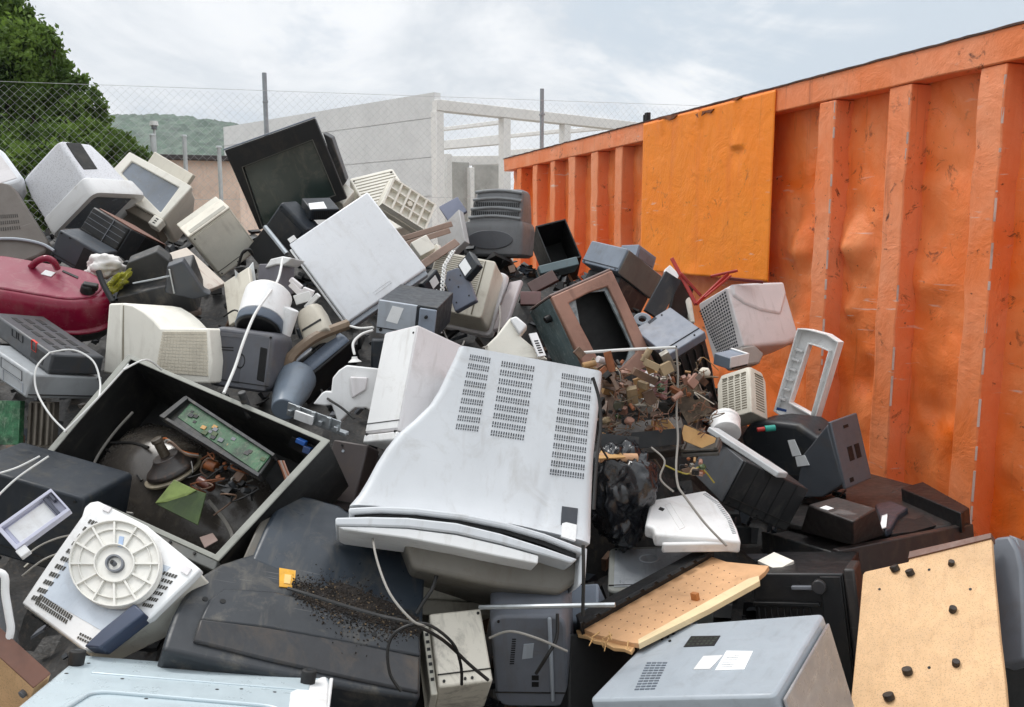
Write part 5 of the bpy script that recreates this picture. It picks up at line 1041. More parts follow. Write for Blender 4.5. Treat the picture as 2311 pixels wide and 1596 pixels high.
b = it.b(); b.patch([onsurf(*q) for q in ((1266, 1212), (1298, 1222), (1301, 1186), (1268, 1178))], 1, 1, 1, 1, .003, .006); it.add('socket_plate', b, WHITE, 0)
def strip(nm, top, bot, y0, y1, mat, bev=.004):
    b = it.b(); n_ = len(top); pts = [it.px(x, y, y0) for x, y in top]; pb = [it.px(x, y, y0) for x, y in bot]
    f0 = [b._v(p) for p in pts]; g0 = [b._v(p) for p in pb]; f1 = [b._v((p[0], y1, p[2])) for p in pts]; g1 = [b._v((p[0], y1, p[2])) for p in pb]
    for i in range(n_-1):
        b.face([f0[i], f0[i+1], g0[i+1], g0[i]]); b.face([f1[i], g1[i], g1[i+1], f1[i+1]]); b.face([f0[i], f1[i], f1[i+1], f0[i+1]]); b.face([g0[i], g0[i+1], g1[i+1], g1[i]])
    b.face([f0[0], g0[0], g1[0], f1[0]]); b.face([f0[-1], f1[-1], g1[-1], g0[-1]]); return it.add(nm, b, mat, bev)
lip = [(787, 1146), (860, 1142), (940, 1146), (1040, 1158), (1140, 1178), (1230, 1204), (1318, 1238)]
strip('bezel_lip', lip, [(x, y+13) for x, y in lip], -.145, .3, PALE)
gap = [(800, 1156), (870, 1156), (940, 1161), (1040, 1174), (1140, 1194), (1225, 1220), (1300, 1250)]
strip('bezel_gap', gap, [(x, y+10) for x, y in gap], -.10, .3, PITCHB, 0)
s2 = [(757, 1168), (830, 1166), (920, 1168), (1030, 1180), (1130, 1204), (1230, 1236), (1304, 1262)]
strip('front_bezel', s2, [(757, 1186), (830, 1187), (920, 1190), (1030, 1203), (1130, 1226), (1225, 1252), (1290, 1272)], -.17, .3, PALE)
s3 = [(762, 1188), (830, 1189), (920, 1193), (1030, 1207), (1130, 1230), (1216, 1254)]
strip('front_bezel', s3, [(775, 1195), (830, 1203), (920, 1215), (1030, 1236), (1130, 1257), (1214, 1273)], -.16, .28, WHITE)
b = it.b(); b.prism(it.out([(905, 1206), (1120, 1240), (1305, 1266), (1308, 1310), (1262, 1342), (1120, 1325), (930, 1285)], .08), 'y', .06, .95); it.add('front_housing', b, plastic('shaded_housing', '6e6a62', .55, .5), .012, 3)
b = it.b(); b.prism(it.out([(1304, 1240), (1322, 1240), (1318, 1310), (1300, 1330)], .0), 'y', -.05, .7); it.add('side_trim', b, PALE, .004)
cable('mains_cable', [(1338, 852, 1.98), (1352, 900, 1.97), (1356, 960, 1.95), (1350, 1010, 1.93), (1344, 1080, 1.90), (1340, 1150, 1.87)], .004, CABB, 'black cord running down the right edge of the big white television')
cable('signal_cable', [(1316, 1230, 1.86), (1317, 1300, 1.85), (1315, 1390, 1.86)], .004, CABB, 'thin black cord hanging below the right corner of the white television')
# ---------------- open television with its works showing
it = It('open61', 'television', 'opened black television case lying with its tube and circuit boards showing', 'television', size=(0, .2, 0))
R4 = [(292, 803), (742, 996), (493, 1266), (67, 1070)]
def inset(p, k=.022): cx = sum(q[0] for q in p)/4; cz = sum(q[1] for q in p)/4; return [(cx+(q[0]-cx)*(1-k), cz+(q[1]-cz)*(1-k)) for q in p]
o4 = it.out(R4); i4 = inset(o4, .045)
b = it.b(); b.ring(o4, i4, 'y', 0, 1.05); it.add('side_walls', b, plastic('inner_black', '161616', .5, .6, '4f4a42', var=.2), .002)
b = it.b(); b.ring(inset(o4, -.012), inset(o4, .05), 'y', -.022, -.002); it.add('rim', b, plastic('rim_grey', '8e8f87', .5, .5, '3f3a33'), .002)
b = it.b(); b.prism(i4, 'y', .95, 1.04); it.add('front_mask', b, PITCHB, 0)
fl = it.out([(67, 1070), (493, 1266), (484, 1290), (40, 1088)]); b = it.b(); b.prism(fl, 'y', -.01, .12); fo = it.add('flange', b, plastic('flange_grey', '5c5e5b', .5, .5), .003)
b = it.b()
for k in range(7):
    t = .1+.13*k; q = it.px(70+t*420, 1078+t*195, -.012); b.cyl((q[0], -.03, q[2]), (q[0], .0, q[2]), .0035, n=8)
it.add('screw_hole', b, PITCHB, 0, parent=fo)
# picture tube: funnel swept from the glass front up to the neck
ctr = it.px(372, 1100, .85); tip = it.px(349, 985, .12)
b = it.b(); prof = [(.0, .50, .44), (.12, .49, .42), (.3, .40, .34), (.48, .29, .25), (.6, .19, .17), (.68, .12, .11)]
rings = []
for t, ru, rv in prof:
    cx = ctr[0]+(tip[0]-ctr[0])*t*.9; cz = ctr[2]+(tip[2]-ctr[2])*t*.9; yy = .97-.8*t*.95
    ring = []
    for k in range(40):
        a = 6.28319*k/40; ca, sa = math.cos(a), math.sin(a); e = 2.6 if t < .3 else 2.0
        m = (abs(ca)**e+abs(sa)**e)**(-1/e); ring.append(b._v((min(.97, max(.03, cx+ru*m*ca)), yy, min(.97, max(.03, cz+rv*m*sa)))))
    rings.append(ring)
for a, c in zip(rings, rings[1:]):
    for k in range(40): b.face([a[k], a[(k+1) % 40], c[(k+1) % 40], c[k]])
b.face(rings[0][::-1]); b.face(rings[-1]); tube_ = it.add('picture_tube', b, TUBEG, 0, smooth=60)
def loc(px, py, y): q = it.px(px, py, y); return Vector([q[i]*it.d[i] for i in range(3)])
yk0, yk1 = loc(385, 1050, .42), loc(352, 990, .05)
b = B(dims=(1, 1, 1)); b.cyl((0, 0, 0), (yk1-yk0), .01, n=28, flare=[(-.25, .062), (-.1, .068), (.0, .064), (.1, .05), (.28, .036), (.36, .034)]); bmesh.ops.translate(b.bm, verts=b.bm.verts, vec=yk0); yo = it.add('deflection_yoke', b, plastic('yoke_brown_black', '2c2623', .4, .6, '6e4e38', var=.3, scale=3), .002)
b = B(dims=(1, 1, 1)); b.cyl((0, 0, 0), (yk1-yk0), .01, n=28, flare=[(-.30, .07), (-.27, .078), (-.2, .078), (-.18, .07)]); bmesh.ops.translate(b.bm, verts=b.bm.verts, vec=yk0); it.add('clamp_ring', b, plastic('pale_plastic_ring', '7a705c', .5, .7, '2e2a24', var=.3, scale=4), .001, parent=yo)
b = B(dims=(1, 1, 1)); b.cyl((0, 0, 0), (yk1-yk0), .01, n=20, flare=[(.36, .013), (.85, .012), (.88, .015), (1.0, .014), (1.01, .006)]); bmesh.ops.translate(b.bm, verts=b.bm.verts, vec=yk0); it.add('tube_neck', b, plastic('neck_glass', '4a4238', .3, .5, '4a3b2c', var=.2), .001)
for c_ in range(3):
    b = B(dims=(1, 1, 1)); b.tube([yk0+(yk1-yk0)*.8+Vector((.01*c_, 0, .01)), loc(375+c_*6, 990+4*c_, .12), loc(410+c_*5, 1018+c_*4, .2), loc(448, 1026+c_*3, .3)], .0028, 6, 5); it.add('wire', b, [ORANGEC, CABG, BROWNP][c_], 0)
def slabpx(nm, quad, y0, th, mat, parent=None, bev=.001):   # board given by 4 line-of-sight corners at per-corner depth
    v = [loc(x, y, d) for x, y, d in quad]; nn = (v[1]-v[0]).cross(v[3]-v[0]).normalized()*th; b = B(dims=(1, 1, 1)); b.hexa([p-nn for p in v]+[p+nn for p in v]); return it.add(nm, b, mat, bev, parent=parent)
fr = slabpx('board_tray', [(363, 945, .2), (420, 902, .2), (622, 1034, .15), (588, 1084, .15)], 0, .014, plastic('tray_black', '1e211f', .45, .6), None, .003)
slabpx('circuit_board', [(402, 944, .14), (432, 912, .14), (612, 1030, .09), (582, 1068, .09)], 0, .005, plastic('dusty_green_board', '2c5a38', .5, .8, '6f7360', var=.35, scale=6, scratch=.1, fine=190), fr)
for q in (((363, 945, .14), (368, 940, .14), (590, 1074, .09), (586, 1082, .09)), ((418, 903, .14), (424, 899, .14), (624, 1030, .09), (619, 1036, .09)), ((363, 945, .12), (374, 950, .12), (428, 905, .12), (420, 900, .12))): slabpx('tray_wall', q, 0, .012, DUSTB, fr)
slabpx('circuit_board', [(350, 1136, .12), (393, 1083, .1), (444, 1107, .14), (400, 1132, .2)], 0, .0025, GREENL)
slabpx('circuit_board', [(352, 1138, .15), (444, 1107, .16), (466, 1114, .2), (447, 1186, .3)], 0, .0025, GREEND)
b = B(dims=(1, 1, 1)); b.cyl(loc(463, 1046, .3), loc(490, 1056, .3), .014, n=16); it.add('coil', b, plastic('dull_winding', '8a4f28', .5, .6, '3a2a1e', var=.3, scale=5), .002)
b = B(dims=(1, 1, 1)); b.cyl(loc(450, 1085, .32), loc(478, 1100, .3), .013, n=16); it.add('coil', b, plastic('red_copper', '6a3524', .4, .6, '2e211a', var=.3), .002)
rr = random.Random(8)
for k in range(16):
    x, y = rr.uniform(490, 600), rr.uniform(1050, 1110); q = loc(x, y, rr.uniform(.25, .45)); s = rr.uniform(.006, .014); b = B(dims=(1, 1, 1))
    if k % 2: b.cyl(q, q+Vector((rr.uniform(-1, 1)*s, -s*1.5, s*rr.uniform(-1, 1))), s*.6, n=10)
    else: b.hexa([q+Vector((i*s, j*s*.8, m*s)) for m in (-1, 1) for i, j in ((-1, -1), (1, -1), (1, 1), (-1, 1))])
    it.add('component', b, [PITCHB, BLACK, BROWNP, DARK, DUSTB, RUST][k % 6], .001)
for c_ in range(14):
    x, y = rr.uniform(395, 560), rr.uniform(1010, 1120); b = B(dims=(1, 1, 1)); b.tube([loc(x, y, .25), loc(x+rr.uniform(-30, 30), y+rr.uniform(-10, 25), .2), loc(x+rr.uniform(-50, 50), y+rr.uniform(0, 40), .3), loc(x+rr.uniform(-60, 60), y+rr.uniform(-10, 50), .4)], .0022, 5, 4); it.add('wire', b, [CABB, BROWNP, RUST, CABG, BLACK][c_ % 5], 0)
for c_ in range(22):
    t = rr.random(); w_ = rr.uniform(-.32, .32); x = 418+170*t+w_*30; y = 928+122*t-w_*40; q = loc(x, y, .125-.04*t); s_2 = rr.uniform(.002, .006); b = B(dims=(1, 1, 1)); b.hexa([q+Vector((i*s_2*1.4, j*s_2, m*s_2)) for m in (-1, 1) for i, j in ((-1, -1), (1, -1), (1, 1), (-1, 1))]); it.add('solder_part', b, [BLACK, DARK, TAN, GREY, GREEND][c_ % 5], .0005, parent=fr)
sticker2 = slabpx('label', [(450, 1213, .6), (480, 1203, .6), (492, 1220, .6), (462, 1237, .6)], 0, .001, plastic('pink_label', 'b39a90', .6))
b = B(dims=(1, 1, 1)); b.tube([loc(300, 930, .5), loc(255, 980, .6), (loc(215, 1040, .65)), loc(200, 1100, .6), loc(230, 1145, .6), loc(300, 1160, .6)], .004, 6, 5); it.add('wire', b, CABG, 0)
b = B(dims=(1, 1, 1)); b.tube([loc(250, 1000, .6), loc(300, 1000, .5), loc(335, 1010, .4)], .004, 6, 5); b.tube([loc(240, 1015, .62), loc(290, 1050, .55), loc(320, 1085, .5)], .004, 6, 5); it.add('degauss_cable', b, CABB, 0)
b = B(dims=(1, 1, 1)); b.tube([loc(470, 1130, .5), loc(510, 1180, .6), loc(525, 1220, .6), loc(505, 1255, .5), loc(470, 1262, .5)], .005, 6, 5); it.add('degauss_cable', b, CABG, 0)
b = B(dims=(1, 1, 1)); b.tube([loc(602, 960, .05), loc(548, 905, .3)], .0, 6, 1) if False else b.cyl(loc(545, 885, -.15), loc(565, 940, .2), .011, n=12); it.add('post', b, DUSTB, .002)
slabpx('side_board', [(660, 985, .12), (712, 1008, .12), (700, 1035, .3), (650, 1005, .3)], 0, .003, BLACK)
slabpx('connector', [(672, 988, .05), (692, 997, .05), (689, 1006, .1), (669, 997, .1)], 0, .006, BLUEC)
slabpx('connector', [(688, 1006, .08), (704, 1012, .08), (700, 1026, .14), (684, 1020, .14)], 0, .006, plastic('navy_part', '1f3a66', .4))
for c_ in range(5):
    b = B(dims=(1, 1, 1)); b.tube([loc(628+c_*3, 1040, .2), loc(640+c_*3, 1070, .25), loc(650+c_*4, 1105-c_*3, .3)], .0022, 5, 4); it.add('wire', b, [RUST, COPPER, CABG][c_ % 3], 0)
for i, pth in enumerate((((0, 1068, 1.95), (40, 1055, 1.98), (90, 1030, 2.0)), ((-5, 1120, 1.92), (40, 1078, 1.95), (110, 1030, 1.98)), ((145, 975, 2.02), (215, 905, 2.06), (290, 822, 2.13)), ((278, 835, 2.1), (330, 812, 2.15), (365, 835, 2.2)))):
    cable('thin_wire', pth, .0025, CABW, ('pale wire, upper of two entering from the left edge', 'pale wire, lower of two entering from the left edge', 'pale wire lying along the left rim of the open television', 'thin pale wire at the top corner of the open television')[i])

# ================================================================ right of the heap
it = It('vent39', 'crt_monitor', 'cream slotted monitor back standing under the grille monitor by the container', 'monitor')
b = it.b(); b.loft('z', [(0, 0, 1, 0, 1, .006), (.8, 0, 1, 0, 1, .008), (1, .05, .95, .1, .95, .015)]); it.add('housing', b, CREAM2, .003)
vents(it, FR(.15, .9, .1, .9), 4, 15, .75, .4, plastic('cream_slot', '857d6c', .7)); vents(it, RT(.2, .9, .1, .9, 1.0), 1, 15, .7, .4, plastic('cream_slot', '857d6c', .7))
it = It('box40', 'plastic_tray', 'small slate tray with white rim under the grille monitor', 'tray')
b = it.b(); b.box(0, 1, 0, 1, 0, 1); it.add('tray', b, GREYB, .003); b = it.b(); b.box(1.0, 1.05, -.05, 1.0, .2, 1.15); b.box(0, 1.0, .9, 1.0, 1.0, 1.15); it.add('rim', b, WHITE, .002); vents(it, RT(.1, .95, .05, .7, 1.0), 1, 1, 1, 1)
it = It('frame41', 'monitor_surround', 'empty pale monitor surround leaning upright against the orange ribs', 'monitor front')
ou = it.out([(1806, 741), (1830, 743), (1872, 754), (1899, 772), (1869, 872), (1838, 973), (1811, 974), (1752, 927)])
ii = it.out([(1829, 777), (1840, 780), (1855, 785), (1873, 793), (1853, 865), (1834, 935), (1810, 921), (1786, 908)])
b = it.b(); b.ring(ou, ii, 'y', .25, .45); b.ring(ou, [(a+(c-a)*.10, e+(f-e)*.10) for (a, e), (c, f) in zip(ou, ii)], 'y', -.5, .25); b.ring([(a+(c-a)*.90, e+(f-e)*.90) for (a, e), (c, f) in zip(ou, ii)], ii, 'y', -.3, .25); it.add('rim', b, plastic('dusty_pale_shell', 'e6e6e5', .5, .5, '86827a', var=.06), .002)
b = it.b()
for k in range(6):
    q = [it.px(1799-k*7.5+dx, 785+k*22+dy, -.1) for dx, dy in ((-6, 0), (12, 6), (11, 10), (-7, 4))]; b.patch(q[::-1], 1, 1, 1, 1, .003, .01)
it.add('stiffeners', b, WHITE, 0); sticker(it, [(1752, 925), (1774, 930), (1775, 925), (1754, 919)], plastic('blue_sticker', '244a86', .5), -.6)
it = It('tv42', 'television', 'rounded dark grey television with white label pieces against the container', 'television')
b = it.b(); b.prism(it.out([(1668, 985), (1690, 955), (1735, 950), (1800, 958), (1845, 990), (1872, 958), (1908, 1088), (1860, 1120), (1795, 1130), (1745, 1112), (1700, 1060)]), 'y', 0, 1.1); it.add('housing', b, DARK, .02, 4)
b = it.b(); b.prism(it.out([(1815, 1027), (1872, 957), (1908, 1090), (1862, 1120), (1800, 1122)], -.02), 'y', -.12, .9); it.add('flared_side', b, plastic('slate_flare', '50545a', .4, .4), .006)
b = it.b(); b.box(1.0, 1.04, -.1, 1.02, -.04, 1.05); it.add('end_plate', b, plastic('slate_end', '565a60', .45, .4), .004)
vents(it, RT(.3, .5, .35, .58, 1.04), 1, 1, 1, 1); vents(it, RT(.6, .8, .35, .58, 1.04), 1, 1, 1, 1); vents(it, RT(.12, .28, .03, .10, 1.04), 1, 1, 1, 1, PITCHB, 'hole'); vents(it, RT(.35, .55, .88, .93, 1.04), 1, 1, 1, 1, PITCHB, 'hole')
sticker(it, [(1789, 1030), (1808, 1027), (1793, 992), (1778, 994)], PAPER, -.13); sticker(it, [(1800, 1053), (1827, 1050), (1816, 1027), (1795, 1031)], PAPER, -.14)
o = P(1738, 968, 3.0); root = bpy.data.objects.new('wire_connector', None); C.objects.link(root); root.location = o; tag(root, 'small teal and red connector lying on the rounded dark grey television', 'connector')
b = B(dims=(1, 1, 1)); b.cyl((-.018, 0, 0), (.018, 0, .004), .011, n=12); meshobj('plug', b, TEALC, root, .002); b = B(dims=(1, 1, 1)); b.cyl((-.045, 0, -.004), (-.019, 0, 0), .008, n=10); meshobj('tip', b, RED, root, .001)
cylthing('plastic_cap', 'round white cap at the back end of the pale strip on the black cabinet', 'cap', (1639, 978, 2.92), (1636, 947, 2.98), [(0, .05), (.75, .05), (.8, .053), (1, .052)], WHITE, None, [('rim', [(1.001, .051), (1.04, .049)], CREAM)])  # a loose round white cap
it = It('blk44', 'speaker', 'black cabinet wedged on edge under a pale tapered strip', 'cabinet')
b = it.b(); b.box(0, 1, 0, 1, 0, 1); it.add('cabinet', b, plastic('scuffed_black', '1d1e20', .5, .5, '55524c', var=.3, scratch=.6), .004)
b = it.b(); b.box(-.03, -.003, .02, 1, .02, .98); it.add('grey_side', b, plastic('grey_side_panel', '55585c', .45, .5), .003)
b = it.b()
for k in range(4): b.box(.22+.2*k, .228+.2*k, -.006, -.001, .02, .98)
it.add('panel_lines', b, PITCHB, 0)
simple('strip44', 'plastic_strip', 'pale tapered strip lying along the black cabinet', 'strip', plastic('pale_strip', 'c4c7c8', .45, .3), .004)
it = It('tv45', 'television', 'black television lying face down with a stepped hump and a broken back, by the container', 'television')
b = it.b(); b.box(0, 1, 0, 1, 0, .45); b.box(.0, .98, .02, 1, .451, .7); it.add('front_housing', b, BLACKB, .006)
b = it.b(); b.box(-.01, 1.01, -.03, .05, .0, 1.0); it.add('front_rail', b, plastic('maroon_black', '2c2524', .42, .5), .004)
rear = it.out([(1740, 1186), (1827, 1130), (1888, 1098), (1965, 1079), (2070, 1108), (2185, 1172), (2150, 1200), (1960, 1222), (1905, 1226)], .75, 2)
b = it.b(); b.prism(rear, 'z', .70, 1.0); it.add('rear_housing', b, BLACKB, .02, 3)
b = it.b(); k0 = [it.px(x, y, 1.0, 2) for x, y in ((1805, 1196), (1924, 1229), (1998, 1205), (1880, 1168))]; k1 = [it.px(x, y, 2.1, 2) for x, y in ((1824, 1139), (1925, 1178), (1977, 1147), (1888, 1121))]
b.hexa([(p[0], p[1], .95) for p in k0]+[(p[0], p[1], 2.1) for p in k1]); hump = it.add('hump', b, plastic('worn_black_hump', '3b3634', .5, .6, '5b4640', var=.25), .006)
sticker(it, [(1850, 1147), (1868, 1152), (1882, 1148), (1864, 1142)], PAPER, 2.1, 2); sticker(it, [(1985, 1195), (1990, 1165), (2003, 1160), (2000, 1190)], PAPER, 1.25, 2)
b = it.b(); b.prism(it.out([(2012, 1206), (2035, 1168), (2065, 1172), (2085, 1165), (2112, 1186), (2060, 1200)], 1.01, 2), 'z', .9, 1.012); it.add('broken_hole', b, PITCHB, 0)
b = it.b(); b.prism(it.out([(1975, 1146), (2010, 1138), (2050, 1155), (2028, 1170), (2010, 1200), (1998, 1205)], 1.05, 2), 'z', .9, 1.2); it.add('cable_channel', b, plastic('slate_channel', '3a404a', .4, .4), .006)
b = it.b(); b.prism(it.out([(2035, 1127), (2085, 1112), (2190, 1175), (2170, 1188)], 1.05, 2), 'z', .8, 1.5); it.add('side_wall', b, BLACK, .004)
sticker(it, [(2012, 1112), (2026, 1103), (2040, 1098), (2042, 1104), (2024, 1116)], plastic('torn_tape', '8d8a88', .6), 1.0, 2)
b = it.b(); b.box(-.02, .0, .05, .95, .1, .9); b.box(-.01, .2, -.02, .02, .0, .8); it.add('side_detail', b, DUSTB, .004)
simple('cpl45', 'paper', 'cream paper sheet at the left corner of the face down black television', 'paper', CREAM, .001)
it = It('blk47', 'television', 'black ribbed cabinet standing under the face down television, left of the chipboard', 'television')
b = it.b(); b.box(0, 1, 0, 1, 0, 1); it.add('housing', b, plastic('ribbed_black', '141416', .4, .5, '3e3a36', var=.3), .005)
b = it.b()
for k in range(9): b.box(.04+.07*k, .055+.07*k, -.03, -.003, .1, .72)
b.box(.0, .72, -.05, -.003, .74, .77); b.box(.75, .97, -.04, -.003, .02, .98); it.add('ribs', b, BLACK, .002)
q = it.px(1851, 1321); b = it.b(); b.cyl((q[0], -.09, q[2]), (q[0], 0, q[2]), .018, n=22, flare=[(0, .012), (.01, .018), (1, .018)]); it.add('roller', b, plastic('roller_black', '2c2c2e', .35, .5), .002); b = it.b(); b.box(q[0]-.3, q[0]-.07, -.05, -.0, q[2]-.03, q[2]+.0); it.add('lever', b, GREY, .002)
b = it.b(); b.box(1.0, 1.12, -.03, .35, .0, 1.04); it.add('side_post', b, BLACKB, .006)
it = It('wood46', 'chipboard_sheet', 'large light chipboard panel with black pegs in the bottom right corner', 'panel')
b = it.b(); b.prism(it.out([(1947, 1297), (1952, 1290), (2050, 1268), (2053, 1252), (2237, 1213), (2243, 1300), (2256, 1440), (2268, 1540), (2276, 1640), (1914, 1640), (1928, 1500), (1938, 1400)]), 'y', 0, 1); it.add('board', b, WOOD, .002)
b = it.b(); b.prism(it.out([(2050, 1262), (2053, 1246), (2238, 1204), (2238, 1216)], -.1), 'y', -.3, 1.4); it.add('veneer_edge', b, BROWNW, .001)
for i, (x, y, tx, ty, r) in enumerate(((2022, 1288, 2019, 1278, .011), (2056, 1297, 2054, 1288, .010), (2146, 1275, 2158, 1270, .007), (2149, 1380, 2163, 1374, .008), (2049, 1520, 2052, 1510, .011), (2157, 1501, 2168, 1495, .008), (2008, 1578, 2008, 1566, .012))):
    p = it.px(x, y, 0); q = it.px(tx, ty, 0); q = (q[0], -1.6, q[2]); b = it.b(); b.cyl((p[0], .05, p[2]), (p[0]+(q[0]-p[0])*.5, -.75, p[2]+(q[2]-p[2])*.5), r, n=16); it.add('peg', b, plastic('peg_brown_black', '2a221c', .5, .5, '5c4a38'), .001)
b = it.b()
for x, y in ((2097, 1286), (2097, 1507), (1985, 1330), (2190, 1330)): p = it.px(x, y, 0); b.cyl((p[0], -.06, p[2]), (p[0], .02, p[2]), .0035, n=10)
it.add('screw_hole', b, PITCHB, 0)
it = It('grey46', 'plastic_housing', 'curved slate grey plastic cover along the right edge of the chipboard panel', 'cover')
b = it.b(); b.prism(it.out([(2229, 1228), (2248, 1212), (2278, 1208), (2296, 1240), (2306, 1285), (2312, 1400), (2312, 1488), (2257, 1506), (2248, 1420)]), 'y', 0, 1); it.add('cover', b, plastic('slate_grey_cover', '6f737a', .45, .3), .008, 3)
b = it.b(); b.prism(it.out([(2278, 1208), (2296, 1214), (2322, 1290), (2330, 1400), (2312, 1400), (2306, 1285), (2296, 1240)], .4), 'y', .3, 1.2); it.add('rim', b, plastic('light_rim', '7f848a', .45, .3), .003)
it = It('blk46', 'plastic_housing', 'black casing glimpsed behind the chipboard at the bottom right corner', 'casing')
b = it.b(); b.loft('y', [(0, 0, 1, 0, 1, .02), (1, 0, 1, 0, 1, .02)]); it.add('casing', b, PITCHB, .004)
it = It('peg48', 'hardboard_sheet', 'tan perforated hardboard back with a black slotted rail, splintered at its lower end', 'board')
b = it.b(); b.prism(it.out([(1605, 1256), (1640, 1268), (1735, 1277), (1726, 1290), (1714, 1300), (1712, 1312), (1600, 1374), (1440, 1452), (1400, 1446), (1345, 1432), (1309, 1416)]), 'y', 0, 1); it.add('board', b, PEG, .001)
b = it.b(); q = [(1345, 1418), (1440, 1440), (1690, 1305), (1615, 1268)]
b.patch([it.px(x, y, 0) for x, y in q], 6, 11, .1, .05, .0012, .003, 1); it.add('perforation', b, plastic('hole_brown', '4a3220', .8), 0)
b = it.b(); b.prism(it.out([(1302, 1404), (1598, 1243), (1612, 1252), (1600, 1262), (1312, 1424)]), 'y', -1.6, 1.2); ra = it.add('slotted_rail', b, BLACK, .002)
b = it.b(); b.patch([it.px(x, y, -1.6) for x, y in ((1318, 1412), (1600, 1256), (1592, 1250), (1310, 1404))], 9, 1, .75, .6, .001, .003); it.add('rail_slot', b, PITCHB, 0, parent=ra)
q = it.px(1570, 1354, 0); b = it.b(); b.box(q[0]-.05, q[0]+.05, -1.5, 0, q[2]-.012, q[2]+.012); it.add('wood_block', b, plastic('ginger_wood', 'b5743c', .6, .3), .001)
b = it.b(); b.prism(it.out([(1440, 1444), (1690, 1306), (1713, 1300), (1714, 1312), (1600, 1375), (1441, 1454)], -.15), 'y', -.25, .9); it.add('edge_strip', b, plastic('pale_wood', 'e6cfa4', .6, .3), .001)
b = it.b(); b.prism(it.out([(1312, 1420), (1345, 1434), (1400, 1449), (1432, 1460), (1424, 1471), (1408, 1464), (1384, 1462), (1362, 1450), (1340, 1446), (1326, 1436), (1304, 1432), (1300, 1422)], .9), 'y', .9, 1.6); it.add('torn_layer', b, plastic('torn_wood', 'd8ac78', .8, .4), .001)
b = B(dims=(1, 1, 1)); rr = random.Random(4)
for k in range(9):
    a = it.inv @ P(1330+rr.uniform(0, 95), 1424+rr.uniform(0, 28), 1.93); e = a+Vector((rr.uniform(-.012, .02), rr.uniform(.0, .012), rr.uniform(-.028, .0))); b.tube([a, e], lambda t: .0025*(1-.7*t), 4, 1)
it.add('splinters', b, TAN, 0)
it = It('case49', 'computer_case', 'grey computer casing with paper labels and slots at the bottom right', 'computer')
b = it.b(); b.loft('y', [(0, .0, 1, .0, 1, .012), (.04, -.004, 1.004, -.004, 1.004, .014), (.9, 0, 1.01, 0, 1.0, .012)]); it.add('housing', b, plastic('smooth_grey_case', 'a0a8af', .38, .3, '5a564f', var=.05), .006)
def st(pts, mat=PAPER, nm='label', n=(1, 1), f=(1, 1)): b = it.b(); b.patch([it.px(x, y, 0) for x, y in pts], n[0], n[1], f[0], f[1], .0015, .004); return it.add(nm, b, mat, 0)
st([(1614, 1514), (1680, 1512), (1700, 1471), (1640, 1470)]); st([(1565, 1512), (1602, 1511), (1632, 1480), (1588, 1482)], plastic('torn_label', 'dcdcda', .6))
st([(1620, 1510), (1655, 1509), (1672, 1478), (1644, 1478)], plastic('label_print', '8c8f94', .6), 'label_print', (1, 6), (.9, .25))
st([(1543, 1461), (1612, 1458), (1626, 1436), (1560, 1437)], PITCHB, 'grille_opening'); st([(1547, 1459), (1608, 1456), (1622, 1438), (1562, 1439)], plastic('mesh_green', '4a5648', .6), 'grille_mesh', (6, 3), (.6, .6))
st([(1430, 1560), (1478, 1558), (1508, 1494), (1460, 1494)], plastic('slot_grey', '626a74', .6), 'vent_slots', (4, 11), (.8, .4))
st([(1462, 1448), (1480, 1446), (1520, 1408), (1500, 1408)], plastic('step_grey', '69717b', .5), 'moulded_step'); b = it.b()
for x, y in ((1495, 1444), (1508, 1440), (1520, 1432), (1512, 1448)): p = it.px(x, y, 0); b.cyl((p[0], -.012, p[2]), (p[0], .01, p[2]), .0035, n=10)
it.add('screw_hole', b, PITCHB, 0)
b = it.b(); b.box(.0, .22, .02, .3, 1.0, 1.06); ct = it.add('edge_connector', b, GREYB, .003); vents(it, FR(.05, .2, 1.005, 1.055, .015), 7, 1, .6, 1, WHITE, 'pins', .002, ct)
b = it.b(); b.box(1.015, 1.03, .06, .9, .04, .96); it.add('side_cover', b, plastic('warm_grey_side', '8f8b8a', .3, .5, 'b5b2ae', var=.1), .006)
it = It('prn50', 'printer', 'white printer cover with a slotted curved edge beside the black bin bag', 'printer')
b = it.b(); b.prism(it.out([(1468, 1128), (1592, 1106), (1622, 1128), (1648, 1160), (1664, 1192), (1673, 1222), (1580, 1213), (1478, 1206), (1474, 1190), (1456, 1185)]), 'y', 0, 1.0); it.add('cover', b, WHITE, .008, 3)
q = [(1594, 1112), (1625, 1136), (1650, 1172), (1662, 1205)]
for a, c in zip(q, q[1:]): vents(it, pxs(it, [(a[0]-9, a[1]+3), (c[0]-9, c[1]+2), (c[0], c[1]), (a[0], a[1])]), 9, 1, .45, .9, plastic('pale_slot', '9ea1a2', .6))
b = it.b(); b.box(.02, .98, .25, .95, -.06, .0); it.add('front_lip', b, WHITE, .004); sticker(it, [(1486, 1150), (1496, 1154), (1500, 1149), (1490, 1145)], PITCHB, name='hole'); sticker(it, [(1500, 1140), (1512, 1136), (1546, 1190), (1534, 1196)], LAV, name='groove')
cable('signal_cable', [(1302, 797, 2.62), (1400, 790, 2.62), (1524, 784, 2.62)], .005, CABW, 'stiff pale wire spanning level in front of the smashed brown television')
cable('signal_cable', [(1526, 785, 2.61), (1530, 850, 2.6), (1527, 930, 2.58), (1530, 990, 2.52), (1526, 1050, 2.46), (1530, 1095, 2.42), (1545, 1120, 2.38), (1590, 1180, 2.32), (1640, 1232, 2.27)], .0035, CABG, 'grey wire hanging from the stiff pale wire to the white printer cover')
it = It('box51', 'microwave_oven', 'grey metal box partly hidden under the perforated hardboard', 'appliance')
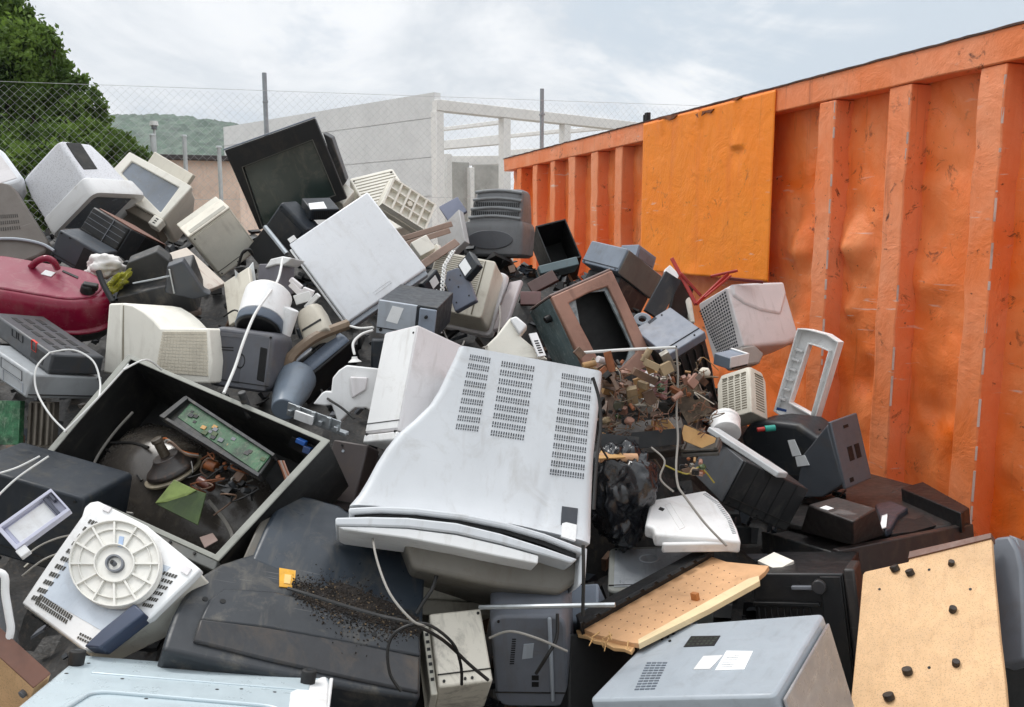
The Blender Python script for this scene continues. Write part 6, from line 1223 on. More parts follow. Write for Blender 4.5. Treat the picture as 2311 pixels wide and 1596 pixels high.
b = it.b(); b.loft('y', [(0, 0, 1, 0, 1, .02), (.1, 0, 1, 0, 1, .02), (1, .03, .97, .03, .97, .02)]); it.add('housing', b, plastic('grey_green_metal', '7f827e', .45, .5, '55503f'), .005)
b = it.b(); b.patch(FR(.06, .95, .1, .93), 1, 1, 1, 1, .002, .004); it.add('top_plate', b, plastic('brushed_grey', '9fa5ab', .35, .6, '62625e', metal=.3), 0)
cx = it.px(1465, 1262); b = it.b(); b.ring(ell(cx[0], cx[2], .1, .1), ell(cx[0], cx[2], .085, .085), 'y', -.03, .02); it.add('pressed_ring', b, GREYL, .001); vents(it, FR(.06, .2, .7, .78), 3, 1, .5, 1, PITCHB, 'hole')
# bin bag: crumpled film
o = P(1408, 1130, 2.5); b = B(dims=(1, 1, 1)); b.blob((0, .04, 0), (.09, .08, .14), .34, 5, 1.7, 3)
for v in b.bm.verts: 
    n_ = v.co.normalized(); v.co += n_*(.016*abs(noise.noise(Vector((v.co.x*20, v.co.y*20, v.co.z*7))))+.004*abs(noise.noise(Vector((v.co.x*42+v.co.z*16, v.co.y*42, v.co.z*18)))))
b.blob((-.03, .03, .11), (.035, .04, .05), .4, 4, 3, 6); ob = meshobj('bin_bag', b, BAGM, smooth=150); ob.location = o; tag(ob, 'shiny black crumpled bin bag right of the big white television', 'bag')
cylthing('cardboard_tube', 'tan cardboard tube poking out above the black bin bag', 'tube', (1352, 1034, 2.48), (1438, 1034, 2.5), [(0, .014), (1, .014)], plastic('tube_card', 'd3a57f', .7, .2))
o = P(1380, 1022, 2.47); b = B(dims=(1, 1, 1)); vs = [P(*q)-o for q in ((1350, 1035, 2.45), (1412, 1032, 2.46), (1396, 1018, 2.5), (1356, 1017, 2.5))]; u = Vector((0, .003, -.004)); b.hexa([v+u for v in vs]+vs); ob = meshobj('cardboard_flap', b, TAN); ob.location = o; tag(ob, 'ochre cardboard flap lying on the cardboard tube', 'cardboard')
# circuit boards and their components
it = It('chas73', 'circuit_chassis', 'brown dusty chassis crowded with components below the smashed brown television', 'circuit board')
b = it.b(); b.box(0, 1, 0, 1, 0, 1); it.add('base', b, plastic('dusty_chassis', '3a322c', .6, .7, '6b5a48', var=.3), .003)
rr = random.Random(21); cm = [BROWNP, plastic('dusty_tan_part', '9a8668', .7, .6, '4a3c2c', var=.2), BLACK, RUST, plastic('dull_tin', '8c8880', .5, .6, '54493a', metal=.3), plastic('dusty_wood_part', 'a07c50', .7, .5), CREAM2, DUSTB, GREEND, COPPER, TAN, BROWNP]
def scatter(n, reg, dr, ssz, par):
    for k in range(n):
        x = rr.uniform(reg[0], reg[1]); y = rr.uniform(reg[2], reg[3]); q = it.inv @ P(x, y, rr.uniform(*dr)); s = rr.uniform(*ssz); bb = B(dims=(1, 1, 1)); t = k % 5
        if t == 0: bb.cyl(q, q+Vector((rr.gauss(0, .4), rr.gauss(0, .4), 1)).normalized()*s*3, s*.75, n=10)
        elif t == 1:
            e = Vector((rr.gauss(0, 1), rr.gauss(0, 1), rr.gauss(0, 1))).normalized()*s*6; m = q+e*.5+Vector((0, -s*2, s*1.5)); bb.tube([q-e*.4, m, q+e*.6], s*.16, 5, 4)
        elif t == 2: bb.blob(q, (s*1.2, s, s), .35, 2, 3, k)
        else:
            R = Matrix.Rotation(rr.uniform(0, 3), 3, 'Y') @ Matrix.Rotation(rr.gauss(0, .5), 3, 'X'); w_, h_ = rr.uniform(.7, 2.2), rr.uniform(.4, 1.4)
            bb.hexa([q+R @ Vector((i*s*w_, j*s, m*s*h_)) for m in (-1, 1) for i, j in ((-1, -1), (1, -1), (1, 1), (-1, 1))])
        it.add('component', bb, rr.choices(cm, (7, 2, 4, 6, 1.5, 1.5, 1.2, 3, .6, 4, .3, .15))[0], .0008, parent=par)
scatter(54, (1352, 1600, 835, 985), (2.58, 2.8), (.006, .015), None)
scatter(24, (1355, 1440, 800, 990), (2.55, 2.75), (.004, .009), None)
scatter(14, (1540, 1605, 1035, 1075), (2.4, 2.5), (.004, .009), None)
b = B(dims=(1, 1, 1))
for k in range(90):
    q = it.inv @ P(rr.uniform(1355, 1600), rr.uniform(830, 1000), rr.uniform(2.58, 2.7)); pts = [q]
    for m in range(4): q = q+Vector((rr.gauss(0, .02), rr.gauss(0, .01), rr.gauss(0, .018))); pts.append(q)
    b.mi = k % 3; b.tube(pts, .0016, 5, 4)
wt = it.add('wire_tangle', b, [plastic('dull_copper_wire', '7c5238', .5, .4), plastic('dusty_wire', '7b6c58', .6, .4), BROWNP], 0); wt['kind'] = 'stuff'
it = It('pcb73', 'circuit_board', 'pinkish circuit board with white blocks standing on the chassis', 'circuit board')
b = it.b(); b.box(0, 1, 0, 1, 0, 1); it.add('board', b, plastic('pinkish_board', 'a0696a', .5, .6, 'd9d4d0', var=.4, scale=6), .001)
for x, y, w_, h_, m in ((.25, .75, .12, .16, WHITE), (.7, .35, .1, .14, GREENP), (.3, .3, .12, .08, WHITE), (.55, .7, .06, .1, PITCHB), (.8, .8, .08, .07, CREAM), (.1, .5, .05, .2, BLUEC)): b = it.b(); b.box(x-w_, x+w_, -1.6, -.02, y-h_, y+h_); it.add('component', b, m, .001)
it = It('met73', 'tuner_box', 'white metal tuner box below the pinkish circuit board', 'tuner'); b = it.b(); b.box(0, 1, 0, 1, 0, 1); it.add('case', b, plastic('tin_plate', 'c9c8c2', .35, .5, '6d6a60', metal=.4), .002); vents(it, TOP(.3, .9, .2, .8), 3, 2, .4, .4)
simple('left73', 'circuit_board', 'narrow brown board standing right of the slotted white television', 'circuit board', BROWNP, .001)
q_ = P(1345, 840, 2.62); root = bpy.data.objects.new('circuit_chassis', None); C.objects.link(root); root.location = q_; tag(root, 'dusty bracket with tan blocks and wires under the stiff pale wire', 'circuit board')
for k in range(44):
    x, y = (rr.uniform(1305, 1400), rr.uniform(796, 880)) if k % 2 else (rr.uniform(1425, 1590), rr.uniform(812, 905)); q = P(x, y, rr.uniform(2.54, 2.66))-q_; s = rr.uniform(.006, .017); bb = B(dims=(1, 1, 1)); R = Matrix.Rotation(rr.uniform(0, 3), 3, 'Y') @ Matrix.Rotation(rr.gauss(0, .6), 3, 'X')
    if k % 5 == 0: bb.tube([q, q+Vector((rr.gauss(0, .02), -.01, .02)), q+Vector((rr.gauss(0, .04), 0, rr.gauss(0, .03)))], .0018, 5, 4)
    elif k % 5 == 1: bb.cyl(q, q+R @ Vector((0, 0, s*3)), s*.7, n=10)
    else:
        w_, h_ = rr.uniform(.4, 1.2), rr.uniform(.8, 3.2); bb.hexa([q+R @ Vector((i*s*w_, j*s*.6, m*s*h_)) for m in (-1, 1) for i, j in ((-1, -1), (1, -1), (1, 1), (-1, 1))])
    meshobj('component', bb, rr.choices(cm+[CREAM2, LAV], (3, 5, 3, 2, 3, 4, 3, 3, 1, 1, 1, 3, 2, 1.5))[0], root, .0008)
it = It('blk73', 'wooden_block', 'tan block with a chamfered corner on the dark chassis', 'block'); b = it.b(); b.prism([(0, 0), (1, .05), (1.0, .6), (.8, 1), (0, 1)], 'y', 0, 1); it.add('block', b, TAN, .003)
it = It('cart73', 'cassette_mechanism', 'dark slotted mechanism jutting out over the gap left of the black cabinet', 'mechanism'); b = it.b(); b.box(0, 1, 0, 1, 0, .4); b.box(0, 1, .05, 1, .55, .8); b.box(0, 1, .2, 1, .4, .55); b.box(.02, .1, 0, 1, .8, 1); b.box(.9, .98, 0, 1, .8, 1); it.add('tray', b, plastic('grey_brown_mech', '4a4742', .5, .6), .002)
cylthing('capacitor', 'dark ended capacitor can on the left of the component chassis', 'capacitor', (1394, 918, 2.6), (1402, 900, 2.68), [(0, .014), (.1, .0155), (1, .0155)], plastic('can_olive', '4a4a3c', .4, .4))
# ================================================================ foreground
it = It('tv63', 'television', 'slate black television under the small lavender caddy at the left', 'television')
b = it.b(); b.loft('y', [(0, 0, 1, 0, 1, .014), (1, 0, 1, 0, 1, .014)]); it.add('housing', b, BLUED, .006, 3)
it = It('caddy64', 'drive_caddy', 'small lavender white drive caddy lying on the slate black television', 'caddy')
b = it.b(); b.ring([(0, 1), (1, 1), (1, 0), (0, 0)], [(.06, .9), (.97, .9), (.97, .12), (.06, .12)], 'y', -.5, .6); b.box(.06, .97, .3, .6, .12, .9); it.add('tray', b, plastic('lavender_tray', 'bfc0d0', .4, .25), .001)
b = it.b(); b.patch(FR(.12, .78, .2, .84, .29), 1, 1, 1, 1, .002, .004); it.add('inlay', b, WHITE, 0)
b = it.b(); b.box(.80, .86, -.3, .3, .15, .88); b.box(.9, .95, -.4, .3, .6, .88); it.add('latch', b, plastic('slate_latch', '4b4e5c', .5), .001); b = it.b(); b.box(-.02, .15, -.4, .5, -.3, 0); it.add('arm', b, WHITE, .002)
it = It('micro65', 'microwave_oven', 'white appliance base with slot rows and a round cream turntable wheel', 'appliance')
ol = [(221, 1130), (330, 1185), (452, 1284), (425, 1312), (395, 1340), (340, 1394), (260, 1432), (190, 1468), (120, 1415), (48, 1362), (110, 1270), (184, 1165), (190, 1145), (203, 1133)]
b = it.b(); b.prism(it.out(ol), 'y', 0, .35); it.add('plate', b, WHITE, .004)
b = it.b(); b.prism(it.out([(50, 1366), (120, 1418), (190, 1470), (262, 1435), (342, 1396), (452, 1290), (440, 1285), (215, 1150)], .4), 'y', .36, 1.9); it.add('side_walls', b, CREAM, .006)
sk = lambda pts, mat=PAPER, nm='label', n=(1, 1), f=(1, 1), l=.0012: (lambda b: (b.patch([it.px(x, y, 0) for x, y in pts], n[0], n[1], f[0], f[1], l, .004), it.add(nm, b, mat, 0))[1])(it.b())
sk([(97, 1346), (240, 1430), (385, 1280), (185, 1215)], plastic('blue_white_sheet', 'c3ccd6', .3, .3), 'inner_plate', l=.001)
DS = plastic('slot_olive', '4c4a44', .7)
sk([(66, 1357), (86, 1364), (232, 1178), (206, 1168)], DS, 'vent_slots', (4, 11), (.55, .5), .002)
sk([(84, 1352), (160, 1402), (166, 1390), (92, 1340)], DS, 'vent_slots', (16, 1), (.5, .9), .002); sk([(78, 1363), (150, 1410), (155, 1400), (84, 1353)], DS, 'vent_slots', (16, 1), (.5, .9), .002)
sk([(172, 1442), (204, 1458), (215, 1442), (182, 1426)], DS, 'vent_slots', (6, 2), (.5, .6), .002)
sk([(318, 1372), (340, 1376), (405, 1296), (372, 1286)], DS, 'vent_slots', (5, 6), (.55, .5), .002)
c = it.px(259, 1274, -.3)
def wheel(k, n=40): return [it.px(259+103*k*math.cos(6.28319*i/n)+2, 1274-98*k*math.sin(6.28319*i/n), -.3) for i in range(n)]
def wr2(k): return [(p[0], p[2]) for p in wheel(k)]
b = it.b(); b.prism(wr2(1), 'y', -.30, -.14); WH = plastic('wheel_plastic', 'dcdad3', .5, .3, '7a715f', var=.04); wd = it.add('turntable', b, WH, .002)
b = it.b(); b.ring(wr2(1.0), wr2(.965), 'y', -.42, -.29); b.ring(wr2(.80), wr2(.78), 'y', -.38, -.29); b.ring(wr2(.45), wr2(.42), 'y', -.44, -.29); it.add('rings', b, WH, .001, parent=wd)
w1 = wheel(1.0, 12); b = it.b()
for i in range(12):
    p = Vector(w1[i]); q = Vector(c); d = (p-q); n_ = Vector((-d.z*it.d[2], 0, d.x*it.d[0])); n_ = Vector((n_.x/it.d[0], 0, n_.z/it.d[2])).normalized()*.008
    a0 = q+d*.43; a1 = q+d*.98; b.hexa([(a0-n_).to_tuple()[:1]+(-.29,)+(a0-n_).to_tuple()[2:], (a1-n_).to_tuple()[:1]+(-.29,)+(a1-n_).to_tuple()[2:], (a1+n_).to_tuple()[:1]+(-.29,)+(a1+n_).to_tuple()[2:], (a0+n_).to_tuple()[:1]+(-.29,)+(a0+n_).to_tuple()[2:]]+[(v.x, -.40, v.z) for v in (a0-n_, a1-n_, a1+n_, a0+n_)])
it.add('spokes', b, WH, 0, parent=wd)
b = it.b(); b.ring([(p[0], p[2]) for p in wheel(.2)], [(p[0], p[2]) for p in wheel(.16)], 'y', -.42, -.29); b.cyl((c[0], -.5, c[2]), (c[0], -.29, c[2]), .005, n=12); it.add('hub', b, GREY, .0, parent=wd); hb = it.b(); hb.cyl((c[0], -.52, c[2]), (c[0], -.45, c[2]), .004, n=10); it.add('axle_hole', hb, PITCHB, 0, parent=wd)
b = it.b(); q = it.px(272, 1232, -.63); b.patch([it.px(x, y, -.31) for x, y in ((266, 1234), (276, 1236), (280, 1212), (270, 1210))], 1, 1, 1, 1, .001, .002); it.add('sticker', b, plastic('pale_blue_label', '9fb3cf', .6), 0, parent=wd)
b = it.b(); b.prism(it.out([(200, 1466), (235, 1470), (335, 1392), (312, 1370), (240, 1428)], -.05), 'y', -.35, .3); it.add('slate_bracket', b, plastic('slate_blue_bracket', '3d465a', .4, .4), .003)
sk([(232, 1152), (246, 1158), (254, 1148), (240, 1141)], LAV, 'corner_clip', l=.004); sk([(408, 1290), (424, 1300), (434, 1285), (418, 1276)], LAV, 'corner_clip', l=.004)
b = it.b(); b.patch([it.px(x, y, .36, 1) for x, y in ((70, 1389), (112, 1418), (114, 1413), (72, 1384))], 11, 1, .55, .8, .002, .004); it.add('edge_mark', b, DARK, 0)
# big dark television in the foreground
it = It('tv66', 'television', 'large slate black television lying on its face in the front centre, with an orange label', 'television')
SL = plastic('dusty_slate_black', '262a2f', .42, .6, '6f685b', var=.16)
b = it.b(); b.prism(it.out([(575, 1246), (500, 1270), (455, 1297), (412, 1348), (392, 1385), (376, 1430), (366, 1466), (480, 1492), (640, 1524), (800, 1554), (950, 1576), (952, 1470), (948, 1400), (930, 1360), (760, 1310), (640, 1270)], .0), 'y', 0, .9); it.add('housing', b, SL, .010, 3)
b = it.b(); b.prism(it.out([(452, 1398), (472, 1352), (508, 1326), (620, 1334), (760, 1372), (948, 1432), (950, 1480), (800, 1452), (600, 1416)], -.12), 'y', -.12, .3); it.add('upper_step', b, SL, .005, 2)
b = it.b(); P0 = [it.px(x, y, -.13) for x, y in ((452, 1396), (600, 1415), (800, 1450), (948, 1482))]; P1 = [it.px(x, y, -.04) for x, y in ((437, 1446), (600, 1487), (800, 1532), (946, 1562))]
v0 = [b._v(p) for p in P0]; v1 = [b._v(p) for p in P1]; w0_ = [b._v((p[0], .3, p[2])) for p in P0]; w1_ = [b._v((p[0], .3, p[2]-.01)) for p in P1]
for i in range(3): b.face([v0[i], v0[i+1], v1[i+1], v1[i]]); b.face([w0_[i], v0[i], v0[i+1], w0_[i+1]][::-1]); b.face([v1[i], v1[i+1], w1_[i+1], w1_[i]]); b.face([w0_[i], w0_[i+1], w1_[i+1], w1_[i]])
b.face([v0[0], v1[0], w1_[0], w0_[0]]); b.face([v0[3], w0_[3], w1_[3], v1[3]]); it.add('front_band', b, plastic('matt_slate_band', '2b2c2f', .5, .5), .004, 2)
for x, y in ((503, 1357), (463, 1352), (845, 1432)):
    yy = -.122 if x > 470 else -.002; p = it.px(x, y, yy); b = it.b(); b.cyl((p[0], yy-.006, p[2]), (p[0], .0, p[2]), .006, n=14); it.add('screw_hole', b, PITCHB, 0)
r2 = It.__new__(It); r2.M, r2.d = frame_of('rear66'); r2.inv = r2.M.inverted()
p1 = it.M @ Vector([it.px(700, 1312, 0)[i]*it.d[i] for i in range(3)]); p2 = r2.M @ Vector([r2.px(700, 1312, 0)[i]*r2.d[i] for i in range(3)]); r2.M = Matrix.Translation(p1-p2) @ r2.M; r2.inv = r2.M.inverted()
b = B(dims=r2.d); b.prism(r2.out([(566, 1264), (600, 1185), (638, 1113), (700, 1120), (765, 1138), (785, 1152), (965, 1212), (955, 1412), (780, 1345), (640, 1297)]), 'y', 0, 1.6); o_ = it.add('rear_housing', b, plastic('slate_blue_black', '2c343d', .36, .5, '6b6355', var=.14), .010, 3); o_.matrix_local = it.inv @ r2.M
b = B(dims=r2.d); b.prism(r2.out([(628, 1106), (642, 1111), (572, 1264), (545, 1268), (580, 1190)], .05), 'y', .05, 1.6); o_ = it.add('side_wall', b, plastic('dust_grey_side', '5b574f', .5, .6), .004); o_.matrix_local = it.inv @ r2.M
b = it.b(); b.patch([it.px(x, y, -.002) for x, y in ((630, 1325), (664, 1329), (667, 1289), (630, 1283))], 1, 1, 1, 1, .002, .004); it.add('warning_label', b, YELLOW, 0)
b = it.b(); b.patch([it.px(x, y, -.004) for x, y in ((640, 1318), (654, 1320), (657, 1300), (642, 1298))], 1, 1, 1, 1, .003, .004); it.add('label_patch', b, plastic('pale_orange', 'f1c87c', .6), 0)
# soil and chips gathered in the hollow of its back
b = B(dims=(1, 1, 1)); rr = random.Random(17); o = P(790, 1360, 1.70)
for _ in range(4200):
    t = rr.random(); x = 660+290*t; y = 1325+95*t+rr.gauss(0, 1)*(9+20*math.sin(math.pi*min(1, t*1.05))); q = min((W_.M @ Vector([u_*w_ for u_, w_ in zip(W_.px(x, y, yy), W_.d)]) for W_, yy in ((it, -.005), (it, -.125), (r2, -.005))), key=lambda p: (p-CAMPOS).length)-o; s = .0004+.00045*min(3.4, rr.expovariate(1)); R = Matrix.Rotation(rr.uniform(0, 6), 3, (rr.gauss(0, 1), rr.gauss(0, 1), 1))
    b.mi = rr.choices((0, 1, 2), (9, 1, 3))[0]; b.hexa([q+R @ Vector((i*s*1.6, j*s, k*s*.7)) for k in (-1, 1) for i, j in ((-1, -1), (1, -1), (1, 1), (-1, 1))])
def near3(x, y, l_): return min((W_.M @ Vector([u_*w_ for u_, w_ in zip(W_.px(x, y, yy-l_), W_.d)]) for W_, yy in ((it, 0), (it, -.12), (r2, 0))), key=lambda p: (p-CAMPOS).length)-o
for cx_, cy_, rx_, ry_ in ((740, 1352, 70, 22), (830, 1372, 80, 30), (900, 1400, 50, 24), (690, 1336, 30, 10), (780, 1330, 40, 12)):
    b.mi = 0; c_ = b.bm.verts.new(near3(cx_, cy_, .010)); rg_ = []
    for k in range(36):
        a = 6.2832*k/36; kk_ = 1+.35*noise.noise(Vector((math.cos(a)*2, math.sin(a)*2, cx_)))+.2*noise.noise(Vector((math.cos(a)*6, math.sin(a)*6, cx_))); rg_.append(b.bm.verts.new(near3(cx_+rx_*kk_*math.cos(a), cy_+ry_*kk_*math.sin(a)+rx_*.28*kk_*math.cos(a), .002)))
    for k in range(36): b.face([c_, rg_[k], rg_[(k+1) % 36]])
ob = meshobj('dirt', b, [plastic('soil', '211a15', .9, .3), plastic('wood_chip', '77654d', .9, .3), PITCHB], smooth=20); ob.location = o; tag(ob, 'soil and wood chips spilled over the slate black television', 'dirt', None, 'stuff')
cable('mains_cable', [(650, 1328, 1.69), (690, 1340, 1.67), (760, 1362, 1.66), (850, 1388, 1.645), (930, 1408, 1.63), (1000, 1445, 1.66), (1060, 1500, 1.70), (1102, 1535, 1.72)], .0035, CABB, 'black cable running over the slate television onto the cream box')
cable('mains_cable', [(905, 1560, 1.62), (880, 1520, 1.62), (876, 1460, 1.62), (900, 1422, 1.62), (960, 1408, 1.63), (1020, 1450, 1.66), (1040, 1500, 1.70), (1042, 1545, 1.72)], .0032, CABB, 'black cable looping below the right end of the slate television')
cable('mains_cable', [(840, 1205, 2.0), (850, 1262, 1.76), (880, 1340, 1.66), (930, 1400, 1.62), (960, 1412, 1.63)], .0025, CABG, 'thin wire slanting from under the white television to the black cables')
it = It('silv67', 'washing_machine', 'silver appliance base with two black feet, bottom left of the photo', 'appliance')
b = it.b(); b.loft('y', [(0, 0, 1, 0, 1, .012), (.05, -.004, 1.004, -.004, 1.004, .014), (1, 0, 1, 0, 1, .012)]); it.add('base_plate', b, SILVER, .004)
q = it.out([(200, 1560), (640, 1598), (700, 1700), (40, 1660)]); b = it.b(); f = [(p[0], p[1]) for p in q]
def rr_(p, r=.12, n=5):
    o = []; m = len(p)
    for i in range(m):
        a = Vector(p[i-1]); c = Vector(p[i]); d = Vector(p[(i+1) % m])
        for k in range(n+1): t = k/n; o.append(tuple((c+(a-c)*r).lerp(c, t).lerp(c.lerp(c+(d-c)*r, t), t)))
    return o
b.ring(rr_(f), rr_(inset(f, .07)), 'y', -.05, .01); it.add('pressed_ridge', b, SILVER, .004, 3)
q = it.out([(215, 1506), (700, 1546), (697, 1560), (205, 1520)]); b = it.b(); b.prism(q, 'y', -.02, .01); it.add('pressed_ridge', b, SILVER, .003)
for x, y in ((171, 1500), (694, 1543)): p = it.px(x, y, 0); b = it.b(); b.cyl((p[0], .0, p[2]), (p[0], -.22, p[2]), .015, .014, 24, True, [(0, .014), (.9, .0145), (1, .013)]); fo = it.add('foot', b, RUBBER, .002); b = it.b(); b.cyl((p[0], -.215, p[2]), (p[0], -.225, p[2]), .006, n=14); it.add('foot_recess', b, DARK, 0, parent=fo)
for x, y in ((150, 1520), (200, 1497), (276, 1532), (490, 1556), (545, 1555), (620, 1562), (330, 1577)): p = it.px(x, y, 0); b = it.b(); b.cyl((p[0], -.002, p[2]), (p[0], .01, p[2]), .0035, n=10); it.add('screw_hole', b, PITCHB, 0)
b = it.b(); b.prism(it.out([(655, 1563), (735, 1524), (742, 1545), (735, 1700), (640, 1700)]), 'y', -.012, .3); it.add('white_corner', b, WHITE, .003); b = it.b(); b.box(1.004, 1.02, .0, 1, 0, 1); it.add('side_plate', b, WHITE, .002)
it = It('wood68', 'chipboard_sheet', 'brown veneered board with raw chipboard face at the bottom left corner', 'panel')
b = it.b(); b.box(0, 1, 0.01, 1, 0, 1); it.add('board', b, WOOD, .002); b = it.b(); b.box(-.0, 1.0, .0, 1.0, 1.003, 1.02); it.add('veneer', b, BROWNW, .001)
p = it.px(55, 1563); b = it.b(); b.cyl((p[0], -.2, p[2]), (p[0], .02, p[2]), .007, n=14); it.add('peg', b, GREY, .001)
it = It('drum69', 'appliance_drum', 'dark grey rounded appliance casing with a white hose at the left edge', 'appliance')
b = it.b(); b.loft('z', [(-.1, .1, .9, .1, .9, .05), (0, 0, 1, 0, 1, .06), (.9, 0, 1, 0, 1, .06), (1.05, .1, .9, .1, .9, .05)]); it.add('casing', b, plastic('dull_dark_grey', '45474a', .5, .6, '6b6456'), .004)
q = [loc_ for loc_ in ((-10, 1290), (10, 1300), (12, 1340), (20, 1390), (24, 1425), (10, 1470))]; b = it.b(); b.tube([it.inv @ P(x, y, 1.5) for x, y in q], .0065, 10, 4); it.add('hose', b, WHITE, 0)
for i, pp in enumerate((((50, 1262, 1.84), (90, 1232, 1.88), (140, 1212, 1.90), (190, 1206, 1.92)), ((50, 1300, 1.83), (100, 1262, 1.85), (160, 1240, 1.9)))): cable('thin_wire', pp, .0022, CABG, ('thin grey wire arching below the lavender caddy, upper one', 'thin grey wire arching below the lavender caddy, lower one')[i])
# bottom centre
it = It('cream71', 'computer_case', 'dirty cream box standing upright at the bottom centre with sooty smears', 'computer')
b = it.b(); b.box(0, 1, 0, 1, 0, 1); it.add('case', b, plastic('sooty_cream', 'cfc9bb', .5, .75, '3f3a34', var=.06), .005); b = it.b(); b.box(-.14, -.01, .1, 1, -.05, .9); it.add('side_bezel', b, BEIGE, .003); vents(it, FR(-.12, -.03, .1, .8, .1), 1, 7, .7, .4)
it = It('crt71', 'crt_monitor', 'grey monitor back behind the cream box, with a cable plugged in', 'monitor')
b = it.b(); b.loft('y', [(0, .03, .97, .02, .98, .03), (.2, 0, 1, 0, 1, .03), (1, -.05, 1.05, -.03, 1.03, .03)]); it.add('housing', b, plastic('blue_grey_back', '6a6e76', .45, .4), .006)
sticker(it, [(1178, 1487), (1202, 1484), (1205, 1452), (1182, 1454)], GREYL); vents(it, pxs(it, [(1200, 1552), (1216, 1552), (1216, 1522), (1200, 1522)]), 1, 2, 1, .7); vents(it, pxs(it, [(1150, 1500), (1160, 1500), (1165, 1440), (1156, 1440)]), 1, 12, 1, .4)
b = it.b(); b.box(.75, .8, -.05, 0, .1, .98); it.add('moulded_edge', b, GREYL, .004)
cable('mains_cable', [(1258, 1385, 1.93), (1256, 1440, 1.92), (1235, 1480, 1.91), (1210, 1520, 1.94)], .004, CABB, 'short black cable plugged into the grey monitor back')
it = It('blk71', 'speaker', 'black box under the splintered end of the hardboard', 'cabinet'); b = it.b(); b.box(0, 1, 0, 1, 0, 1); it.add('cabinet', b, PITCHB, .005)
cable('metal_rail', [(1082, 1371, 1.97), (1240, 1368, 1.9), (1388, 1365, 1.86)], .0055, STEEL, 'long thin metal rail lying level under the white television')
it = It('stack71', 'printer', 'stack of pale dusty casings in the shade under the white television', 'printer'); b = it.b(); b.box(0, 1, 0, 1, 0, .45); it.add('lower_case', b, plastic('pale_dusty', 'a19c90', .5, .6), .006); b = it.b(); b.box(.05, .85, .05, .9, .5, 1); it.add('upper_case', b, BEIGE, .006)
simple('gbox71', 'device', 'grey box at the end of the metal rail, right of the hanging black cord', 'device', GREYB, .006)
cable('power_cable', [(985, 1300, 1.98), (975, 1330, 1.96), (955, 1360, 1.95), (940, 1385, 1.94)], .005, CABB, 'black cable draped over the pale casings under the white television')

# ---- loose boards half buried among the components
rr = random.Random(31)
for k, (x, y, d, w, h, a, m, lb) in enumerate(((1392, 868, 2.66, .05, .03, .3, BROWNP, 'brown board tilted beside the white tuner box'), (1560, 905, 2.66, .045, .06, -.5, plastic('dusty_board', '5b4a38', .6, .7, '8a7a62', var=.3, scale=4), 'dusty brown board leaning on the grey topped monitor'), (1400, 1005, 2.56, .06, .03, .1, DUSTB, 'dark dusty plate above the cardboard tube'), (1575, 990, 2.6, .05, .025, .4, TAN, 'tan board end left of the round white cap'), (1480, 990, 2.58, .08, .025, -.1, BLACK, 'black plate below the tan chamfered block'))):
    b = B(dims=(1, 1, 1)); R = Matrix.Rotation(a, 3, 'Y') @ Matrix.Rotation(rr.uniform(-.9, -.3), 3, 'X')
    b.hexa([R @ Vector((i*w*rr.uniform(.85, 1.1), j*.002, m_*h)) for m_ in (-1, 1) for i, j in ((-1, -1), (1, -1), (1, 1), (-1, 1))]); ob = meshobj('circuit_board', b, m, None, .0008); ob.location = P(x, y, d); tag(ob, lb, 'circuit board')
# ---- screws, seams and small labels on the plain casings
rr = random.Random(77)
for k in ('case1', 'darkbox', 'crt32', 'crt35', 'wbox55', 'tbox57', 'grid62', 'dbox62', 'grey61', 'unit57', 'dev59', 'blk44', 'tv63', 'vent24', 'blk47', 'drive60', 'box51', 'cream71', 'tv42', 'crt71'):
    it = ITS[k]; lo, hi = .07, .93
    for e in range(rr.randint(2, 4)):
        u, v = rr.choice((lo, hi, rr.uniform(lo, hi))), rr.choice((lo, hi)); b = it.b(); b.cyl((u, -.0035/it.d[1], v), (u, .003/it.d[1], v), .0032, n=10); it.add('screw_hole', b, PITCHB, 0)
    f = rr.uniform(.12, .2); vents(it, FR(.01, .99, f, f+.0022/it.d[2], 0), 1, 1, 1, 1, plastic('seam_shadow', '1c1b1a', .8, scratch=0), 'seam', .0032)

# ---- loose leads in the gaps
for k, (pp, r_, m, lb) in enumerate((
    (((1128, 690, 3.2), (1128, 730, 3.05), (1118, 770, 2.9), (1090, 785, 2.75)), .003, CABG, 'thin grey lead dropping from the slatted cream monitor'),
    (((1000, 745, 2.9), (1015, 775, 2.75), (1035, 790, 2.7), (1048, 770, 2.72)), .0028, CABG, 'thin grey loop beside the end of the pale chain'),
    (((690, 690, 2.85), (715, 705, 2.8), (745, 730, 2.75), (770, 735, 2.75)), .0035, CABB, 'black lead under the lower left edge of the white metal sheet'),
    (((505, 715, 2.78), (530, 700, 2.75), (552, 712, 2.72), (575, 700, 2.72)), .003, CABB, 'black lead curling left of the coffee maker'),
    (((725, 880, 2.55), (740, 900, 2.45), (770, 920, 2.42), (800, 945, 2.4)), .0035, CABB, 'black lead behind the broken white shell'),
    (((1350, 905, 2.5), (1338, 950, 2.45), (1352, 1000, 2.42), (1372, 1035, 2.42)), .003, CABB, 'black lead left of the dark capacitor can'),
    (((1470, 1010, 2.5), (1500, 1040, 2.46), (1490, 1080, 2.44), (1520, 1110, 2.42)), .003, CABG, 'grey lead in the dark gap above the white printer cover'),
    (((1500, 1050, 2.5), (1550, 1070, 2.46), (1580, 1055, 2.45), (1612, 1090, 2.45)), .0025, plastic('yellow_lead', '9a8a2a', .5), 'dull yellow lead below the slotted cassette mechanism'),
    (((1105, 1440, 1.95), (1150, 1425, 1.92), (1210, 1440, 1.9), (1280, 1470, 1.92)), .003, CABG, 'grey lead lying across the grey monitor back'))):
    cable('signal_cable', pp, r_, m, lb)

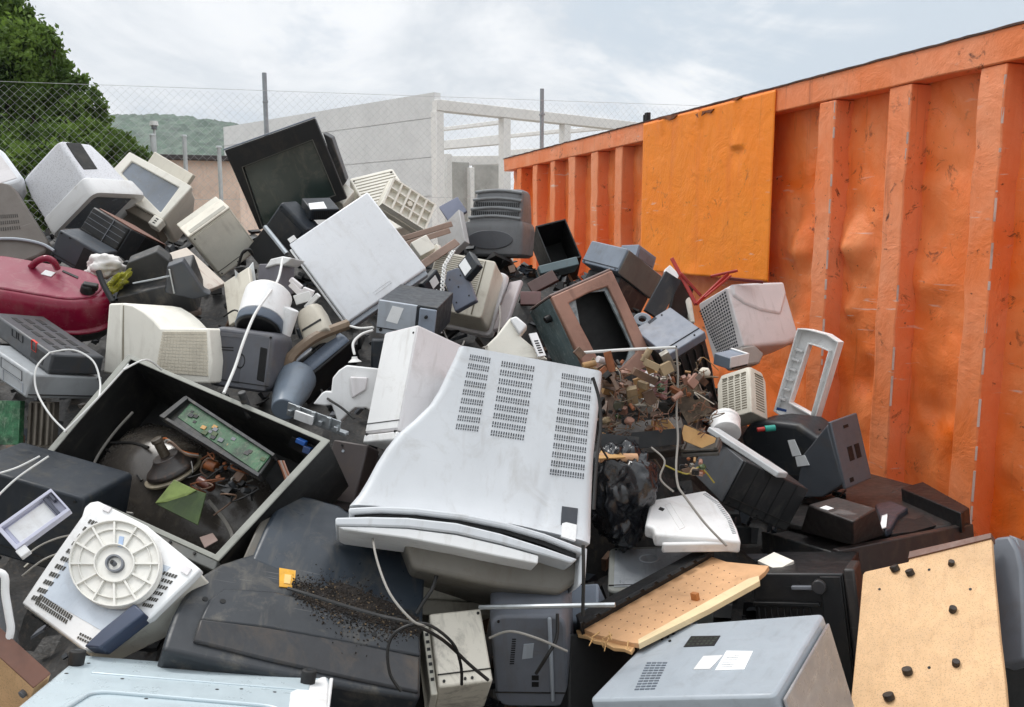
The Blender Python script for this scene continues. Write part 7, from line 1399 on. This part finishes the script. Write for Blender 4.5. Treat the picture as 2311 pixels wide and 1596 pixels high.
# ---------------------------------------------------------------- camera, light, view
sc = bpy.context.scene
cam = bpy.data.cameras.new('camera'); co = bpy.data.objects.new('camera', cam); C.objects.link(co); sc.camera = co
cam.sensor_width = 36; cam.lens = FOC/W0*36; cam.clip_end = 3000; cam.clip_start = .05
co.location = CAMPOS; co.rotation_euler = (math.pi/2-PITCH, 0, 0)
SUN = Vector((-.42, .30, .86)).normalized()
el = math.asin(SUN.z); az = math.atan2(SUN.x, SUN.y)
sd = bpy.data.lights.new('sun', 'SUN'); sd.energy = 1.5; sd.angle = math.radians(14); sd.color = (1, .965, .92)
so = bpy.data.objects.new('sun', sd); C.objects.link(so); so.location = (0, 0, 20)
so.rotation_euler = (-SUN).to_track_quat('-Z', 'Y').to_euler()
w = bpy.data.worlds.new('World'); sc.world = w; w.use_nodes = True; n = w.node_tree.nodes; l = w.node_tree.links
bg = n['Background']
sky = n.new('ShaderNodeTexSky'); sky.sky_type = 'NISHITA'; sky.sun_disc = False; sky.sun_elevation = el; sky.sun_rotation = az; sky.air_density = 1; sky.dust_density = 2
tc = n.new('ShaderNodeTexCoord'); mp = n.new('ShaderNodeMapping'); mp.inputs['Scale'].default_value = (1.0, 1.0, 2.1); mp.inputs['Location'].default_value = (.35, .2, .1)
l.new(tc.outputs['Generated'], mp.inputs[0])
def wn(scale, det, ro, dist=.3):
    t = n.new('ShaderNodeTexNoise'); t.inputs['Scale'].default_value = scale; t.inputs['Detail'].default_value = det; t.inputs['Roughness'].default_value = ro; t.inputs['Distortion'].default_value = dist
    l.new(mp.outputs[0], t.inputs['Vector']); return t.outputs['Fac']
def wr(s, a, b, c=0., d=1.):
    r = n.new('ShaderNodeMapRange'); r.interpolation_type = 'SMOOTHSTEP'; r.inputs[1].default_value = a; r.inputs[2].default_value = b; r.inputs[3].default_value = c; r.inputs[4].default_value = d; l.new(s, r.inputs[0]); return r.outputs[0]
def wmix(f, a, b):
    x = n.new('ShaderNodeMix'); x.data_type = 'RGBA'
    for s, v in ((0, f), (6, a), (7, b)):
        if isinstance(v, (int, float)): x.inputs[s].default_value = v
        elif isinstance(v, tuple): x.inputs[s].default_value = (*v, 1)
        else: l.new(v, x.inputs[s])
    return x.outputs[2]
K = 1/.10                                   # the clouds are written for the same 0.10 strength as the sky
def kk(h, k=1.12): return tuple(c*K*k for c in lin(h))
# gap in the cloud towards the upper right, where the blue-grey shows
sep = n.new('ShaderNodeVectorMath'); sep.operation = 'DOT_PRODUCT'; sep.inputs[1].default_value = ray(1930, 60).normalized(); l.new(tc.outputs['Generated'], sep.inputs[0])
gap = wr(sep.outputs['Value'], .93, .999)
cl = wn(2.3, 9, .58, .6); cl2 = wn(5.5, 8, .62, .4)
c0 = wmix(wr(cl, .36, .62), kk('d3d9df'), kk('f8f9fa'))
c0 = wmix(wr(cl2, .50, .72, 0, .6), c0, kk('fefefe')); c0 = wmix(wr(cl2, .48, .30, 0, .6), c0, kk('ccd5df'))
gm = n.new('ShaderNodeMath'); gm.operation = 'MULTIPLY_ADD'; gm.inputs[1].default_value = .75; l.new(gap, gm.inputs[0]); l.new(wr(cl, .35, .65, .38, -.42), gm.inputs[2])
g2 = n.new('ShaderNodeMath'); g2.operation = 'MULTIPLY_ADD'; g2.inputs[1].default_value = -1.3; l.new(cl2, g2.inputs[0]); g3 = n.new('ShaderNodeMath'); g3.operation = 'ADD'; l.new(gm.outputs[0], g3.inputs[0]); g3.inputs[1].default_value = .62; l.new(g3.outputs[0], g2.inputs[2])
c1 = wmix(wr(g2.outputs[0], .2, .85), c0, kk('cad5df'))
final = wmix(.95, sky.outputs[0], c1)
# an overcast sky is brightest overhead and a little duller behind the camera
sx = n.new('ShaderNodeSeparateXYZ'); l.new(tc.outputs['Generated'], sx.inputs[0])
zen = wr(sx.outputs['Z'], .30, .95, 1.0, 2.1); bk = wr(sx.outputs['Y'], -.7, .2, .80, 1.0)
gg = n.new('ShaderNodeMath'); gg.operation = 'MULTIPLY'; l.new(zen, gg.inputs[0]); l.new(bk, gg.inputs[1])
vm = n.new('ShaderNodeVectorMath'); vm.operation = 'SCALE'; l.new(final, vm.inputs[0]); l.new(gg.outputs[0], vm.inputs['Scale']); final = vm.outputs[0]
l.new(final, bg.inputs['Color']); bg.inputs['Strength'].default_value = .10
sc.view_settings.view_transform = 'Standard'; sc.view_settings.look = 'None'; sc.view_settings.gamma = 1; sc.view_settings.exposure = .06
sc.cycles.max_bounces = 6; sc.cycles.transparent_max_bounces = 6; sc.cycles.use_denoising = True
# ---- a thin veil of summer air
b = B(dims=(1, 1, 1)); b.box(-900, 900, -25, 640, -1.5, 140)
hz = bpy.data.materials.new('haze_air'); hz.use_nodes = True; n = hz.node_tree.nodes; l = hz.node_tree.links; n.remove(n['Principled BSDF'])
pv = n.new('ShaderNodeVolumePrincipled'); pv.inputs['Color'].default_value = (.86, .92, 1, 1); pv.inputs['Density'].default_value = .0004; l.new(pv.outputs[0], n['Material Output'].inputs['Volume'])
ho = meshobj('haze', b, hz); ho['kind'] = 'stuff'
